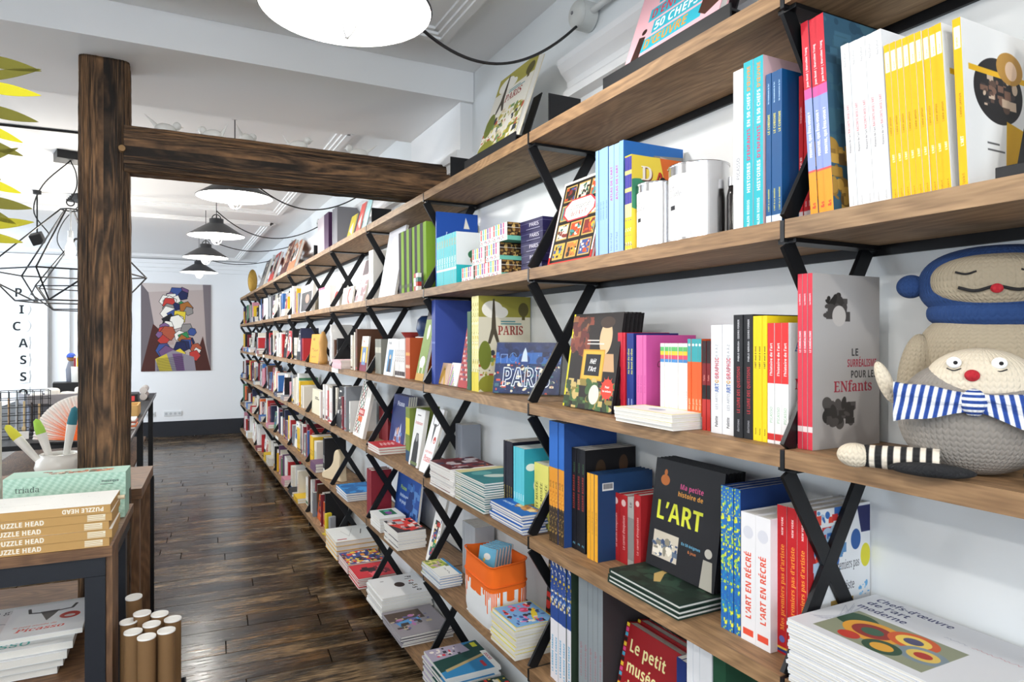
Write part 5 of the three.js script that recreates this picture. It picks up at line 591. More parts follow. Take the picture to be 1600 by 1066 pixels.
row(3, 1.04, 1110, 1145, 508, 2, L({ label: 'white spine with coloured capitals, third shelf', group: 'white alphabet art books', bg: '#e6e7ea', d: 0.17, res: 1300, spine: [['T', 'ART', 0.38, '#3458b0', 0.5, { len: 0.08 }], ['T', 'O', 0.465, '#e89a2c', 0.5, { len: 0.03 }], ['T', 'GRAPHIC', 0.5, '#c83a4a', 0.5, { len: 0.2 }], ['T', 'LES ARTISTES DU XXᵉ SIÈCLE DE A À Z', 0.22, '#8a8e98', 0.32, { len: 0.6, style: 'normal' }], ['T', 'Palette', 0.06, '#2a2a30', 0.34, { len: 0.1 }]] }));
row(3, 1.035, 1145.5, 1175, 492, 2, L({ label: 'thick black spine with red capitals, third shelf', group: 'black question books', bg: '#1b1c20', d: 0.18, res: 1300, hard: true, spine: [['T', 'LE LIVRE DES QUESTIONS', 0.2, '#d0343c', 0.46, { len: 0.38 }], ['T', 'PABLO NERUDA · ISIDRO FERRER', 0.62, '#d8d8dc', 0.3, { len: 0.34 }], ['T', 'ÉDITIONS', 0.05, '#a8a8ae', 0.3, { len: 0.1 }]] }));
row(3, 1.035, 1175.5, 1198, 494, 3, L({ label: 'bright yellow spine with black lettering, third shelf', group: 'yellow word books', bg: '#f4d21c', d: 0.17, res: 1300, spine: [['T', 'l’ART mot à mot', 0.58, '#2a2410', 0.5, { len: 0.3 }], ['T', 'Palette', 0.05, '#4a400c', 0.34]] }));
row(3, 1.035, 1198.5, 1231, 505, 3, L({ label: 'red-topped white spine on the third shelf', group: 'red and white history books', bg: '#e6e4e4', sbg: '#f0eeee', d: 0.17, res: 1300, spine: [['R', 0.5, 1, '#dc3434'], ['T', 'l’histoire de l’art', 0.56, '#fdeeee', 0.5, { len: 0.34 }], ['T', 'PICASSO', 0.17, '#9ac0a0', 0.5, { len: 0.24, style: 'normal' }], ['R', 0.03, 0.08, '#c82c2c']], cover: (c, w, h) => { fill(c, '#e8e6e4', 0, 0, w, h); text(c, 'AVEC', w * 0.1, h * 0.2, h * 0.1, '#3458a0', { font: 'serif' }); text(c, 'MUSÉE', w * 0.1, h * 0.5, h * 0.12, '#b83040', { font: 'serif' }); } }));
pile(SHELF[3], 0.975, sAt(966, 0.985), sAt(1056, 0.985), 0.095, 4, 0.036, L({ bg: '#f2f1ee', sbg: '#f2f1ee', res: 1100, label: 'uppermost white booklet with a thin yellow border lying in front of the pink books', label2: 'white booklet in the low pile in front of the pink books', group: 'low pile of white booklets', cover: (c, w, h) => { fill(c, '#e8e040', 0, 0, w, h); fill(c, '#f6f5f2', 7, 7, w - 14, h - 14); blob(c, '#b8bcd0', w * 0.5, h * 0.5, w * 0.12, h * 0.16); fill(c, '#8a90b0', w * 0.4, h * 0.52, w * 0.2, 3); } }), 'wall', 0.003);
// third shelf, next bay
row(3, 1.035, 667, 680, 466, 4, L({ label: 'tall blue spine at the far bracket of the city-book bay', group: 'tall blue books', bg: '#3c50a0', d: 0.17, res: 700, spine: [['R', 0.48, 0.5, '#6a7cc0']] }));
face(3, 1.2, 686, 716, 466, L({ t: 0.012, label: 'olive and black poster book standing behind the fox card', bg: '#2a2420', res: 500, cover: (c, w, h) => { fill(c, '#8a842c', 0, 0, w, h); fill(c, '#1c1614', 0, 0, w * 0.62, h * 0.5); text(c, 'Le Facteur', w * 0.06, h * 0.16, h * 0.1, '#6a2420', { font: 'serif' }); lines(c, '#c8c08a', w * 0.66, h * 0.3, w * 0.26, 3, h * 0.05, 4); scatter(c, 3, ['#3a3a1c', '#a8a048'], 30, 0, h * 0.5, w, h * 0.5, 6, 20); } }), 4);
face(3, 1.05, 682, 698, 566, L({ label: 'small tan animal cover leaning behind the third bracket', bg: '#caa88a', res: 700, cover: (c, w, h) => { fill(c, '#d0b096', 0, 0, w, h); poly(c, '#c89a3a', [[w * 0.1, h], [w * 0.3, h * 0.4], [w * 0.45, h * 0.1], [w * 0.6, h * 0.4], [w * 0.8, h], [w * 0.65, h], [w * 0.5, h * 0.6], [w * 0.35, h]]); blob(c, '#2a2018', w * 0.5, h * 0.3, 3, 3); } }), 14);
face(3, 1.05, 699, 713, 566, L({ label: 'small multicoloured striped book leaning before the red one', bg: '#e8e4e0', res: 700, cover: (c, w, h) => { fill(c, '#ece8e4', 0, 0, w, h); for (let i = 0; i < 14; i++) poly(c, ['#d83a3a', '#3a6ac8', '#e8c83a', '#3a9a6a', '#8a3a8a', '#48b0d0'][i % 6], [[w * 0.1 + i * w * 0.06, h * 0.1 + i * 6], [w * 0.15 + i * w * 0.06, h * 0.1 + i * 6], [w * 0.05 + i * w * 0.06, h], [i * w * 0.06, h]]); } }), 14);
face(3, 1.05, 715, 729, 500, L({ label: 'red building-block patterned book leaning beside the yellow city books', bg: '#a8262c', res: 700, cover: (c, w, h) => { fill(c, '#b02c30', 0, 0, w, h); for (let j = 4; j < 14; j++) for (let i = 0; i < 6; i++) fill(c, ['#e8dcd8', '#5a1a20', '#3a4a7a', '#d8b0a8'][(i * 3 + j) % 4], w * (0.06 + i * 0.15), h * (j * 0.066), w * 0.1, h * 0.035); text(c, 'de Paris', w * 0.3, h * 0.18, h * 0.1, '#f4e0dc', { max: w * 0.6 }); } }), 10);
row(3, 1.04, 730, 735.5, 487, 1, L({ label: 'dark green spine right before the yellow city books', bg: '#2c5a3c', d: 0.17, res: 700 }));
row(3, 1.033, 736, 747.5, 463, 3, L({ label: 'tall pale yellow city book lettered PARIS with a tower cover, third shelf', group: 'pale yellow city books', bg: '#a8a050', sbg: '#efe6a0', hard: true, d: 0.222, res: 1000, spine: [['R', 0, 0.2, '#e8d84a'], ['S', 0.2, 0.95, ['#d8c86a', '#b8b06a', '#f4f0d0'], 4, 60]], cover: parisCover('#9a9440', '#d9d3bd') }));
{ // city-by-night puzzle book in shrink wrap, turned towards the aisle
  const o = L({ name: 'activity_book', label: 'dark blue city-by-night book lettered PARIS in clear wrapping', t: 0.016, d: 0.25, h: 0.185, hard: true, bg: '#16264a', res: 1300, cover: (c, w, h) => { fill(c, '#142a5a', 0, 0, w, h); fill(c, '#2a62b0', 0, h * 0.2, w, h * 0.22); scatter(c, 2, ['#1a3468', '#10204a', '#20407a'], 50, 0, 0, w, h, 6, 30); poly(c, '#c8d8ec', [[w * 0.4, h * 0.38], [w * 0.42, h * 0.2], [w * 0.45, h * 0.1], [w * 0.48, h * 0.2], [w * 0.5, h * 0.38]]); stroke(c, '#7a9ad0', 3, [[w * 0.08, h * 0.4], [w * 0.08, h * 0.24], [w * 0.18, h * 0.24], [w * 0.18, h * 0.4]]); stroke(c, '#6aa0d8', 2, Array.from({ length: 25 }, (_, i) => [w * 0.27 + Math.cos(i / 4) * w * 0.05, h * 0.3 + Math.sin(i / 4) * h * 0.09])); scatter(c, 9, ['#1c3a5a', '#284a5a', '#5a3a3a', '#3a6a7a', '#c8503c', '#e8e0c0'], 120, 0, h * 0.4, w, h * 0.6, 3, 12); c.font = 'bold ' + h * 0.5 + 'px sans-serif'; c.lineWidth = 5; c.strokeStyle = '#e6f0fa'; c.strokeText('PARIS', w * 0.12, h * 0.86, w * 0.74); } });
  const g = bookGroup(o), ry = -Math.PI / 2 + rad(40), lean = rad(13); g.rotation.order = 'YXZ'; put(g, o, 1.03, SHELF[3] + 0.0062, -2.165, ry, -lean); g.position.x = 1.035; part(g, 'clear_wrap', new THREE.BoxGeometry(o.d + 0.004, o.h + 0.004, o.t + 0.004).translate(o.d / 2, o.h / 2, 0), new THREE.MeshPhysicalMaterial({ transmission: 1, roughness: 0.12, thickness: 0, color: 0xffffff, bumpMap: plasterTex, bumpScale: 0.004 }), 'crinkled clear wrapping');
}
// third shelf, bays towards the far wall
face(3, 1.04, 599, 613, 530, L({ label: 'white book with a blue framed picture and black scratchy letters, third shelf', bg: '#eef0f2', res: 800, cover: (c, w, h) => { fill(c, '#eef0f2', 0, 0, w, h); text(c, 'Frida', w * 0.12, h * 0.12, h * 0.11, '#22222a', { style: 'italic bold' }); fill(c, '#4a8ab8', w * 0.25, h * 0.3, w * 0.5, h * 0.6); blob(c, '#c8b8a0', w * 0.5, h * 0.5, w * 0.1, h * 0.07); poly(c, '#2a2a3a', [[w * 0.35, h * 0.9], [w * 0.42, h * 0.55], [w * 0.6, h * 0.55], [w * 0.66, h * 0.9]]); } }), 8);
row(3, 1.05, 617, 632, 530, 5, L({ label: 'white paperback with a dark foot mark, beside the blue framed picture book', group: 'white paperbacks with dark foot', bg: '#e6e4e2', d: 0.1, res: 600, spine: [['R', 0.05, 0.15, '#3a2a2c'], ['T', 'Art brut', 0.4, '#7a6a6a', 0.5]] }));
row(3, 1.05, 633, 640, 528, 3, L({ label: 'orange-red spine before the green animal book', group: 'orange-red trio', bg: '#c2562c', d: 0.15, res: 600, spine: [['D', 0.3, '#e8d8c0', 0.4], ['D', 0.6, '#e8b060', 0.4]] }));
face(3, 1.035, 648, 660, 482, L({ t: 0.015, label: 'green picture book with white animals leaning at the third bracket', bg: '#6d8a3a', res: 800, cover: (c, w, h) => { fill(c, '#7a9440', 0, 0, w, h); fill(c, '#2a2430', 0, 0, w, h * 0.18); blob(c, '#efece0', w * 0.55, h * 0.35, w * 0.16, h * 0.1); blob(c, '#efece0', w * 0.5, h * 0.75, w * 0.32, h * 0.08); fill(c, '#efece0', w * 0.24, h * 0.75, w * 0.08, h * 0.16); fill(c, '#efece0', w * 0.66, h * 0.75, w * 0.08, h * 0.16); fill(c, '#c89a3a', 0, h * 0.9, w, h * 0.1); } }), 12);
face(3, 1.04, 561, 571, 526, L({ label: 'maroon and yellow bordered picture book on the third shelf', bg: '#7a1c3a', res: 700, cover: (c, w, h) => { fill(c, '#e8b83a', 0, 0, w, h); fill(c, '#f0ece6', 0, 0, w, h * 0.3); fill(c, '#7a1c3a', 0, h * 0.75, w, h * 0.25); fill(c, '#6a8ab8', w * 0.22, h * 0.32, w * 0.56, h * 0.5); blob(c, '#e8e0d0', w * 0.5, h * 0.6, w * 0.14, h * 0.14); text(c, 'Paul', w * 0.2, h * 0.14, h * 0.1, '#c8503c'); } }), 6);
row(3, 1.05, 577, 595, 530, 6, L({ label: 'grey-green spine between the maroon and white picture books', group: 'grey-green spines', bg: '#8a8a80', d: 0.1, res: 500, spine: [['R', 0.6, 0.75, '#c8c4b4']] }));
face(3, 1.03, 476, 497, 523, L({ t: 0.02, label: 'ochre book with black scratched drawing facing out, third shelf', bg: '#d89a2c', res: 800, cover: (c, w, h) => { fill(c, '#dca032', 0, 0, w, h); text(c, 'PABLO', w * 0.2, h * 0.18, h * 0.12, '#2a2014', { max: w * 0.6 }); scribble(c, '#2a2014', w * 0.15, h * 0.55, w * 0.7, 26, 4); scribble(c, '#2a2014', w * 0.2, h * 0.8, w * 0.5, 18, 7); } }), 6);
{ const z = -sAt(505, 1.05), g = thing('wooden_figure', 'slender carved wooden figure beside the ochre book', 'figurine', [1.05, SHELF[3] + 0.0005, z]); part(g, 'figure', lathe([[0, 0], [0.03, 0], [0.034, 0.03], [0.026, 0.1], [0.034, 0.17], [0.022, 0.22], [0.012, 0.25], [0, 0.255]], 20), flat(0xb98a4a, 0.7)); }
pile(SHELF[3], 0.985, 4.62, 4.36, 0.16, 6, 0.058, L({ bg: '#d8a8b0', sbg: '#e4bcc2', res: 400, label: 'topmost pink booklet of the pile on the third shelf', label2: 'pink booklet in the pile on the third shelf', group: 'pile of pink booklets', cover: (c, w, h) => fill(c, '#e8c8cc', 0, 0, w, h) }), 'far', 0.003);
{ const z = -sAt(578, 1.16), y = SHELF[3] + 0.215; }
{ const s = 3.35, X = 1.21, g = thing('ceramic_pot', 'blue ceramic pot on a stand behind the white paperbacks', 'pot', [X, SHELF[3] + 0.0005, -s]); part(g, 'stand', rbox(0.09, 0.21, 0.12, 0.004), flat(0xdfe2e2, 0.8)); part(g, 'body', lathe([[0, 0.2106], [0.04, 0.2106], [0.058, 0.25], [0.05, 0.3], [0.03, 0.32], [0, 0.322]], 28), std({ color: 0x1f3a66, roughness: 0.3 })); const r = thing('red_bowl', 'small red bowl on a stand on the third shelf', 'bowl', [X, SHELF[3] + 0.0005, -3.62]); part(r, 'stand', rbox(0.09, 0.2, 0.1, 0.004), flat(0xdfe2e2, 0.8)); part(r, 'bowl', lathe([[0, 0.2006], [0.03, 0.2006], [0.055, 0.235], [0.051, 0.236], [0.027, 0.205], [0, 0.205]], 28), flat(0xa8302c, 0.4)); }
// ================================================================ fourth shelf
row(4, 1.035, 857, 881, 655, 5, L({ label: 'tall blue and orange spine at the bracket, fourth shelf', group: 'blue and orange tall books', bg: '#24427a', d: 0.19, res: 1000, spine: [['R', 0, 0.3, '#3a2c1c'], ['S', 0, 0.3, ['#6a5a34', '#2a2018', '#a88a4a'], 3, 40], ['R', 0.3, 0.62, '#e0962c'], ['S', 0.3, 0.5, ['#c87a20', '#e8a83c'], 6, 30], ['R', 0.62, 1, '#2c6ac0'], ['T', 'Paris', 0.45, '#5a3a10', 0.5, { len: 0.15 }]] }));
row(4, 1.06, 893, 914, 702, 3, L({ label: 'black book with small red title, fourth shelf', group: 'black red-titled books', bg: '#15151a', d: 0.18, res: 1000, spine: [['T', 'BIZARRE BIZARRE', 0.4, '#b83a30', 0.5, { len: 0.34 }], ['T', 'Musée', 0.76, '#4a7a4a', 0.4, { len: 0.12 }], ['T', '2', 0.05, '#6ab0c8', 0.6]], cover: (c, w, h) => { fill(c, '#141316', 0, 0, w, h); blob(c, '#3a2a1c', w * 0.3, h * 0.2, w * 0.1, h * 0.1); blob(c, '#4a3424', w * 0.75, h * 0.16, w * 0.09, h * 0.09); } }));
row(4, 1.05, 917, 933, 741, 3, L({ label: 'mustard yellow spine with a navy cover, fourth shelf', group: 'mustard and navy books', bg: '#1c3a60', sbg: '#eaa82a', d: 0.19, res: 1000, hard: true, spine: [['T', 'Le musée des grands', 0.3, '#8a5a10', 0.4, { len: 0.4, style: 'normal' }]], cover: (c, w, h) => { fill(c, '#1d3c64', 0, 0, w, h); fill(c, '#e6e6e2', w * 0.08, h * 0.1, w * 0.2, h * 0.09); for (let i = 0; i < 12; i++) fill(c, '#33333a', w * (0.1 + i * 0.014), h * 0.11, 1.5, h * 0.06); } }));
row(4, 1.112, 956, 980, 772, 2, L({ label: 'thick red elastic notebook spine, first pair', group: 'red notebook pair', bg: '#a82428', d: 0.15, res: 1000, hard: true, spine: [['T', 'Le carnet d’esquisses', 0.2, '#e8c8c4', 0.4, { style: 'normal', len: 0.5 }], ['D', 0.88, '#e0c0bc', 0.28]] }));
row(4, 1.112, 980.5, 990, 778, 1, L({ label: 'grey box spine between the red notebooks', bg: '#a8a4a0', d: 0.15, res: 900, spine: [['T', 'Le', 0.85, '#5a5a5a', 0.5], ['R', 0.1, 0.7, '#8a8684']] }));
row(4, 1.112, 990.5, 1001, 774, 1, L({ label: 'single red notebook spine next to the black art-history book', bg: '#a82428', d: 0.15, res: 1000, hard: true, spine: [['T', 'Le carnet d’esquisses', 0.2, '#e8c8c4', 0.4, { style: 'normal', len: 0.5 }], ['D', 0.88, '#e0c0bc', 0.28]] }));
face(4, 1.105, 1009, 1115, 727, L({ t: 0.012, label: 'black book with big lime lettering, facing out on the fourth shelf', label2: 'black copy standing behind the lime-lettered art-history book', group: 'black art-history books', bg: '#141417', res: 1300, hard: true, h: 0.275, edge: 0x1a1a1d, cover: (c, w, h) => { fill(c, '#15151a', 0, 0, w, h); text(c, 'Ma petite', w * 0.4, h * 0.21, h * 0.065, '#d8508a', { max: w * 0.42 }); text(c, 'histoire de', w * 0.38, h * 0.28, h * 0.062, '#e8a03a', { max: w * 0.46 }); text(c, 'L’ART', w * 0.07, h * 0.47, h * 0.24, '#d8dc3a', { max: w * 0.9 }); blob(c, '#b8682c', w * 0.17, h * 0.19, w * 0.07, h * 0.05); blob(c, '#b8682c', w * 0.17, h * 0.12, w * 0.025, h * 0.03); fill(c, '#c9bfae', w * 0.08, h * 0.66, w * 0.38, h * 0.24); scatter(c, 5, ['#3a4a6a', '#5a6a80', '#e8e0d0', '#8a8474'], 50, w * 0.09, h * 0.74, w * 0.35, h * 0.14, 4, 16); blob(c, '#b8b4aa', w * 0.88, h * 0.7, w * 0.05, h * 0.04); poly(c, '#a8a498', [[w * 0.82, h * 0.76], [w * 0.94, h * 0.76], [w * 0.97, h], [w * 0.8, h]]); text(c, 'En 50 énigmes', w * 0.5, h * 0.7, h * 0.035, '#6ab4d8'); text(c, '& jeux', w * 0.6, h * 0.75, h * 0.035, '#d87a3a'); text(c, '♪', w * 0.62, h * 0.9, h * 0.1, '#d8dc3a'); } }), 8, 5, 0.0345);
row(4, 1.055, 1126, 1156, 762, 3, L({ label: 'blue and lime dotted spine beside the white playtime books', group: 'blue and lime dotted books', bg: '#17356e', sbg: '#2a6ab0', d: 0.18, res: 1200, hard: true, spine: [['R', 0, 1, '#2a6ab4'], ['S', 0, 1, ['#c8d83a', '#a8d04a', '#e0e04a', '#2a8ab8'], 9, 150]] }));
row(4, 1.052, 1156.5, 1203, 806, 2, L({ label: 'thick white spine with large red lettering, fourth shelf', group: 'white playtime books', bg: '#eceaec', d: 0.16, res: 1300, hard: true, spine: [['T', 'L’ART EN RÉCRÉ', 0.18, '#e2503a', 0.52, { len: 0.52, wide: 1 }], ['P', 0.05, 0.1, '#e2503a'], ['D', 0.85, '#d8d8e0', 0.34], ['T', '✎', 0.81, '#4a4a52', 0.8, { style: 'normal' }]] }));
row(4, 1.072, 1213.5, 1261, 795, 3, L({ label: 'red spine with orange lettering beside the near bracket', group: 'red first-steps books', bg: '#e6e6e8', sbg: '#b81c22', d: 0.184, res: 1300, hard: true, spine: [['R', 0, 1, '#bb1d24'], ['R', 0.03, 0.045, '#e8c04a'], ['R', 0.015, 0.03, '#2a3a80'], ['D', 0.1, '#6a70b8', 0.3], ['T', 'Mes premiers pas d’artiste', 0.16, '#f0a03c', 0.56, { style: 'bold', font: 'serif', len: 0.58 }], ['T', 'NEW YORK', 0.8, '#f4e4e0', 0.3, { len: 0.16 }]], cover: (c, w, h) => { fill(c, '#e4e6e8', 0, 0, w, h); fill(c, '#a01c22', 0, 0, w * 0.14, h); scatter(c, 4, ['#c83a3a', '#3a6ab0', '#5a8ab8', '#d84a3a', '#a8c0d8'], 60, w * 0.14, h * 0.02, w * 0.4, h * 0.4, 4, 22); poly(c, '#262a5a', [[w * 0.78, h * 0.02], [w, h * 0.02], [w, h * 0.2], [w * 0.85, h * 0.2]]); blob(c, '#2f5a9a', w * 0.76, h * 0.24, w * 0.08, h * 0.07); blob(c, '#d8d03a', w * 0.92, h * 0.36, w * 0.08, h * 0.08); text(c, 'premiers pas', w * 0.42, h * 0.4, h * 0.08, '#2a2a30', { font: 'serif', style: 'normal', max: w * 0.4 }); text(c, 'd’artiste', w * 0.42, h * 0.54, h * 0.08, '#2a2a30', { font: 'serif', style: 'normal', max: w * 0.32 }); fill(c, '#a88a4a', w * 0.36, h * 0.62, w * 0.36, h * 0.34); fill(c, '#2a3a34', w * 0.39, h * 0.65, w * 0.3, h * 0.28); scatter(c, 8, ['#6aa8d8', '#9ac8e8'], 30, w * 0.78, h * 0.55, w * 0.2, h * 0.25, 2, 9); } }));
pile(SHELF[4], 0.995, 1.40, 1.135, 0.2, 3, 0.0335, L({ bg: '#20352c', sbg: '#28483a', res: 1000, hard: true, label: 'topmost dark green art book lying below the lime-lettered book', label2: 'dark green art book in the flat pile of three', group: 'flat pile of dark green art books', cover: (c, w, h) => { fill(c, '#1c2c24', 0, 0, w, h); scatter(c, 12, ['#243a2e', '#16221c', '#2c4436'], 70, 0, 0, w, h, 6, 26); poly(c, '#c8a868', [[w * 0.3, h * 0.2], [w * 0.36, h * 0.5], [w * 0.5, h * 0.72], [w * 0.46, h * 0.78], [w * 0.3, h * 0.6], [w * 0.26, h * 0.3]]); text(c, 'La première histoire', w * 0.42, h * 0.2, h * 0.13, '#a8cc4a', { max: w * 0.55 }); } }), 'wall', 0.003);
pile(SHELF[4], 1.0, 0.848, 0.535, 0.25, 18, 0.113, L({ bg: '#dfe1e6', sbg: '#e9eaee', res: 1300, label: 'top copy of the tall white stack, its cover showing coloured discs', label2: 'white copy inside the tall stack beside the near bracket', group: 'tall stack of white disc-cover books', cover: (c, w, h) => { fill(c, '#d9dbe0', 0, 0, w, h); stroke(c, '#b4b8c4', 1.5, Array.from({ length: 30 }, (_, i) => [w * (0.02 + 0.14 * Math.abs(Math.sin(i * 1.7))), h * (0.3 + 0.5 * Math.abs(Math.cos(i * 2.3)))])); text(c, 'Chefs-d’œuvre', w * 0.06, h * 0.1, h * 0.1, '#3a3f66', { max: w * 0.46 }); text(c, 'de l’art', w * 0.06, h * 0.21, h * 0.1, '#3a3f66', { max: w * 0.26 }); text(c, 'moderne', w * 0.06, h * 0.32, h * 0.1, '#3a3f66', { max: w * 0.3 }); fill(c, '#8a8f78', w * 0.12, h * 0.42, w * 0.62, h * 0.5); const cs = [['#2f4a38', 0.2, 0.58, 0.12], ['#d89a34', 0.34, 0.66, 0.16], ['#8a2f2c', 0.34, 0.66, 0.11], ['#3a5a48', 0.34, 0.66, 0.06], ['#c8582c', 0.52, 0.56, 0.13], ['#e8c85a', 0.52, 0.56, 0.09], ['#4a4a6a', 0.52, 0.56, 0.05], ['#7a8a94', 0.64, 0.7, 0.12], ['#d8b85a', 0.64, 0.7, 0.08], ['#a8342c', 0.64, 0.7, 0.045], ['#2f4a38', 0.48, 0.82, 0.1], ['#d8a03c', 0.48, 0.82, 0.06], ['#b83a2c', 0.3, 0.84, 0.06]]; c.save(); c.beginPath(); c.rect(w * 0.12, h * 0.42, w * 0.62, h * 0.5); c.clip(); for (const [k, x, y, r] of cs) blob(c, k, x * w, y * h, r * w, r * w * 0.8); c.restore(); scribble(c, '#8a90a8', w * 0.56, h * 0.3, w * 0.12, 8, 3); scribble(c, '#c88a90', w * 0.7, h * 0.3, w * 0.24, 9, 5); } }), 'wall', 0.003, 0);
// fourth shelf, magazine bay
pile(SHELF[4], 0.985, 2.69, 2.42, 0.2, 12, 0.1, L({ name: 'magazine', category: 'magazine', bg: '#eceaee', sbg: '#e8e6ea', res: 800, label: 'top maroon-covered magazine of the farther magazine stack', label2: 'white-edged magazine inside the farther magazine stack', group: 'farther magazine stack', cover: (c, w, h) => { fill(c, '#5a1c24', 0, 0, w, h); fill(c, '#e8e4e4', 0, 0, w, h * 0.16); blob(c, '#c86a2c', w * 0.2, h * 0.3, w * 0.12, h * 0.1); scatter(c, 5, ['#7a2a30', '#2a2a4a', '#b8b0b4', '#3a1418'], 50, 0, h * 0.2, w, h * 0.8, 6, 26); } }), 'near', 0.003);
pile(SHELF[4], 0.985, 2.405, 2.135, 0.2, 13, 0.108, L({ name: 'magazine', category: 'magazine', bg: '#2c6a72', sbg: '#2f8078', res: 800, label: 'top teal-covered magazine of the nearer magazine stack', label2: 'white-edged magazine inside the nearer magazine stack', group: 'nearer magazine stack', cover: (c, w, h) => { fill(c, '#2f7a80', 0, 0, w, h); blob(c, '#c8d8d0', w * 0.5, h * 0.4, w * 0.24, h * 0.1, 0.4); blob(c, '#5aa0a0', w * 0.65, h * 0.65, w * 0.2, h * 0.12); poly(c, '#d8d09a', [[w * 0.0, h * 0.85], [w, h * 0.8], [w, h], [0, h]]); blob(c, '#d8a080', w * 0.25, h * 0.25, w * 0.08, h * 0.06); } }), 'near', 0.003);
row(4, 1.06, 786, 800, 690, 4, L({ label: 'black spine with yellow foot beside the magazine stacks', group: 'black yellow-footed books', bg: '#1b1b2a', d: 0.17, res: 800, spine: [['R', 0, 0.14, '#d8d03a'], ['T', 'Paris secret', 0.2, '#c8b43a', 0.5, { len: 0.3 }]] }));
row(4, 1.05, 802, 819, 700, 5, L({ label: 'turquoise city guide with a round portrait on its cover', group: 'turquoise city guides', bg: '#2f9aac', sbg: '#5ac4d4', d: 0.16, res: 900, spine: [['T', 'PARIS', 0.3, '#e8f4f4', 0.5, { len: 0.2 }]], cover: (c, w, h) => { fill(c, '#2f9cae', 0, 0, w, h); blob(c, '#e8f0ee', w * 0.16, h * 0.25, w * 0.12, h * 0.05); text(c, 'PARIS', w * 0.4, h * 0.28, h * 0.16, '#1c3a4a', { max: w * 0.55 }); blob(c, '#f2e8dc', w * 0.36, h * 0.5, w * 0.14, h * 0.11); blob(c, '#b8583a', w * 0.36, h * 0.5, w * 0.1, h * 0.08); fill(c, '#8a7a4a', 0, h * 0.74, w, h * 0.26); for (let i = 0; i < 8; i++) fill(c, '#d8c890', w * (0.05 + i * 0.12), h * 0.78, w * 0.05, h * 0.16); } }));
row(4, 1.085, 834, 857, 726, 3, L({ label: 'pale yellow booklet with serif spine lettering by the bracket', group: 'pale yellow museum booklets', bg: '#eee87a', d: 0.12, res: 900, spine: [['T', 'PETIT MUSÉE', 0.12, '#5a5a2a', 0.55, { len: 0.6, font: 'serif' }]] }));
pile(SHELF[4], 0.985, 2.085, 1.852, 0.09, 7, 0.062, L({ bg: '#1f5aa8', sbg: '#1c3a78', res: 1000, label: 'top blue booklet of the pile beneath the yellow museum booklets', label2: 'blue-covered booklet in the pile beneath the yellow museum booklets', group: 'pile of blue booklets', cover: (c, w, h) => { fill(c, '#2060b4', 0, 0, w, h); text(c, 'RACONTE', w * 0.1, h * 0.56, h * 0.18, '#e8f0f8', { max: w * 0.6 }); scatter(c, 4, ['#d8a05a', '#8a5a34', '#e8d0a0', '#b87838'], 40, w * 0.4, h * 0.1, w * 0.5, h * 0.35, 4, 16); } }), 'wall', 0.004);
row(4, 1.15, 711, 722, 632, 5, L({ label: 'grey spine behind the skull-covered book', group: 'grey spines behind the skull cover', bg: '#8a8f98', d: 0.09, res: 500, h: 0.235 }));
// fourth shelf, bay with the portrait books
pile(SHELF[4], 0.985, 3.69, 3.46, 0.15, 3, 0.04, L({ bg: '#c02c34', sbg: '#c82e30', res: 800, label: 'top red booklet with a pale pattern lying at the bracket, fourth shelf', label2: 'red and green edged booklet under the patterned red one', group: 'pile of red booklets', spine: [['R', 0.6, 0.85, '#5aa83a']], cover: (c, w, h) => { fill(c, '#c43038', 0, 0, w, h); stroke(c, '#f0c8c4', 5, Array.from({ length: 20 }, (_, i) => [w * (0.2 + 0.03 * i), h * (0.5 + 0.2 * Math.sin(i * 1.3))])); } }), 'near', 0.004);
row(4, 1.15, 592, 606, 624, 4, L({ label: 'dark red spine behind the red booklets', group: 'dark red spines', bg: '#7a2028', d: 0.1, res: 500, h: 0.2 }));
face(4, 1.12, 607, 629, 610, L({ t: 0.012, label: 'navy book facing out behind the cross bracket, fourth shelf', label2: 'navy copy behind the facing navy book', group: 'navy facing books', bg: '#25306a', res: 700, h: 0.3, cover: (c, w, h) => { fill(c, '#2a3672', 0, 0, w, h); text(c, 'Picasso', w * 0.3, h * 0.16, h * 0.12, '#e6e8f2', { max: w * 0.6 }); poly(c, '#b8c0d8', [[w * 0.2, h], [w * 0.4, h * 0.6], [w * 0.5, h * 0.8], [w * 0.7, h * 0.5], [w * 0.8, h]]); scatter(c, 3, ['#d8b098', '#6a88c0', '#8a4a4a'], 20, w * 0.2, h * 0.6, w * 0.6, h * 0.35, 4, 16); } }), 7, 4);
row(4, 1.06, 633, 640, 637, 3, L({ label: 'green and yellow spine next to the black-and-white photo book', group: 'green and yellow trio', bg: '#7a8a3a', d: 0.16, res: 500, spine: [['R', 0.5, 0.8, '#d8d03a'], ['R', 0, 0.2, '#2a4a6a']] }));
face(4, 1.04, 638, 652, 637, L({ t: 0.02, label: 'white book with a black-and-white photograph and red lettering', bg: '#ecebea', res: 900, cover: (c, w, h) => { fill(c, '#edecea', 0, 0, w, h); lines(c, '#5a5a5e', w * 0.25, h * 0.1, w * 0.5, 1, 6, 4); text(c, 'le minotaure', w * 0.12, h * 0.24, h * 0.07, '#b83a34', { max: w * 0.76, font: 'serif' }); poly(c, '#2c2c2e', [[w * 0.2, h], [w * 0.24, h * 0.6], [w * 0.4, h * 0.42], [w * 0.62, h * 0.42], [w * 0.76, h * 0.62], [w * 0.8, h]]); blob(c, '#8a8a8a', w * 0.5, h * 0.5, w * 0.12, h * 0.07); fill(c, '#6a7a4a', w * 0.16, h * 0.92, w * 0.7, h * 0.05); } }), 9);
face(4, 1.03, 654, 668, 637, L({ t: 0.014, label: 'white skull-drawing book leaning at the third bracket, fourth shelf', bg: '#f0f0f2', res: 1100, cover: bullCover, h: 0.3 }), 16);
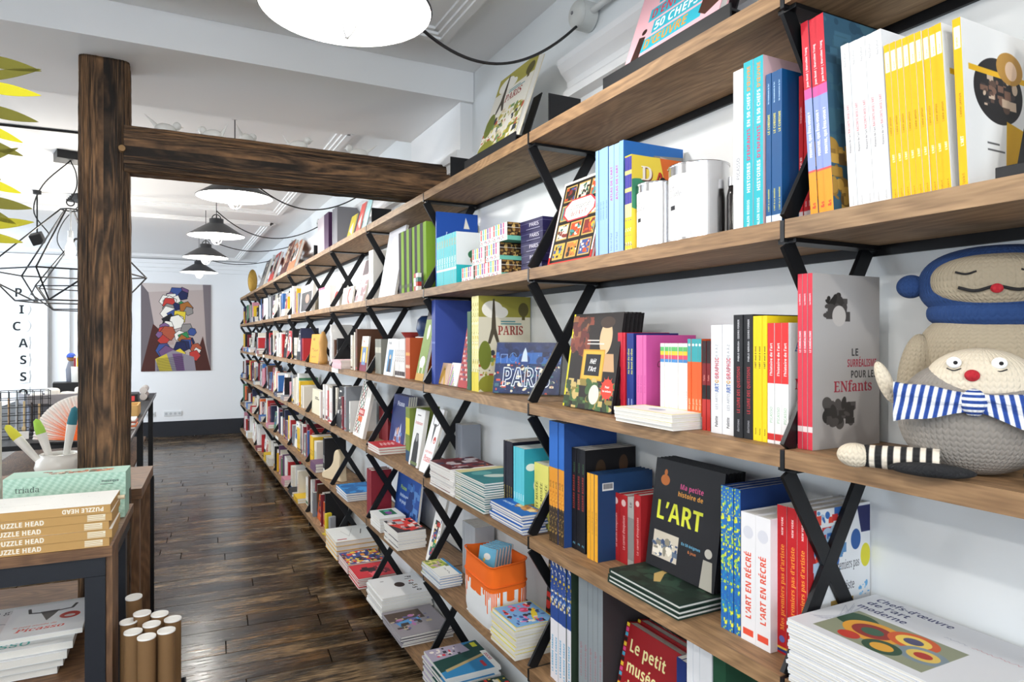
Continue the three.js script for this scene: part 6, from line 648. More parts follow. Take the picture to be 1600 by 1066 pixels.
face(4, 1.04, 551, 566, 594, L({ t: 0.02, label: 'white book with wavy black lines and a red label leaning on the fourth shelf', bg: '#ece8e2', res: 800, cover: (c, w, h) => { fill(c, '#ece8e0', 0, 0, w, h); for (let i = 0; i < 6; i++) stroke(c, ['#2a2420', '#8a2a28', '#3a6a5a'][i % 3], 7, Array.from({ length: 14 }, (_, k) => [w * (0.3 + 0.25 * Math.sin(k * 0.7 + i)), h * (0.02 + k * 0.07)])); fill(c, '#b83230', w * 0.2, h * 0.5, w * 0.5, h * 0.12); fill(c, '#d8602c', w * 0.2, h * 0.64, w * 0.4, h * 0.09); text(c, 'PABLO', w * 0.23, h * 0.56, h * 0.08, '#f4ece4', { max: w * 0.44 }); } }), 12);
face(4, 1.05, 478, 502, 607, L({ t: 0.03, label: 'thick cream book with plain cover facing out by the fourth bracket', bg: '#d8d2b8', res: 500, cover: (c, w, h) => { fill(c, '#d9d3ba', 0, 0, w, h); lines(c, '#6a6454', w * 0.3, h * 0.3, w * 0.4, 2, h * 0.06, 4); } }), 3);
// ================================================================ fifth shelf
row(5, 1.035, 859, 891, 880, 5, L({ label: 'white spine with blue and yellow head, fifth shelf', group: 'white parade books', bg: '#2a3a2c', sbg: '#eceaf0', d: 0.17, res: 1100, hard: true, spine: [['R', 0.5, 1, '#2c4a90'], ['S', 0.62, 1, ['#e0c03c', '#4a7ac0', '#e8e0c8', '#2a3a6a'], 6, 40], ['T', 'LA GRANDE PARADE', 0.06, '#3a9ac8', 0.5, { len: 0.42 }]] }));
row(5, 1.045, 903, 941, 910, 5, L({ label: 'grey spine with thin red lettering, fifth shelf', group: 'grey ages-of-art books', bg: '#3a3436', sbg: '#8f979c', d: 0.16, res: 1100, spine: [['T', 'L’art à travers les âges', 0.2, '#a84a5a', 0.42, { style: 'normal', len: 0.62 }], ['D', 0.08, '#d8904a', 0.3]] }));
face(5, 1.06, 955, 1050, 982, L({ t: 0.035, hard: true, label: 'red book with cream lettering and a striped edge, fifth shelf', label2: 'red copy right behind the facing museum book', group: 'red museum books', bg: '#8f161c', sbg: '#8f161c', res: 1100, h: 0.26, spine: Array.from({ length: 12 }, (_, i) => ['R', i / 12, i / 12 + 0.04, ['#e8c83a', '#d84a8a', '#48a8c8', '#f0ece0'][i % 4]]), cover: (c, w, h) => { fill(c, '#92181e', 0, 0, w, h); for (let i = 0; i < 20; i++) fill(c, ['#e8c83a', '#d84a8a', '#48a8c8', '#241a1a'][i % 4], 0, i * h / 20, w * 0.05, h / 26); text(c, 'Le petit', w * 0.1, h * 0.2, h * 0.17, '#efe9a8', { max: w * 0.6 }); text(c, 'musée', w * 0.1, h * 0.4, h * 0.17, '#efe9a8', { max: w * 0.5 }); text(c, 'de l’art', w * 0.1, h * 0.6, h * 0.17, '#efe9a8', { max: w * 0.55 }); } }), 12, 2);
row(5, 1.05, 1056, 1072, 1032, 2, L({ label: 'navy spine right after the red museum book, fifth shelf', group: 'navy spines of the fifth shelf', bg: '#1c2f6a', d: 0.16, res: 900 }));
row(5, 1.045, 1073, 1112, 1002, 4, L({ label: 'white spine with black handwriting, fifth shelf', group: 'white handwritten spines', bg: '#e6e7ea', d: 0.16, res: 1100, spine: [['T', 'Dada et compagnie', 0.25, '#22242a', 0.5, { style: 'italic bold', font: 'serif', len: 0.6 }]] }));
row(5, 1.045, 1113, 1133, 1012, 1, L({ label: 'dark green spine on the fifth shelf', bg: '#1f4a34', d: 0.16, res: 800 }));
row(5, 1.045, 1134, 1215, 1030, 4, L({ label: 'dull red spine under the edge of the fourth shelf', group: 'dull red spines of the fifth shelf', bg: '#8a2420', d: 0.16, res: 800, h: 0.24 }));
pile(SHELF[5], 0.985, 2.80, 2.58, 0.1, 5, 0.052, L({ bg: '#2a76b8', sbg: '#2468a8', res: 900, label: 'top green and white booklet of the blue pile by the orange bag', label2: 'blue booklet in the pile by the orange bag', group: 'blue pile by the orange bag', cover: (c, w, h) => { fill(c, '#e6e8e4', 0, 0, w, h); fill(c, '#3a88c0', 0, 0, w, h * 0.12); poly(c, '#a8b83a', [[0, h * 0.2], [w * 0.4, h * 0.12], [w * 0.5, h * 0.9], [0, h]]); scatter(c, 4, ['#b89ab0', '#6a7a4a', '#d8d08a'], 30, 0, h * 0.2, w * 0.45, h * 0.7, 4, 14); scribble(c, '#3a3a44', w * 0.55, h * 0.45, w * 0.35, 10, 3); } }), 'wall', 0.004);
row(5, 1.15, 722, 742, 792, 7, L({ label: 'slim grey spine behind the blue pile and the orange bag', group: 'slim grey spines of the fifth shelf', bg: '#b0b4ba', d: 0.09, res: 500, h: 0.23 }));
{ // orange and white paint-drip bag with card packs
  const s0 = 2.362, s1 = 2.112, X0 = 1.0, X1 = 1.15, g = thing('fabric_bag', 'orange and white paint-drip fabric bag holding blue card packs', 'bag', [(X0 + X1) / 2, SHELF[5] + 0.0006, -(s0 + s1) / 2]), W = s0 - s1, D = X1 - X0, H = 0.235;
  const A = art(420, 360, (c, w, h) => { fill(c, '#e9ecee', 0, 0, w, h); const R = rng(12); fill(c, '#ee6a14', 0, 0, w, h * 0.4); for (let x = 6; x < w; x += 17) { const l = h * (0.44 + R() * 0.3); fill(c, '#ee6a14', x - 6, h * 0.38, 11, l - h * 0.38); blob(c, '#ee6a14', x, l, 5.5, 8); } });
  const pos = [], uv = [], idx = [], NA = 64, NL = 16; for (let i = 0; i <= NL; i++) for (let j = 0; j <= NA; j++) { const t = i / NL, a = j / NA * Math.PI * 2, e = 0.35, ca = Math.cos(a), sa = Math.sin(a), bulge = 1 + 0.05 * Math.sin(t * 3) + 0.025 * noise.noise(ca * 3, t * 4, sa * 3) + (t < 0.1 ? -0.06 * (1 - t * 10) : 0); pos.push(Math.sign(ca) * Math.pow(Math.abs(ca), e) * D / 2 * bulge, t * H + 0.008 * Math.sin(a * 2) * t, Math.sign(sa) * Math.pow(Math.abs(sa), e) * W / 2 * bulge); uv.push(lerp(A.u0, A.u1, Math.abs(j / NA * 2 - 1)), lerp(A.v0, A.v1, t)); }
  for (let i = 0; i < NL; i++) for (let j = 0; j < NA; j++) { const a = i * (NA + 1) + j; idx.push(a, a + NA + 1, a + 1, a + 1, a + NA + 1, a + NA + 2); }
  const q = new THREE.BufferGeometry(); q.setAttribute('position', new THREE.Float32BufferAttribute(pos, 3)); q.setAttribute('uv', new THREE.Float32BufferAttribute(uv, 2)); q.setIndex(idx); q.computeVertexNormals(); const m = A.a.matt.clone(); m.side = THREE.DoubleSide; m.roughness = 0.95; part(g, 'bag_wall', q, m); part(g, 'bag_base', rbox(D * 0.9, 0.004, W * 0.9, 0.001), flat(0xe6e8ea, 0.9));
  part(g, 'folded_rim', merge([0.16, 0.235].map((y, i) => { const p = []; for (let j = 0; j < 40; j++) { const a = j / 40 * 6.2832, ca = Math.cos(a), sa = Math.sin(a), e = 0.35; p.push(new THREE.Vector3(Math.sign(ca) * Math.pow(Math.abs(ca), e) * D / 2 * 1.06, y + 0.008 * Math.sin(a * 2) * (y / H), Math.sign(sa) * Math.pow(Math.abs(sa), e) * W / 2 * 1.06)); } return new THREE.TubeGeometry(new THREE.CatmullRomCurve3(p, true), 80, 0.003, 5, true); })), flat(0xe06212, 0.95));
  for (let i = 0; i < 6; i++) { const o = { name: 'card_pack', category: 'cards', label: ['first', 'second', 'third', 'fourth', 'fifth', 'sixth'][i] + ' light blue card pack lettered PARIS in the orange bag, from its far end', group: 'card packs in the orange bag', t: 0.012, d: 0.085, h: 0.12, bg: '#5aa0c4', res: 800, cover: (c, w, h) => { fill(c, '#6ab0d0', 0, 0, w, h); fill(c, '#f0f0ec', w * 0.1, h * 0.55, w * 0.8, h * 0.3); text(c, 'PARIS', w * 0.14, h * 0.7, h * 0.2, '#c8343c', { max: w * 0.7, font: 'serif' }); blob(c, '#e8e8e4', w * 0.5, h * 0.28, w * 0.2, h * 0.1); fill(c, '#e0b84a', w * 0.3, h * 0.35, w * 0.1, h * 0.1); } }; put(bookGroup(o), o, 1.025 + i * 0.0155, SHELF[5] + 0.137, -(2.29 + i * 0.006), -1.2, -0.2); }
  const padG = thing('card_block', 'bundle of dark cards filling the orange bag', 'cards', [1.075, SHELF[5] + 0.006, -2.235]); part(padG, 'bundle', rbox(0.12, 0.128, 0.2, 0.004), flat(0x2f4a66, 0.6)); part(padG, 'band', rbox(0.1205, 0.01, 0.2005, 0.003, 0, 0.09, 0), paper);
}
pile(SHELF[5], 0.985, 2.075, 1.895, 0.15, 10, 0.107, L({ name: 'comic_book', category: 'comic', bg: '#dcd6c2', sbg: '#d8d2be', res: 1100, label: 'top comic with a bright blue cartoon scene on the cream stack', label2: 'cream-edged comic in the stack beside the orange bag', group: 'cream comic stack', cover: (c, w, h) => { fill(c, '#e8d82c', 0, 0, w, h); fill(c, '#7ab0e0', 4, 4, w - 8, h - 8); blob(c, '#f0d83a', w * 0.6, h * 0.3, w * 0.28, h * 0.07, 0.4); blob(c, '#d8486a', w * 0.35, h * 0.4, w * 0.1, h * 0.12); scatter(c, 6, ['#2a2a34', '#d83a3a', '#f0e8d8', '#e87ab0', '#3a5aa0'], 60, w * 0.1, h * 0.1, w * 0.8, h * 0.8, 3, 13); } }), 'wall', 0.005);
face(5, 1.18, 851, 868, 868, L({ t: 0.012, label: 'dark illustrated cover standing behind the cream comic stack', bg: '#2a2c24', res: 700, h: 0.27, cover: (c, w, h) => { fill(c, '#2a2a26', 0, 0, w, h); scatter(c, 5, ['#4a5a3a', '#8a7a4a', '#c83a34', '#3a3a30'], 50, 0, 0, w, h, 4, 18); text(c, 'Pa', w * 0.5, h * 0.8, h * 0.14, '#f0f0ec'); } }), 4);
// fifth shelf, bay of piles
row(5, 1.03, 573, 583, 742, 2, L({ label: 'dark red album spine at the far bracket, fifth shelf', group: 'dark red albums', bg: '#8a2430', d: 0.12, res: 500, hard: true, h: 0.27 }));
face(5, 1.16, 597, 650, 745, L({ t: 0.014, label: 'wide blue book of drawings facing out behind the two piles', bg: '#1f4c96', res: 600, h: 0.27, cover: (c, w, h) => { fill(c, '#2250a0', 0, 0, w, h); text(c, 'Picasso', w * 0.18, h * 0.32, h * 0.11, '#b8d84a', { max: w * 0.3 }); text(c, 'dessine-moi', w * 0.18, h * 0.48, h * 0.1, '#d8e4f0', { max: w * 0.36 }); text(c, 'un peuple', w * 0.18, h * 0.6, h * 0.1, '#d8e4f0', { max: w * 0.34 }); scatter(c, 7, ['#3a70b8', '#1a3a78', '#5a8ac8'], 40, w * 0.5, h * 0.2, w * 0.5, h * 0.7, 6, 24); } }), 7);
pile(SHELF[5], 0.99, 3.665, 3.475, 0.145, 5, 0.075, L({ bg: '#ecedef', sbg: '#e4e6ea', res: 800, label: 'top white book with a green and pink picture, farther pile of the fifth shelf', label2: 'white book in the farther pile of the fifth shelf', group: 'farther white pile', cover: (c, w, h) => { fill(c, '#e8eae8', 0, 0, w, h); fill(c, '#1f6a4a', w * 0.1, h * 0.2, w * 0.6, h * 0.5); blob(c, '#8a4a9a', w * 0.45, h * 0.45, w * 0.2, h * 0.12); blob(c, '#5ac0a0', w * 0.25, h * 0.45, w * 0.08, h * 0.12); } }), 'wall', 0.004);
pile(SHELF[5], 0.985, 3.375, 3.14, 0.145, 6, 0.09, L({ bg: '#e9e9ec', sbg: '#e4e6ea', res: 800, label: 'top white book with a red and black cover, nearer pile of the fifth shelf', label2: 'white book in the nearer pile of the fifth shelf', group: 'nearer white pile', cover: (c, w, h) => { fill(c, '#3a3438', 0, 0, w, h); poly(c, '#d23a30', [[0, 0], [w * 0.8, 0], [w, h * 0.6], [w * 0.3, h], [0, h * 0.8]]); scatter(c, 5, ['#e8d8d0', '#2a2024', '#b8b4b8'], 24, 0, 0, w, h, 6, 20); text(c, 'Rose', w * 0.5, h * 0.6, h * 0.2, '#e8e4e4', { style: 'italic' }); } }), 'wall', 0.004);
face(5, 1.06, 665, 677, 775, L({ t: 0.014, label: 'white book with a small painted picture, leaning at the third bracket', bg: '#f1f0ee', res: 1000, h: 0.3, cover: (c, w, h) => { fill(c, '#f1f0ee', 0, 0, w, h); 'PabLo'.split('').forEach((q, i) => text(c, q, w * (0.14 + i * 0.15), h * (0.2 + (i % 2) * 0.02), h * 0.1, ['#8a2a2a', '#3a3a6a', '#c8782c', '#2a2a2a', '#8a2a2a'][i])); fill(c, '#2a1a18', w * 0.25, h * 0.36, w * 0.48, h * 0.54); scatter(c, 4, ['#e8b83a', '#c83a2c', '#3a8a5a', '#f0e0c8', '#3a4a8a'], 40, w * 0.28, h * 0.4, w * 0.4, h * 0.46, 4, 18); 'picasso'.split('').forEach((q, i) => text(c, q, w * 0.88, h * (0.34 + i * 0.08), h * 0.08, ['#3a3a6a', '#c8782c', '#2a2a2a'][i % 3], { align: 'center' })); } }), 13);
pile(SHELF[5], 0.99, 4.52, 4.22, 0.2, 4, 0.052, L({ bg: '#2a72b4', sbg: '#2a6aa8', res: 500, label: 'top blue picture book of the pile by the foot sculpture', label2: 'blue picture book in the pile by the foot sculpture', group: 'blue pile by the foot sculpture', cover: (c, w, h) => { fill(c, '#2c78b8', 0, 0, w, h); scatter(c, 3, ['#3a8ac8', '#1f5a94'], 40, 0, 0, w, h, 6, 24); } }), 'wall', 0.004);
{ const g = thing('foot_sculpture', 'pale wooden foot-shaped sculpture on the fifth shelf', 'sculpture', [1.07, SHELF[5] + 0.0005, -4.93], Math.PI * 0.62); const sh = new THREE.Shape(); sh.moveTo(0, 0); sh.lineTo(0.21, 0); sh.quadraticCurveTo(0.23, 0.02, 0.2, 0.035); sh.quadraticCurveTo(0.09, 0.07, 0.07, 0.14); sh.quadraticCurveTo(0.065, 0.2, 0.04, 0.205); sh.quadraticCurveTo(0.0, 0.2, 0.005, 0.14); sh.quadraticCurveTo(0.015, 0.05, 0, 0); const q = new THREE.ExtrudeGeometry(sh, { depth: 0.035, bevelEnabled: true, bevelSize: 0.012, bevelThickness: 0.014, bevelSegments: 4 }); q.translate(-0.1, 0.012, -0.018); part(g, 'foot', q, flat(0xdcc9a8, 0.6)); }
// ================================================================ bottom shelf
pile(SHELF[6], 0.975, 3.675, 3.375, 0.275, 9, 0.108, L({ bg: '#e4e4e6', sbg: '#d9d9dc', res: 900, label: 'top large white book with a dark round photo, bottom shelf', label2: 'large white book in the broad pile of the bottom shelf', group: 'broad white pile', spine: [['T', 'Le musée privé de Picasso', 0.2, '#3a3a40', 0.5, { len: 0.5 }]], cover: (c, w, h) => { fill(c, '#e6e6e6', 0, 0, w, h); blob(c, '#3a2a24', w * 0.48, h * 0.5, w * 0.12, h * 0.1); fill(c, '#2a2a2a', w * 0.2, h * 0.74, w * 0.02, h * 0.07); 'Picasso'.split('').forEach((q, i) => text(c, q, w * (0.12 + i * 0.115), h * (0.22 + (i % 2) * 0.04), h * 0.17, ['#2a2a2a', '#2a2a2a', '#b83a34', '#2a2a2a', '#6a5a3a', '#2a2a2a', '#2a2a2a'][i])); } }), 'wall', 0.006);
pile(SHELF[6], 0.97, 3.345, 3.03, 0.26, 6, 0.05, L({ name: 'magazine', category: 'magazine', bg: '#8e8a90', sbg: '#a8a4aa', res: 900, label: 'top grey photo magazine with a blue reclining figure, bottom shelf', label2: 'grey photo magazine in the pile of the bottom shelf', group: 'grey magazine pile', cover: (c, w, h) => { fill(c, '#8d888e', 0, 0, w, h); fill(c, '#4a3c34', 0, h * 0.1, w * 0.7, h * 0.35); poly(c, '#4a8ac0', [[w * 0.1, h * 0.5], [w * 0.55, h * 0.36], [w * 0.6, h * 0.52], [w * 0.14, h * 0.66]]); scatter(c, 5, ['#5a5a8a', '#b8a88a', '#3a3434', '#a86a9a'], 40, w * 0.05, h * 0.3, w * 0.7, h * 0.5, 5, 18); } }), 'far', 0.008);
pile(SHELF[6], 0.965, 2.715, 2.455, 0.24, 12, 0.115, L({ name: 'comic_book', category: 'comic', bg: '#cfd8de', sbg: '#54605f', res: 1000, label: 'top thick teal and blue comic with a white title strip, bottom shelf', label2: 'pale-edged comic in the thick stack of the bottom shelf', group: 'thick comic stack', cover: (c, w, h) => { fill(c, '#2f80b4', 0, 0, w, h); poly(c, '#17403c', [[0, h * 0.0], [w * 0.55, 0], [w * 0.8, h], [w * 0.3, h]]); poly(c, '#a8a0b4', [[0, h * 0.3], [w * 0.3, h * 0.25], [w * 0.42, h], [0, h]]); poly(c, '#b8a070', [[w * 0.45, 0], [w * 0.52, 0], [w * 0.82, h * 0.9], [w * 0.74, h * 0.9]]); fill(c, '#eeeeea', w * 0.4, 0, w * 0.6, h * 0.11); text(c, 'DOCKS', w * 0.5, h * 0.055, h * 0.08, '#b8324a'); fill(c, '#d8d83a', w * 0.06, h * 0.06, w * 0.16, h * 0.1); scatter(c, 4, ['#d83a4a', '#2a2a34', '#e8e0d8'], 20, w * 0.05, h * 0.45, w * 0.3, h * 0.45, 3, 12); fill(c, '#b8323a', w * 0.7, h * 0.2, w * 0.2, h * 0.06); } }), 'wall', 0.006);
pile(SHELF[6], 0.965, 2.42, 2.15, 0.24, 9, 0.09, L({ name: 'comic_book', category: 'comic', bg: '#cfd8de', sbg: '#3a5a78', res: 900, label: 'top blue and red comic at the lower picture edge, bottom shelf', label2: 'comic in the stack at the lower picture edge', group: 'low comic stack', cover: (c, w, h) => { fill(c, '#2a88bc', 0, 0, w, h); poly(c, '#1c3a34', [[0, 0], [w * 0.5, 0], [w * 0.3, h], [0, h]]); scatter(c, 5, ['#d83a34', '#e8c84a', '#2a2020', '#f0e8d8'], 40, 0, 0, w * 0.5, h, 4, 18); } }), 'wall', 0.006);
pile(SHELF[6], 0.97, 4.36, 4.12, 0.24, 5, 0.06, L({ bg: '#c8503c', sbg: '#b8302c', res: 600, label: 'top comic-pattern booklet of the farther red pile, bottom shelf', label2: 'red-edged booklet in the farther red pile, bottom shelf', group: 'farther red pile', cover: mosaic(6, '#3a4a8a', ['#e08a2c', '#d83a34', '#f0e4d0', '#2a2a34', '#e8c84a'], 120) }), 'wall', 0.005);
pile(SHELF[6], 0.97, 4.08, 3.84, 0.24, 6, 0.062, L({ bg: '#c8303a', sbg: '#b82c34', res: 600, label: 'top plain red booklet of the nearer red pile, bottom shelf', label2: 'red-edged booklet in the nearer red pile, bottom shelf', group: 'nearer red pile', cover: (c, w, h) => { fill(c, '#c8323c', 0, 0, w, h); scatter(c, 5, ['#7a1c2a', '#e0606a', '#2a1a20'], 24, w * 0.3, h * 0.2, w * 0.6, h * 0.6, 5, 22); } }), 'wall', 0.005);
pile(SHELF[6], 0.965, 4.745, 4.40, 0.28, 4, 0.12, L({ bg: '#e6e6e2', sbg: '#e0b040', back: '#d8a63c', hard: true, res: 700, label: 'top large white book with a thin black line, yellow-edged pile', label2: 'large white and yellow book in the yellow-edged pile', group: 'yellow-edged pile', cover: (c, w, h) => { fill(c, '#e4e6e4', 0, 0, w, h); stroke(c, '#2a2a2a', 4, [[w * 0.2, h * 0.7], [w * 0.3, h * 0.4]]); stroke(c, '#b8bab8', 3, [[w * 0.4, h * 0.8], [w * 0.6, h * 0.3], [w * 0.7, h * 0.7]]); fill(c, '#a83038', w * 0.7, h * 0.12, w * 0.22, h * 0.05); } }), 'near', 0.004);
{ const g = thing('tape_dispenser', 'yellow and grey plastic holder standing on the bottom shelf', 'holder', [1.04, SHELF[6] + 0.0005, -5.02], 0.3); part(g, 'yellow_side', rbox(0.05, 0.16, 0.03, 0.008, 0, 0, 0), flat(0xe0c82c, 0.5)); part(g, 'grey_side', rbox(0.05, 0.14, 0.03, 0.008, 0.012, 0, 0.035), flat(0x9a9ea4, 0.5)); part(g, 'base', rbox(0.09, 0.012, 0.09, 0.003, 0.01, 0, 0.016), flat(0xd0b828, 0.5)); }
// ================================================================ top of the shelves
function easel(level, X, px0, px1, o, lean, h) { // black ledge with a big picture book leaning on it
  const s0 = sAt(px0, X), s1 = sAt(px1, X), s = (s0 + s1) / 2, y = SHELF[level] + 0.0005, e = thing('book_easel', o.elabel, 'easel', [X, y, -s]); const w = s0 - s1;
  part(e, 'ledge', merge([rbox(0.07, 0.006, w + 0.12, 0.001, 0.02, 0.024, 0), rbox(0.005, 0.04, w + 0.12, 0.001, -0.016, 0.0, 0), rbox(0.05, 0.024, w * 0.8, 0.001, 0.025, 0, 0)]), black); const a = rad(lean); for (const k of [-1, 1]) part(e, 'back_support', bar([0.065, 0.03, k * w * 0.34], [0.065 + Math.sin(a) * 0.2, 0.03 + Math.cos(a) * 0.2, k * w * 0.34], 0.06, 0.004, [0, 0, 1]), black);
  faceS(X + 0.002, s, y + 0.031, { t: 0.02, hard: true, ...o, d: w, h }, lean);
}
easel(1, 1.035, 742, 800, { elabel: 'black ledge easel under the leaning city book on the top shelf', label: 'large illustrated city book lettered PARIS leaning on the top shelf', bg: '#d9d0b8', res: 1000, cover: parisCover('#a8a04a', '#e6e2d6') }, 19, 0.335);
easel(1, 1.035, 972, 1118, { elabel: 'black ledge easel under the pink book on the top shelf', label: 'pink book of children’s stories in fifty masterpieces on the top shelf', bg: '#eeb6be', res: 1100, cover: (c, w, h) => { fill(c, '#efb8c0', 0, 0, w, h); const ln = [['HISTOIRES', '#f4f4f4'], ['D’ENFANTS', '#d8384a'], ['50 CHEFS', '#f4f4f4'], ['D’ŒUVRE', '#e89a3a']]; c.save(); c.translate(w * 0.16, h * 0.44); c.rotate(-0.02); ln.forEach(([t, col], i) => { fill(c, '#35b0c4', i % 2 ? 0 : w * 0.08, i * h * 0.135 - h * 0.055, w * 0.64, h * 0.115); text(c, t, (i % 2 ? 0 : w * 0.08) + w * 0.02, i * h * 0.135, h * 0.11, col, { max: w * 0.6, style: 'bold' }); }); c.restore(); poly(c, '#4a2c20', [[w * 0.82, h * 0.55], [w * 0.95, h * 0.6], [w * 0.98, h * 0.85], [w * 0.86, h * 0.9], [w * 0.78, h * 0.85]]); poly(c, '#3a2018', [[w * 0.1, h * 0.74], [w * 0.18, h * 0.76], [w * 0.16, h * 0.97], [w * 0.06, h * 0.97]]); blob(c, '#3a2018', w * 0.15, h * 0.71, w * 0.03, h * 0.025); } }, 19, 0.33);
const bookendAt = (s, X, label) => { const g = thing('bookend', label, 'bookend', [X, SHELF[1] + 0.0005, -s]); part(g, 'upright', rbox(0.12, 0.12, 0.003, 0.001, 0.06, 0, 0), black); part(g, 'foot', rbox(0.12, 0.003, 0.1, 0.001, 0.06, 0, 0.052), black); };
bookendAt(2.62, 1.05, 'black bookend right of the crossbeam end on the top shelf'); bookendAt(1.80, 1.05, 'black bookend by the bracket behind the leaning city book'); bookendAt(0.99, 1.08, 'black bookend behind the pink book on the top shelf'); bookendAt(3.86, 1.05, 'black bookend beside the small cutout cards on the top shelf'); bookendAt(5.64, 1.05, 'black bookend at the end of the purple spine row on the top shelf');
row(1, 1.05, 496, 506, 345, 2, L({ label: 'white and pink spine at the far end of the short top-shelf row', group: 'white and pink top-shelf spines', bg: '#e8dce0', d: 0.17, res: 500, h: 0.3 }));
row(1, 1.05, 506, 513, 343, 1, L({ label: 'purple spine in the short top-shelf row', bg: '#4a2a50', d: 0.17, res: 500, h: 0.3 }));
row(1, 1.05, 519, 532, 342, 4, L({ label: 'grey spine at the near end of the short top-shelf row', group: 'grey top-shelf spines', bg: '#8a8a90', d: 0.17, res: 500, h: 0.29 }));
[['#c8b83a', 540, 549, 348, 'green-yellow cutout card'], ['#d8605a', 553, 560, 330, 'coral red cutout card'], ['#a8d0d4', 563, 570, 322, 'pale turquoise cutout card']].forEach(([c2, a, b, y, nm]) => face(1, 1.05, a, b, y, L({ name: 'art_card', category: 'card', t: 0.006, label: nm + ' leaning on the top shelf', bg: c2, res: 400, cover: (c, w, h) => { fill(c, c2, 0, 0, w, h); poly(c, '#f0ece2', [[w * 0.2, h * 0.6], [w * 0.6, h * 0.3], [w * 0.8, h * 0.8]]); } }), 14));
[['#8a8480', '#5a5450', 398, 409, 418, 'grey exhibition catalogue leaning beside the gilded sculpture'], ['#b03a30', '#8a8a90', 412, 424, 408, 'red exhibition catalogue, second of the leaning row on the top shelf'], ['#5a2a24', '#a8705a', 428, 444, 392, 'dark brown exhibition catalogue in the middle of the leaning row'], ['#c8805a', '#d8d4d0', 446, 462, 388, 'orange and grey exhibition catalogue, last of the leaning row']].forEach(([a, b, x0, x1, y, nm], i) => face(1, 1.05, x0, x1, y, L({ t: 0.03, hard: true, label: nm, bg: a, res: 300, cover: (c, w, h) => { fill(c, a, 0, 0, w, h); fill(c, b, w * 0.1, h * 0.12, w * 0.8, h * 0.5); scatter(c, i + 2, [a, b, '#2a2420', '#d8c8b0'], 30, w * 0.1, h * 0.1, w * 0.8, h * 0.5, 4, 18); } }), 17));
{ const g = thing('gilded_sculpture', 'gilded oval sculpture on a black base at the far end of the top shelf', 'sculpture', [1.1, SHELF[1] + 0.0005, -10.75]); part(g, 'oval', new THREE.SphereGeometry(0.085, 28, 20).scale(0.8, 2.1, 0.6).translate(0, 0.21, 0), std({ color: 0xb08a3c, roughness: 0.5, metalness: 0.6, bumpMap: plasterTex, bumpScale: 0.01 })); part(g, 'base', rbox(0.09, 0.04, 0.09, 0.004), black); }
// ---------------------------------------------------------------- tins, jar, knitted dolls
{
  const tin = (px, r, h, label, X) => {
    const s = sAt(px, X), g = thing('metal_tin', label, 'tin', [X, SHELF[2] + 0.0005, -s], -Math.PI / 2 - 0.2);
    part(g, 'can', lathe([[0, 0], [r - 0.002, 0], [r, 0.003], [r, h - 0.004], [r + 0.002, h - 0.003], [r + 0.002, h], [r - 0.002, h], [r - 0.004, h - 0.006], [0, h - 0.006]], 56), chrome);
    const A = art(260, 320, (c, w, hh) => { fill(c, '#f1f1f0', 0, 0, w, hh); text(c, 'T-shirt', w * 0.14, hh * 0.2, hh * 0.11, '#55565c', { style: 'italic', font: 'serif' }); text(c, 'inoubliable', w * 0.1, hh * 0.3, hh * 0.1, '#55565c', { style: 'italic', font: 'serif', max: w * 0.8 }); fill(c, '#1c1e26', w * 0.42, hh * 0.48, w * 0.18, hh * 0.07); lines(c, '#b0b2b8', w * 0.12, hh * 0.72, w * 0.5, 3, hh * 0.035, 2); lines(c, '#c4c6ca', w * 0.5, hh * 0.88, w * 0.35, 1, 4, 3); });
    const q = new THREE.CylinderGeometry(r + 0.0008, r + 0.0008, h * 0.8, 30, 1, true, -0.75, 1.5); const uv = q.attributes.uv; for (let i = 0; i < uv.count; i++) uv.setXY(i, lerp(A.u0, A.u1, uv.getX(i)), lerp(A.v0, A.v1, uv.getY(i))); q.translate(0, h * 0.46, 0); const m = A.a.matt.clone(); m.side = THREE.DoubleSide; part(g, 'paper_label', q, m);
  };
  tin(1029, 0.053, 0.166, 'smaller shiny tin with a white handwritten label, before the yellow magazines', 1.09);
  tin(1092, 0.068, 0.18, 'larger shiny tin with a white handwritten label, beside the white spine', 1.095);
  const j = thing('dark_jar', 'small dark glass jar squeezed between tin and white spine', 'jar', [1.12, SHELF[2] + 0.0005, -sAt(1153, 1.12) - 0.008]); part(j, 'glass', lathe([[0, 0], [0.016, 0], [0.018, 0.01], [0.018, 0.1], [0.014, 0.12], [0, 0.12]], 24), std({ color: 0x1a1412, roughness: 0.15 })); part(j, 'lid', cyl(0.0155, 0.02, 0, 0.1205, 0, 20), chrome);
}
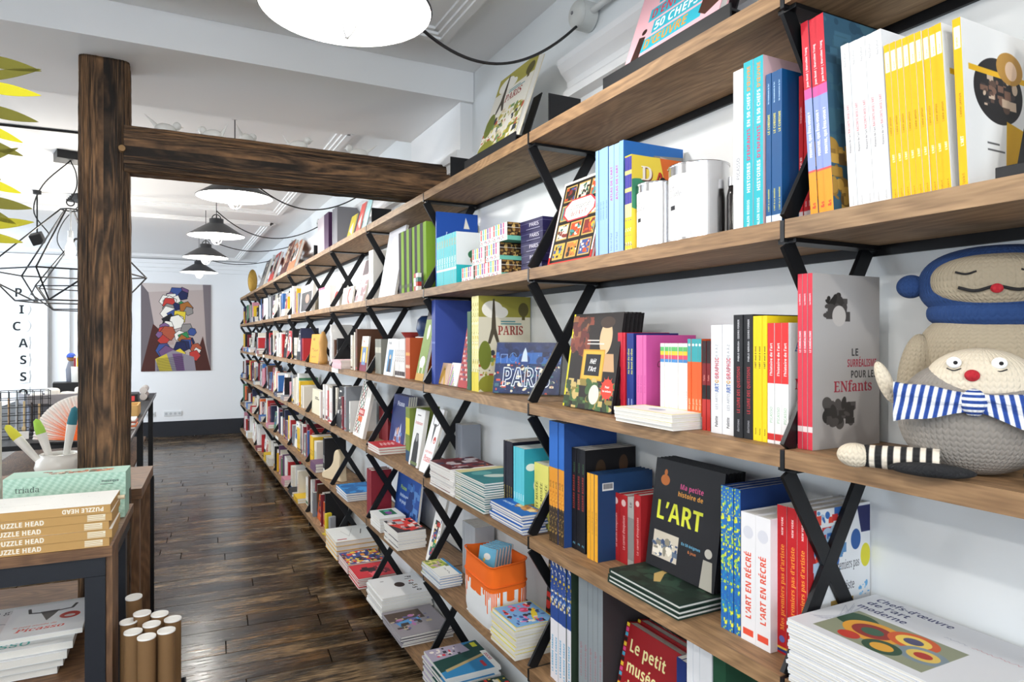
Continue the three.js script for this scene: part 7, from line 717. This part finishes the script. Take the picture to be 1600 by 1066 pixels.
{
  const ell = (x, y, z, rx, ry, rz, e = 1, seg = 40) => { const g = new THREE.SphereGeometry(1, seg, Math.round(seg * 0.7)); const p = g.attributes.position, uv = g.attributes.uv; for (let i = 0; i < p.count; i++) { let a = [p.getX(i), p.getY(i), p.getZ(i)].map((v) => Math.sign(v) * Math.pow(Math.abs(v), e)); p.setXYZ(i, x + a[0] * rx, y + a[1] * ry, z + a[2] * rz); uv.setXY(i, uv.getX(i) * 8 * rx / 0.09, uv.getY(i) * 4 * ry / 0.09); } g.computeVertexNormals(); return g; };
  const beige = knit(0x9f937e), blue = knit(0x1a3868), grey = knit(0x8c867f), cream = knit(0xd9cdb8), blackK = knit(0x191a1d), red = knit(0xb0202c), thread = flat(0x1c1b1d, 0.9);
  const X = 1.115, s = 0.603, ry = Math.atan2(-X, s), pos = (dx, dz) => [X + dx * Math.cos(ry) + dz * Math.sin(ry), SHELF[3] + 0.0008, -s - dx * Math.sin(ry) + dz * Math.cos(ry)];
  const A = thing('knitted_doll', 'large beige knitted doll with a blue hood and closed eyes, sitting behind', 'doll', pos(0.03, -0.062), ry);
  part(A, 'body', merge([ell(0, 0.125, 0, 0.112, 0.125, 0.05, 0.72)]), beige); part(A, 'arm', ell(-0.118, 0.125, 0.022, 0.026, 0.075, 0.026).rotateZ(-0.1), beige); part(A, 'arm', ell(0.125, 0.125, 0.022, 0.026, 0.075, 0.026).rotateZ(0.1), beige);
  const hood = part(A, 'hood', merge([ell(0.01, 0.292, 0, 0.112, 0.062, 0.05, 0.85), ell(0.01, 0.245, 0, 0.1, 0.03, 0.045, 0.8), ell(-0.112, 0.292, 0.0, 0.022, 0.02, 0.018), ell(0.132, 0.292, 0.0, 0.022, 0.02, 0.018)]), blue);
  const fa = part(A, 'face', ell(0.008, 0.296, 0.022, 0.093, 0.044, 0.036, 0.85), beige);
  const arc = (x, y, z, w, d, r = 0.0016) => tube([[x - w, y, z - 0.002], [x, y - d, z], [x + w, y, z - 0.002]], r, 12, 5);
  part(fa, 'closed_eye', arc(-0.034, 0.309, 0.0575, 0.014, 0.004), thread); part(fa, 'closed_eye', arc(0.05, 0.309, 0.0575, 0.014, 0.004), thread); part(fa, 'moustache', merge([arc(-0.022, 0.284, 0.0585, 0.022, 0.006, 0.0026), arc(0.034, 0.284, 0.0585, 0.024, 0.006, 0.0026)]), thread); part(fa, 'nose', ell(0.006, 0.281, 0.058, 0.0085, 0.0075, 0.006, 1, 16), red);
  const B = thing('knitted_doll', 'round grey knitted doll with a striped bow and striped leg, sitting in front', 'doll', pos(0, 0.052), ry);
  part(B, 'body', ell(0.005, 0.086, 0, 0.099, 0.086, 0.058, 0.92), grey); const hd = part(B, 'head', ell(0.014, 0.137, 0.004, 0.072, 0.052, 0.05), cream);
  for (const [x, r] of [[-0.018, 0], [0.036, 0]]) { part(hd, 'eye', ell(x, 0.168, 0.045, 0.0095, 0.0085, 0.004, 1, 20), flat(0xf0efec, 0.6)); part(hd, 'pupil', ell(x + 0.002, 0.168, 0.049, 0.0028, 0.0028, 0.002, 1, 12), thread); part(hd, 'eyelash', arc(x, 0.1595, 0.0475, 0.009, 0.003, 0.0009), thread); }
  part(hd, 'nose', ell(0.004, 0.15, 0.054, 0.0095, 0.0085, 0.006, 1, 18), red);
  const bt = dataTex(64, 64, (u, v) => (v * 8) % 1 < 0.5 ? [238, 238, 240] : [34, 66, 140]), bow = std({ map: bt, roughness: 0.95, bumpMap: knitTex, bumpScale: 0.002 });
  const wing = (dir) => { const g = new THREE.BoxGeometry(0.098, 0.06, 0.024, 14, 8, 3), p = g.attributes.position, uv = g.attributes.uv; for (let i = 0; i < p.count; i++) { const x = p.getX(i), t = (x * dir + 0.049) / 0.098, k = lerp(0.42, 1.0, t) * (1 - 0.06 * Math.sin(t * 9)); p.setXYZ(i, x + dir * 0.05, p.getY(i) * k - 0.016 * t * (dir > 0 ? 1.2 : 0.2), p.getZ(i) * (1 - 0.4 * (1 - t)) + 0.004 * Math.sin(p.getY(i) * 160 + x * 40)); uv.setXY(i, uv.getY(i) * 0.5, (x * dir + 0.049) / 0.098 * 1.1 + p.getY(i) * 2); } g.computeVertexNormals(); return g; };
  const bw = part(B, 'bow', wing(-1).translate(0.006, 0.112, 0.062), bow, 'blue and white striped bow'); part(B, 'bow', wing(1).translate(0.008, 0.112, 0.062), bow, 'blue and white striped bow'); part(bw, 'bow_knot', ell(0.006, 0.112, 0.066, 0.016, 0.02, 0.016), bow);
  part(B, 'arm', ell(0, 0, 0, 0.011, 0.034, 0.011).rotateZ(0.35).translate(-0.108, 0.135, 0.025), cream);
  const st = dataTex(64, 64, (u, v) => (v * 6) % 1 < 0.5 ? [226, 216, 200] : [22, 22, 24]), stripe = std({ map: st, roughness: 0.95, bumpMap: knitTex, bumpScale: 0.002 });
  const lg = new THREE.CylinderGeometry(0.017, 0.02, 0.1, 24, 8); lg.rotateZ(Math.PI / 2); lg.translate(-0.085, 0.0195, 0.042); part(B, 'leg', lg, stripe, 'black and cream striped leg'); part(B, 'foot', ell(-0.148, 0.0195, 0.045, 0.026, 0.019, 0.019), cream);
  part(B, 'leg', ell(-0.045, 0.011, 0.07, 0.055, 0.0105, 0.014), blackK, 'black leg'); part(B, 'foot', ell(0.09, 0.014, 0.058, 0.028, 0.0135, 0.02), blackK, 'black foot');
}
// ---------------------------------------------------------------- mixed books of the farther bays
{
  const COL = [['#ecebe8', 'white', 9], ['#dcd6c8', 'cream', 4], ['#1b1b1f', 'black', 4], ['#2a2f4a', 'navy', 3], ['#b02c30', 'red', 3], ['#8a8d92', 'grey', 3], ['#e0b82c', 'yellow', 2], ['#d8642c', 'orange', 1], ['#3a6aa8', 'blue', 2], ['#5a3a28', 'brown', 2], ['#c88a9a', 'pink', 1], ['#4a7a5a', 'green', 1], ['#6a4a6a', 'purple', 1], ['#7a2430', 'maroon', 2]], bag = COL.flatMap((c) => Array(c[2]).fill(c));
  const shelfName = ['', 'top', 'second', 'third', 'fourth', 'fifth', 'bottom'];
  function mixed(level, sFar, sNear, seed, flatP = 0.08) {
    const R = rng(seed * 131 + level); let s = sFar, n = {}, X;
    while (s > sNear + 0.02) {
      const bay = Math.floor((s - 0.001 - J0) / BAY), end = Math.max(sNear, jointS(bay) + 0.012);
      if (s - end < 0.03) { s = Math.min(jointS(bay) - 0.012, s - 0.02); if (end === sNear) break; continue; }
      n[bay] = (n[bay] ?? 0); const k = R(), c = bag[Math.floor(R() * bag.length)], c2 = bag[Math.floor(R() * bag.length)], fromWall = 10 - bay, where = ' along the ' + shelfName[level] + ' shelf, ' + ORD[fromWall] + ' bay from far wall';
      const lab = (kind) => c[1] + ' ' + kind + ', ' + ORD[n[bay]] + where;
      BAKE = bay >= 6; const room = s - end, H = lerp(0.19, 0.3, Math.pow(R(), 1.2)), o = { bg: c[0], res: 260, name: 'art_book', group: 'mixed books of the farther bays', spine: [['T', ['Art', 'Lettres', 'Œuvres', 'Regards', 'Atelier', 'Musée'][Math.floor(R() * 6)], 0.3, c2[0], 0.6, { len: 0.4 }], ['R', 0.05, 0.05 + R() * 0.12, c2[0]]] };
      X = 1.03 + R() * 0.03;
      if (k < 0.13 && room > 0.2) { const w = lerp(0.15, 0.2, R()); o.cover = (q, w2, h2) => { fill(q, c[0], 0, 0, w2, h2); fill(q, c2[0], w2 * 0.15, h2 * (0.2 + R() * 0.2), w2 * 0.7, h2 * 0.4); lines(q, c2[0], w2 * 0.2, h2 * 0.1, w2 * 0.5, 1, 5, 3); scatter(q, seed + n[bay], [c2[0], c[0], '#3a3432', '#c8b8a0'], 14, w2 * 0.15, h2 * 0.25, w2 * 0.7, h2 * 0.35, 2, 9); }; faceS(X, s - w / 2, SHELF[level], { ...o, t: 0.03, d: w, h: Math.min(H, 0.28), label: lab('book facing out') }, 5); s -= w + 0.012; n[bay]++; }
      else if (k < 0.13 + flatP && room > 0.26) { const m = 2 + Math.floor(R() * 3); pile(SHELF[level], 0.99, s, s - 0.22, 0.16, m, m * 0.022, { ...o, label: lab('book topping a pile'), label2: lab('book in a pile') }, 'far', 0.002); s -= 0.235; n[bay]++; }
      else { const m = R() < 0.25 ? 2 + Math.floor(R() * 2) : 1, t = lerp(0.022, 0.058, Math.pow(R(), 1.4)), mm = Math.max(1, Math.min(m, Math.floor(room / t))); const dd = lerp(0.13, 0.19, R()); for (let q = 0; q < mm; q++) { rowS(level, X, s - q * Math.min(t, room), Math.min(t, room), 1, { ...o, h: H, d: dd, label: lab(t > 0.04 ? 'thick book' : 'slim book') }); if (q < mm - 1) n[bay]++; } s -= Math.min(t, room) * mm + (R() < 0.15 ? 0.03 : 0.001); n[bay]++; }
    }
  }
  mixed(2, 11.55, 6.4, 21); mixed(3, 11.55, 6.08, 34); mixed(4, 11.55, 6.06, 45); mixed(5, 11.55, 5.12, 57); mixed(6, 11.55, 5.12, 68);
  mixed(4, 5.3, 4.36, 91, 0); mixed(3, 5.03, 4.79, 92, 0); mixed(3, 4.33, 4.1, 93, 0);
  BAKE = false;
  const far = new THREE.Group(); far.userData.kind = 'stuff'; add(far, 'distant_books', 'mixed small books filling the bays nearest the far wall', 'books'); for (const [m, gs] of baked) part(far, m === pages ? 'page_blocks' : 'covers', merge(gs), m);
  // shelf-edge price cards
  [[2, 453, 'below the portrait book'], [3, 524, 'below the pink booklet pile'], [3, 401, 'third shelf near its far end'], [3, 412, 'third shelf, second from the far end'], [5, 433, 'on the fifth shelf edge']].forEach(([lv, px, nm], i) => { const g = thing('shelf_card', 'small white card on the shelf edge ' + nm, 'card', [0.9975, SHELF[lv] - 0.032, -sAt(px, 1)], 0, 'white shelf cards'); part(g, 'card', rbox(0.002, 0.03, [0.12, 0.2, 0.14, 0.14, 0.2][i], 0.0005), paper); part(g, 'clip', rbox(0.006, 0.003, 0.02, 0.0005, 0.003, 0.031, 0), steel); });
}
scene.traverse((o) => { if (o.isMesh) { o.castShadow = true; o.receiveShadow = true; } });
renderer.render(scene, camera);
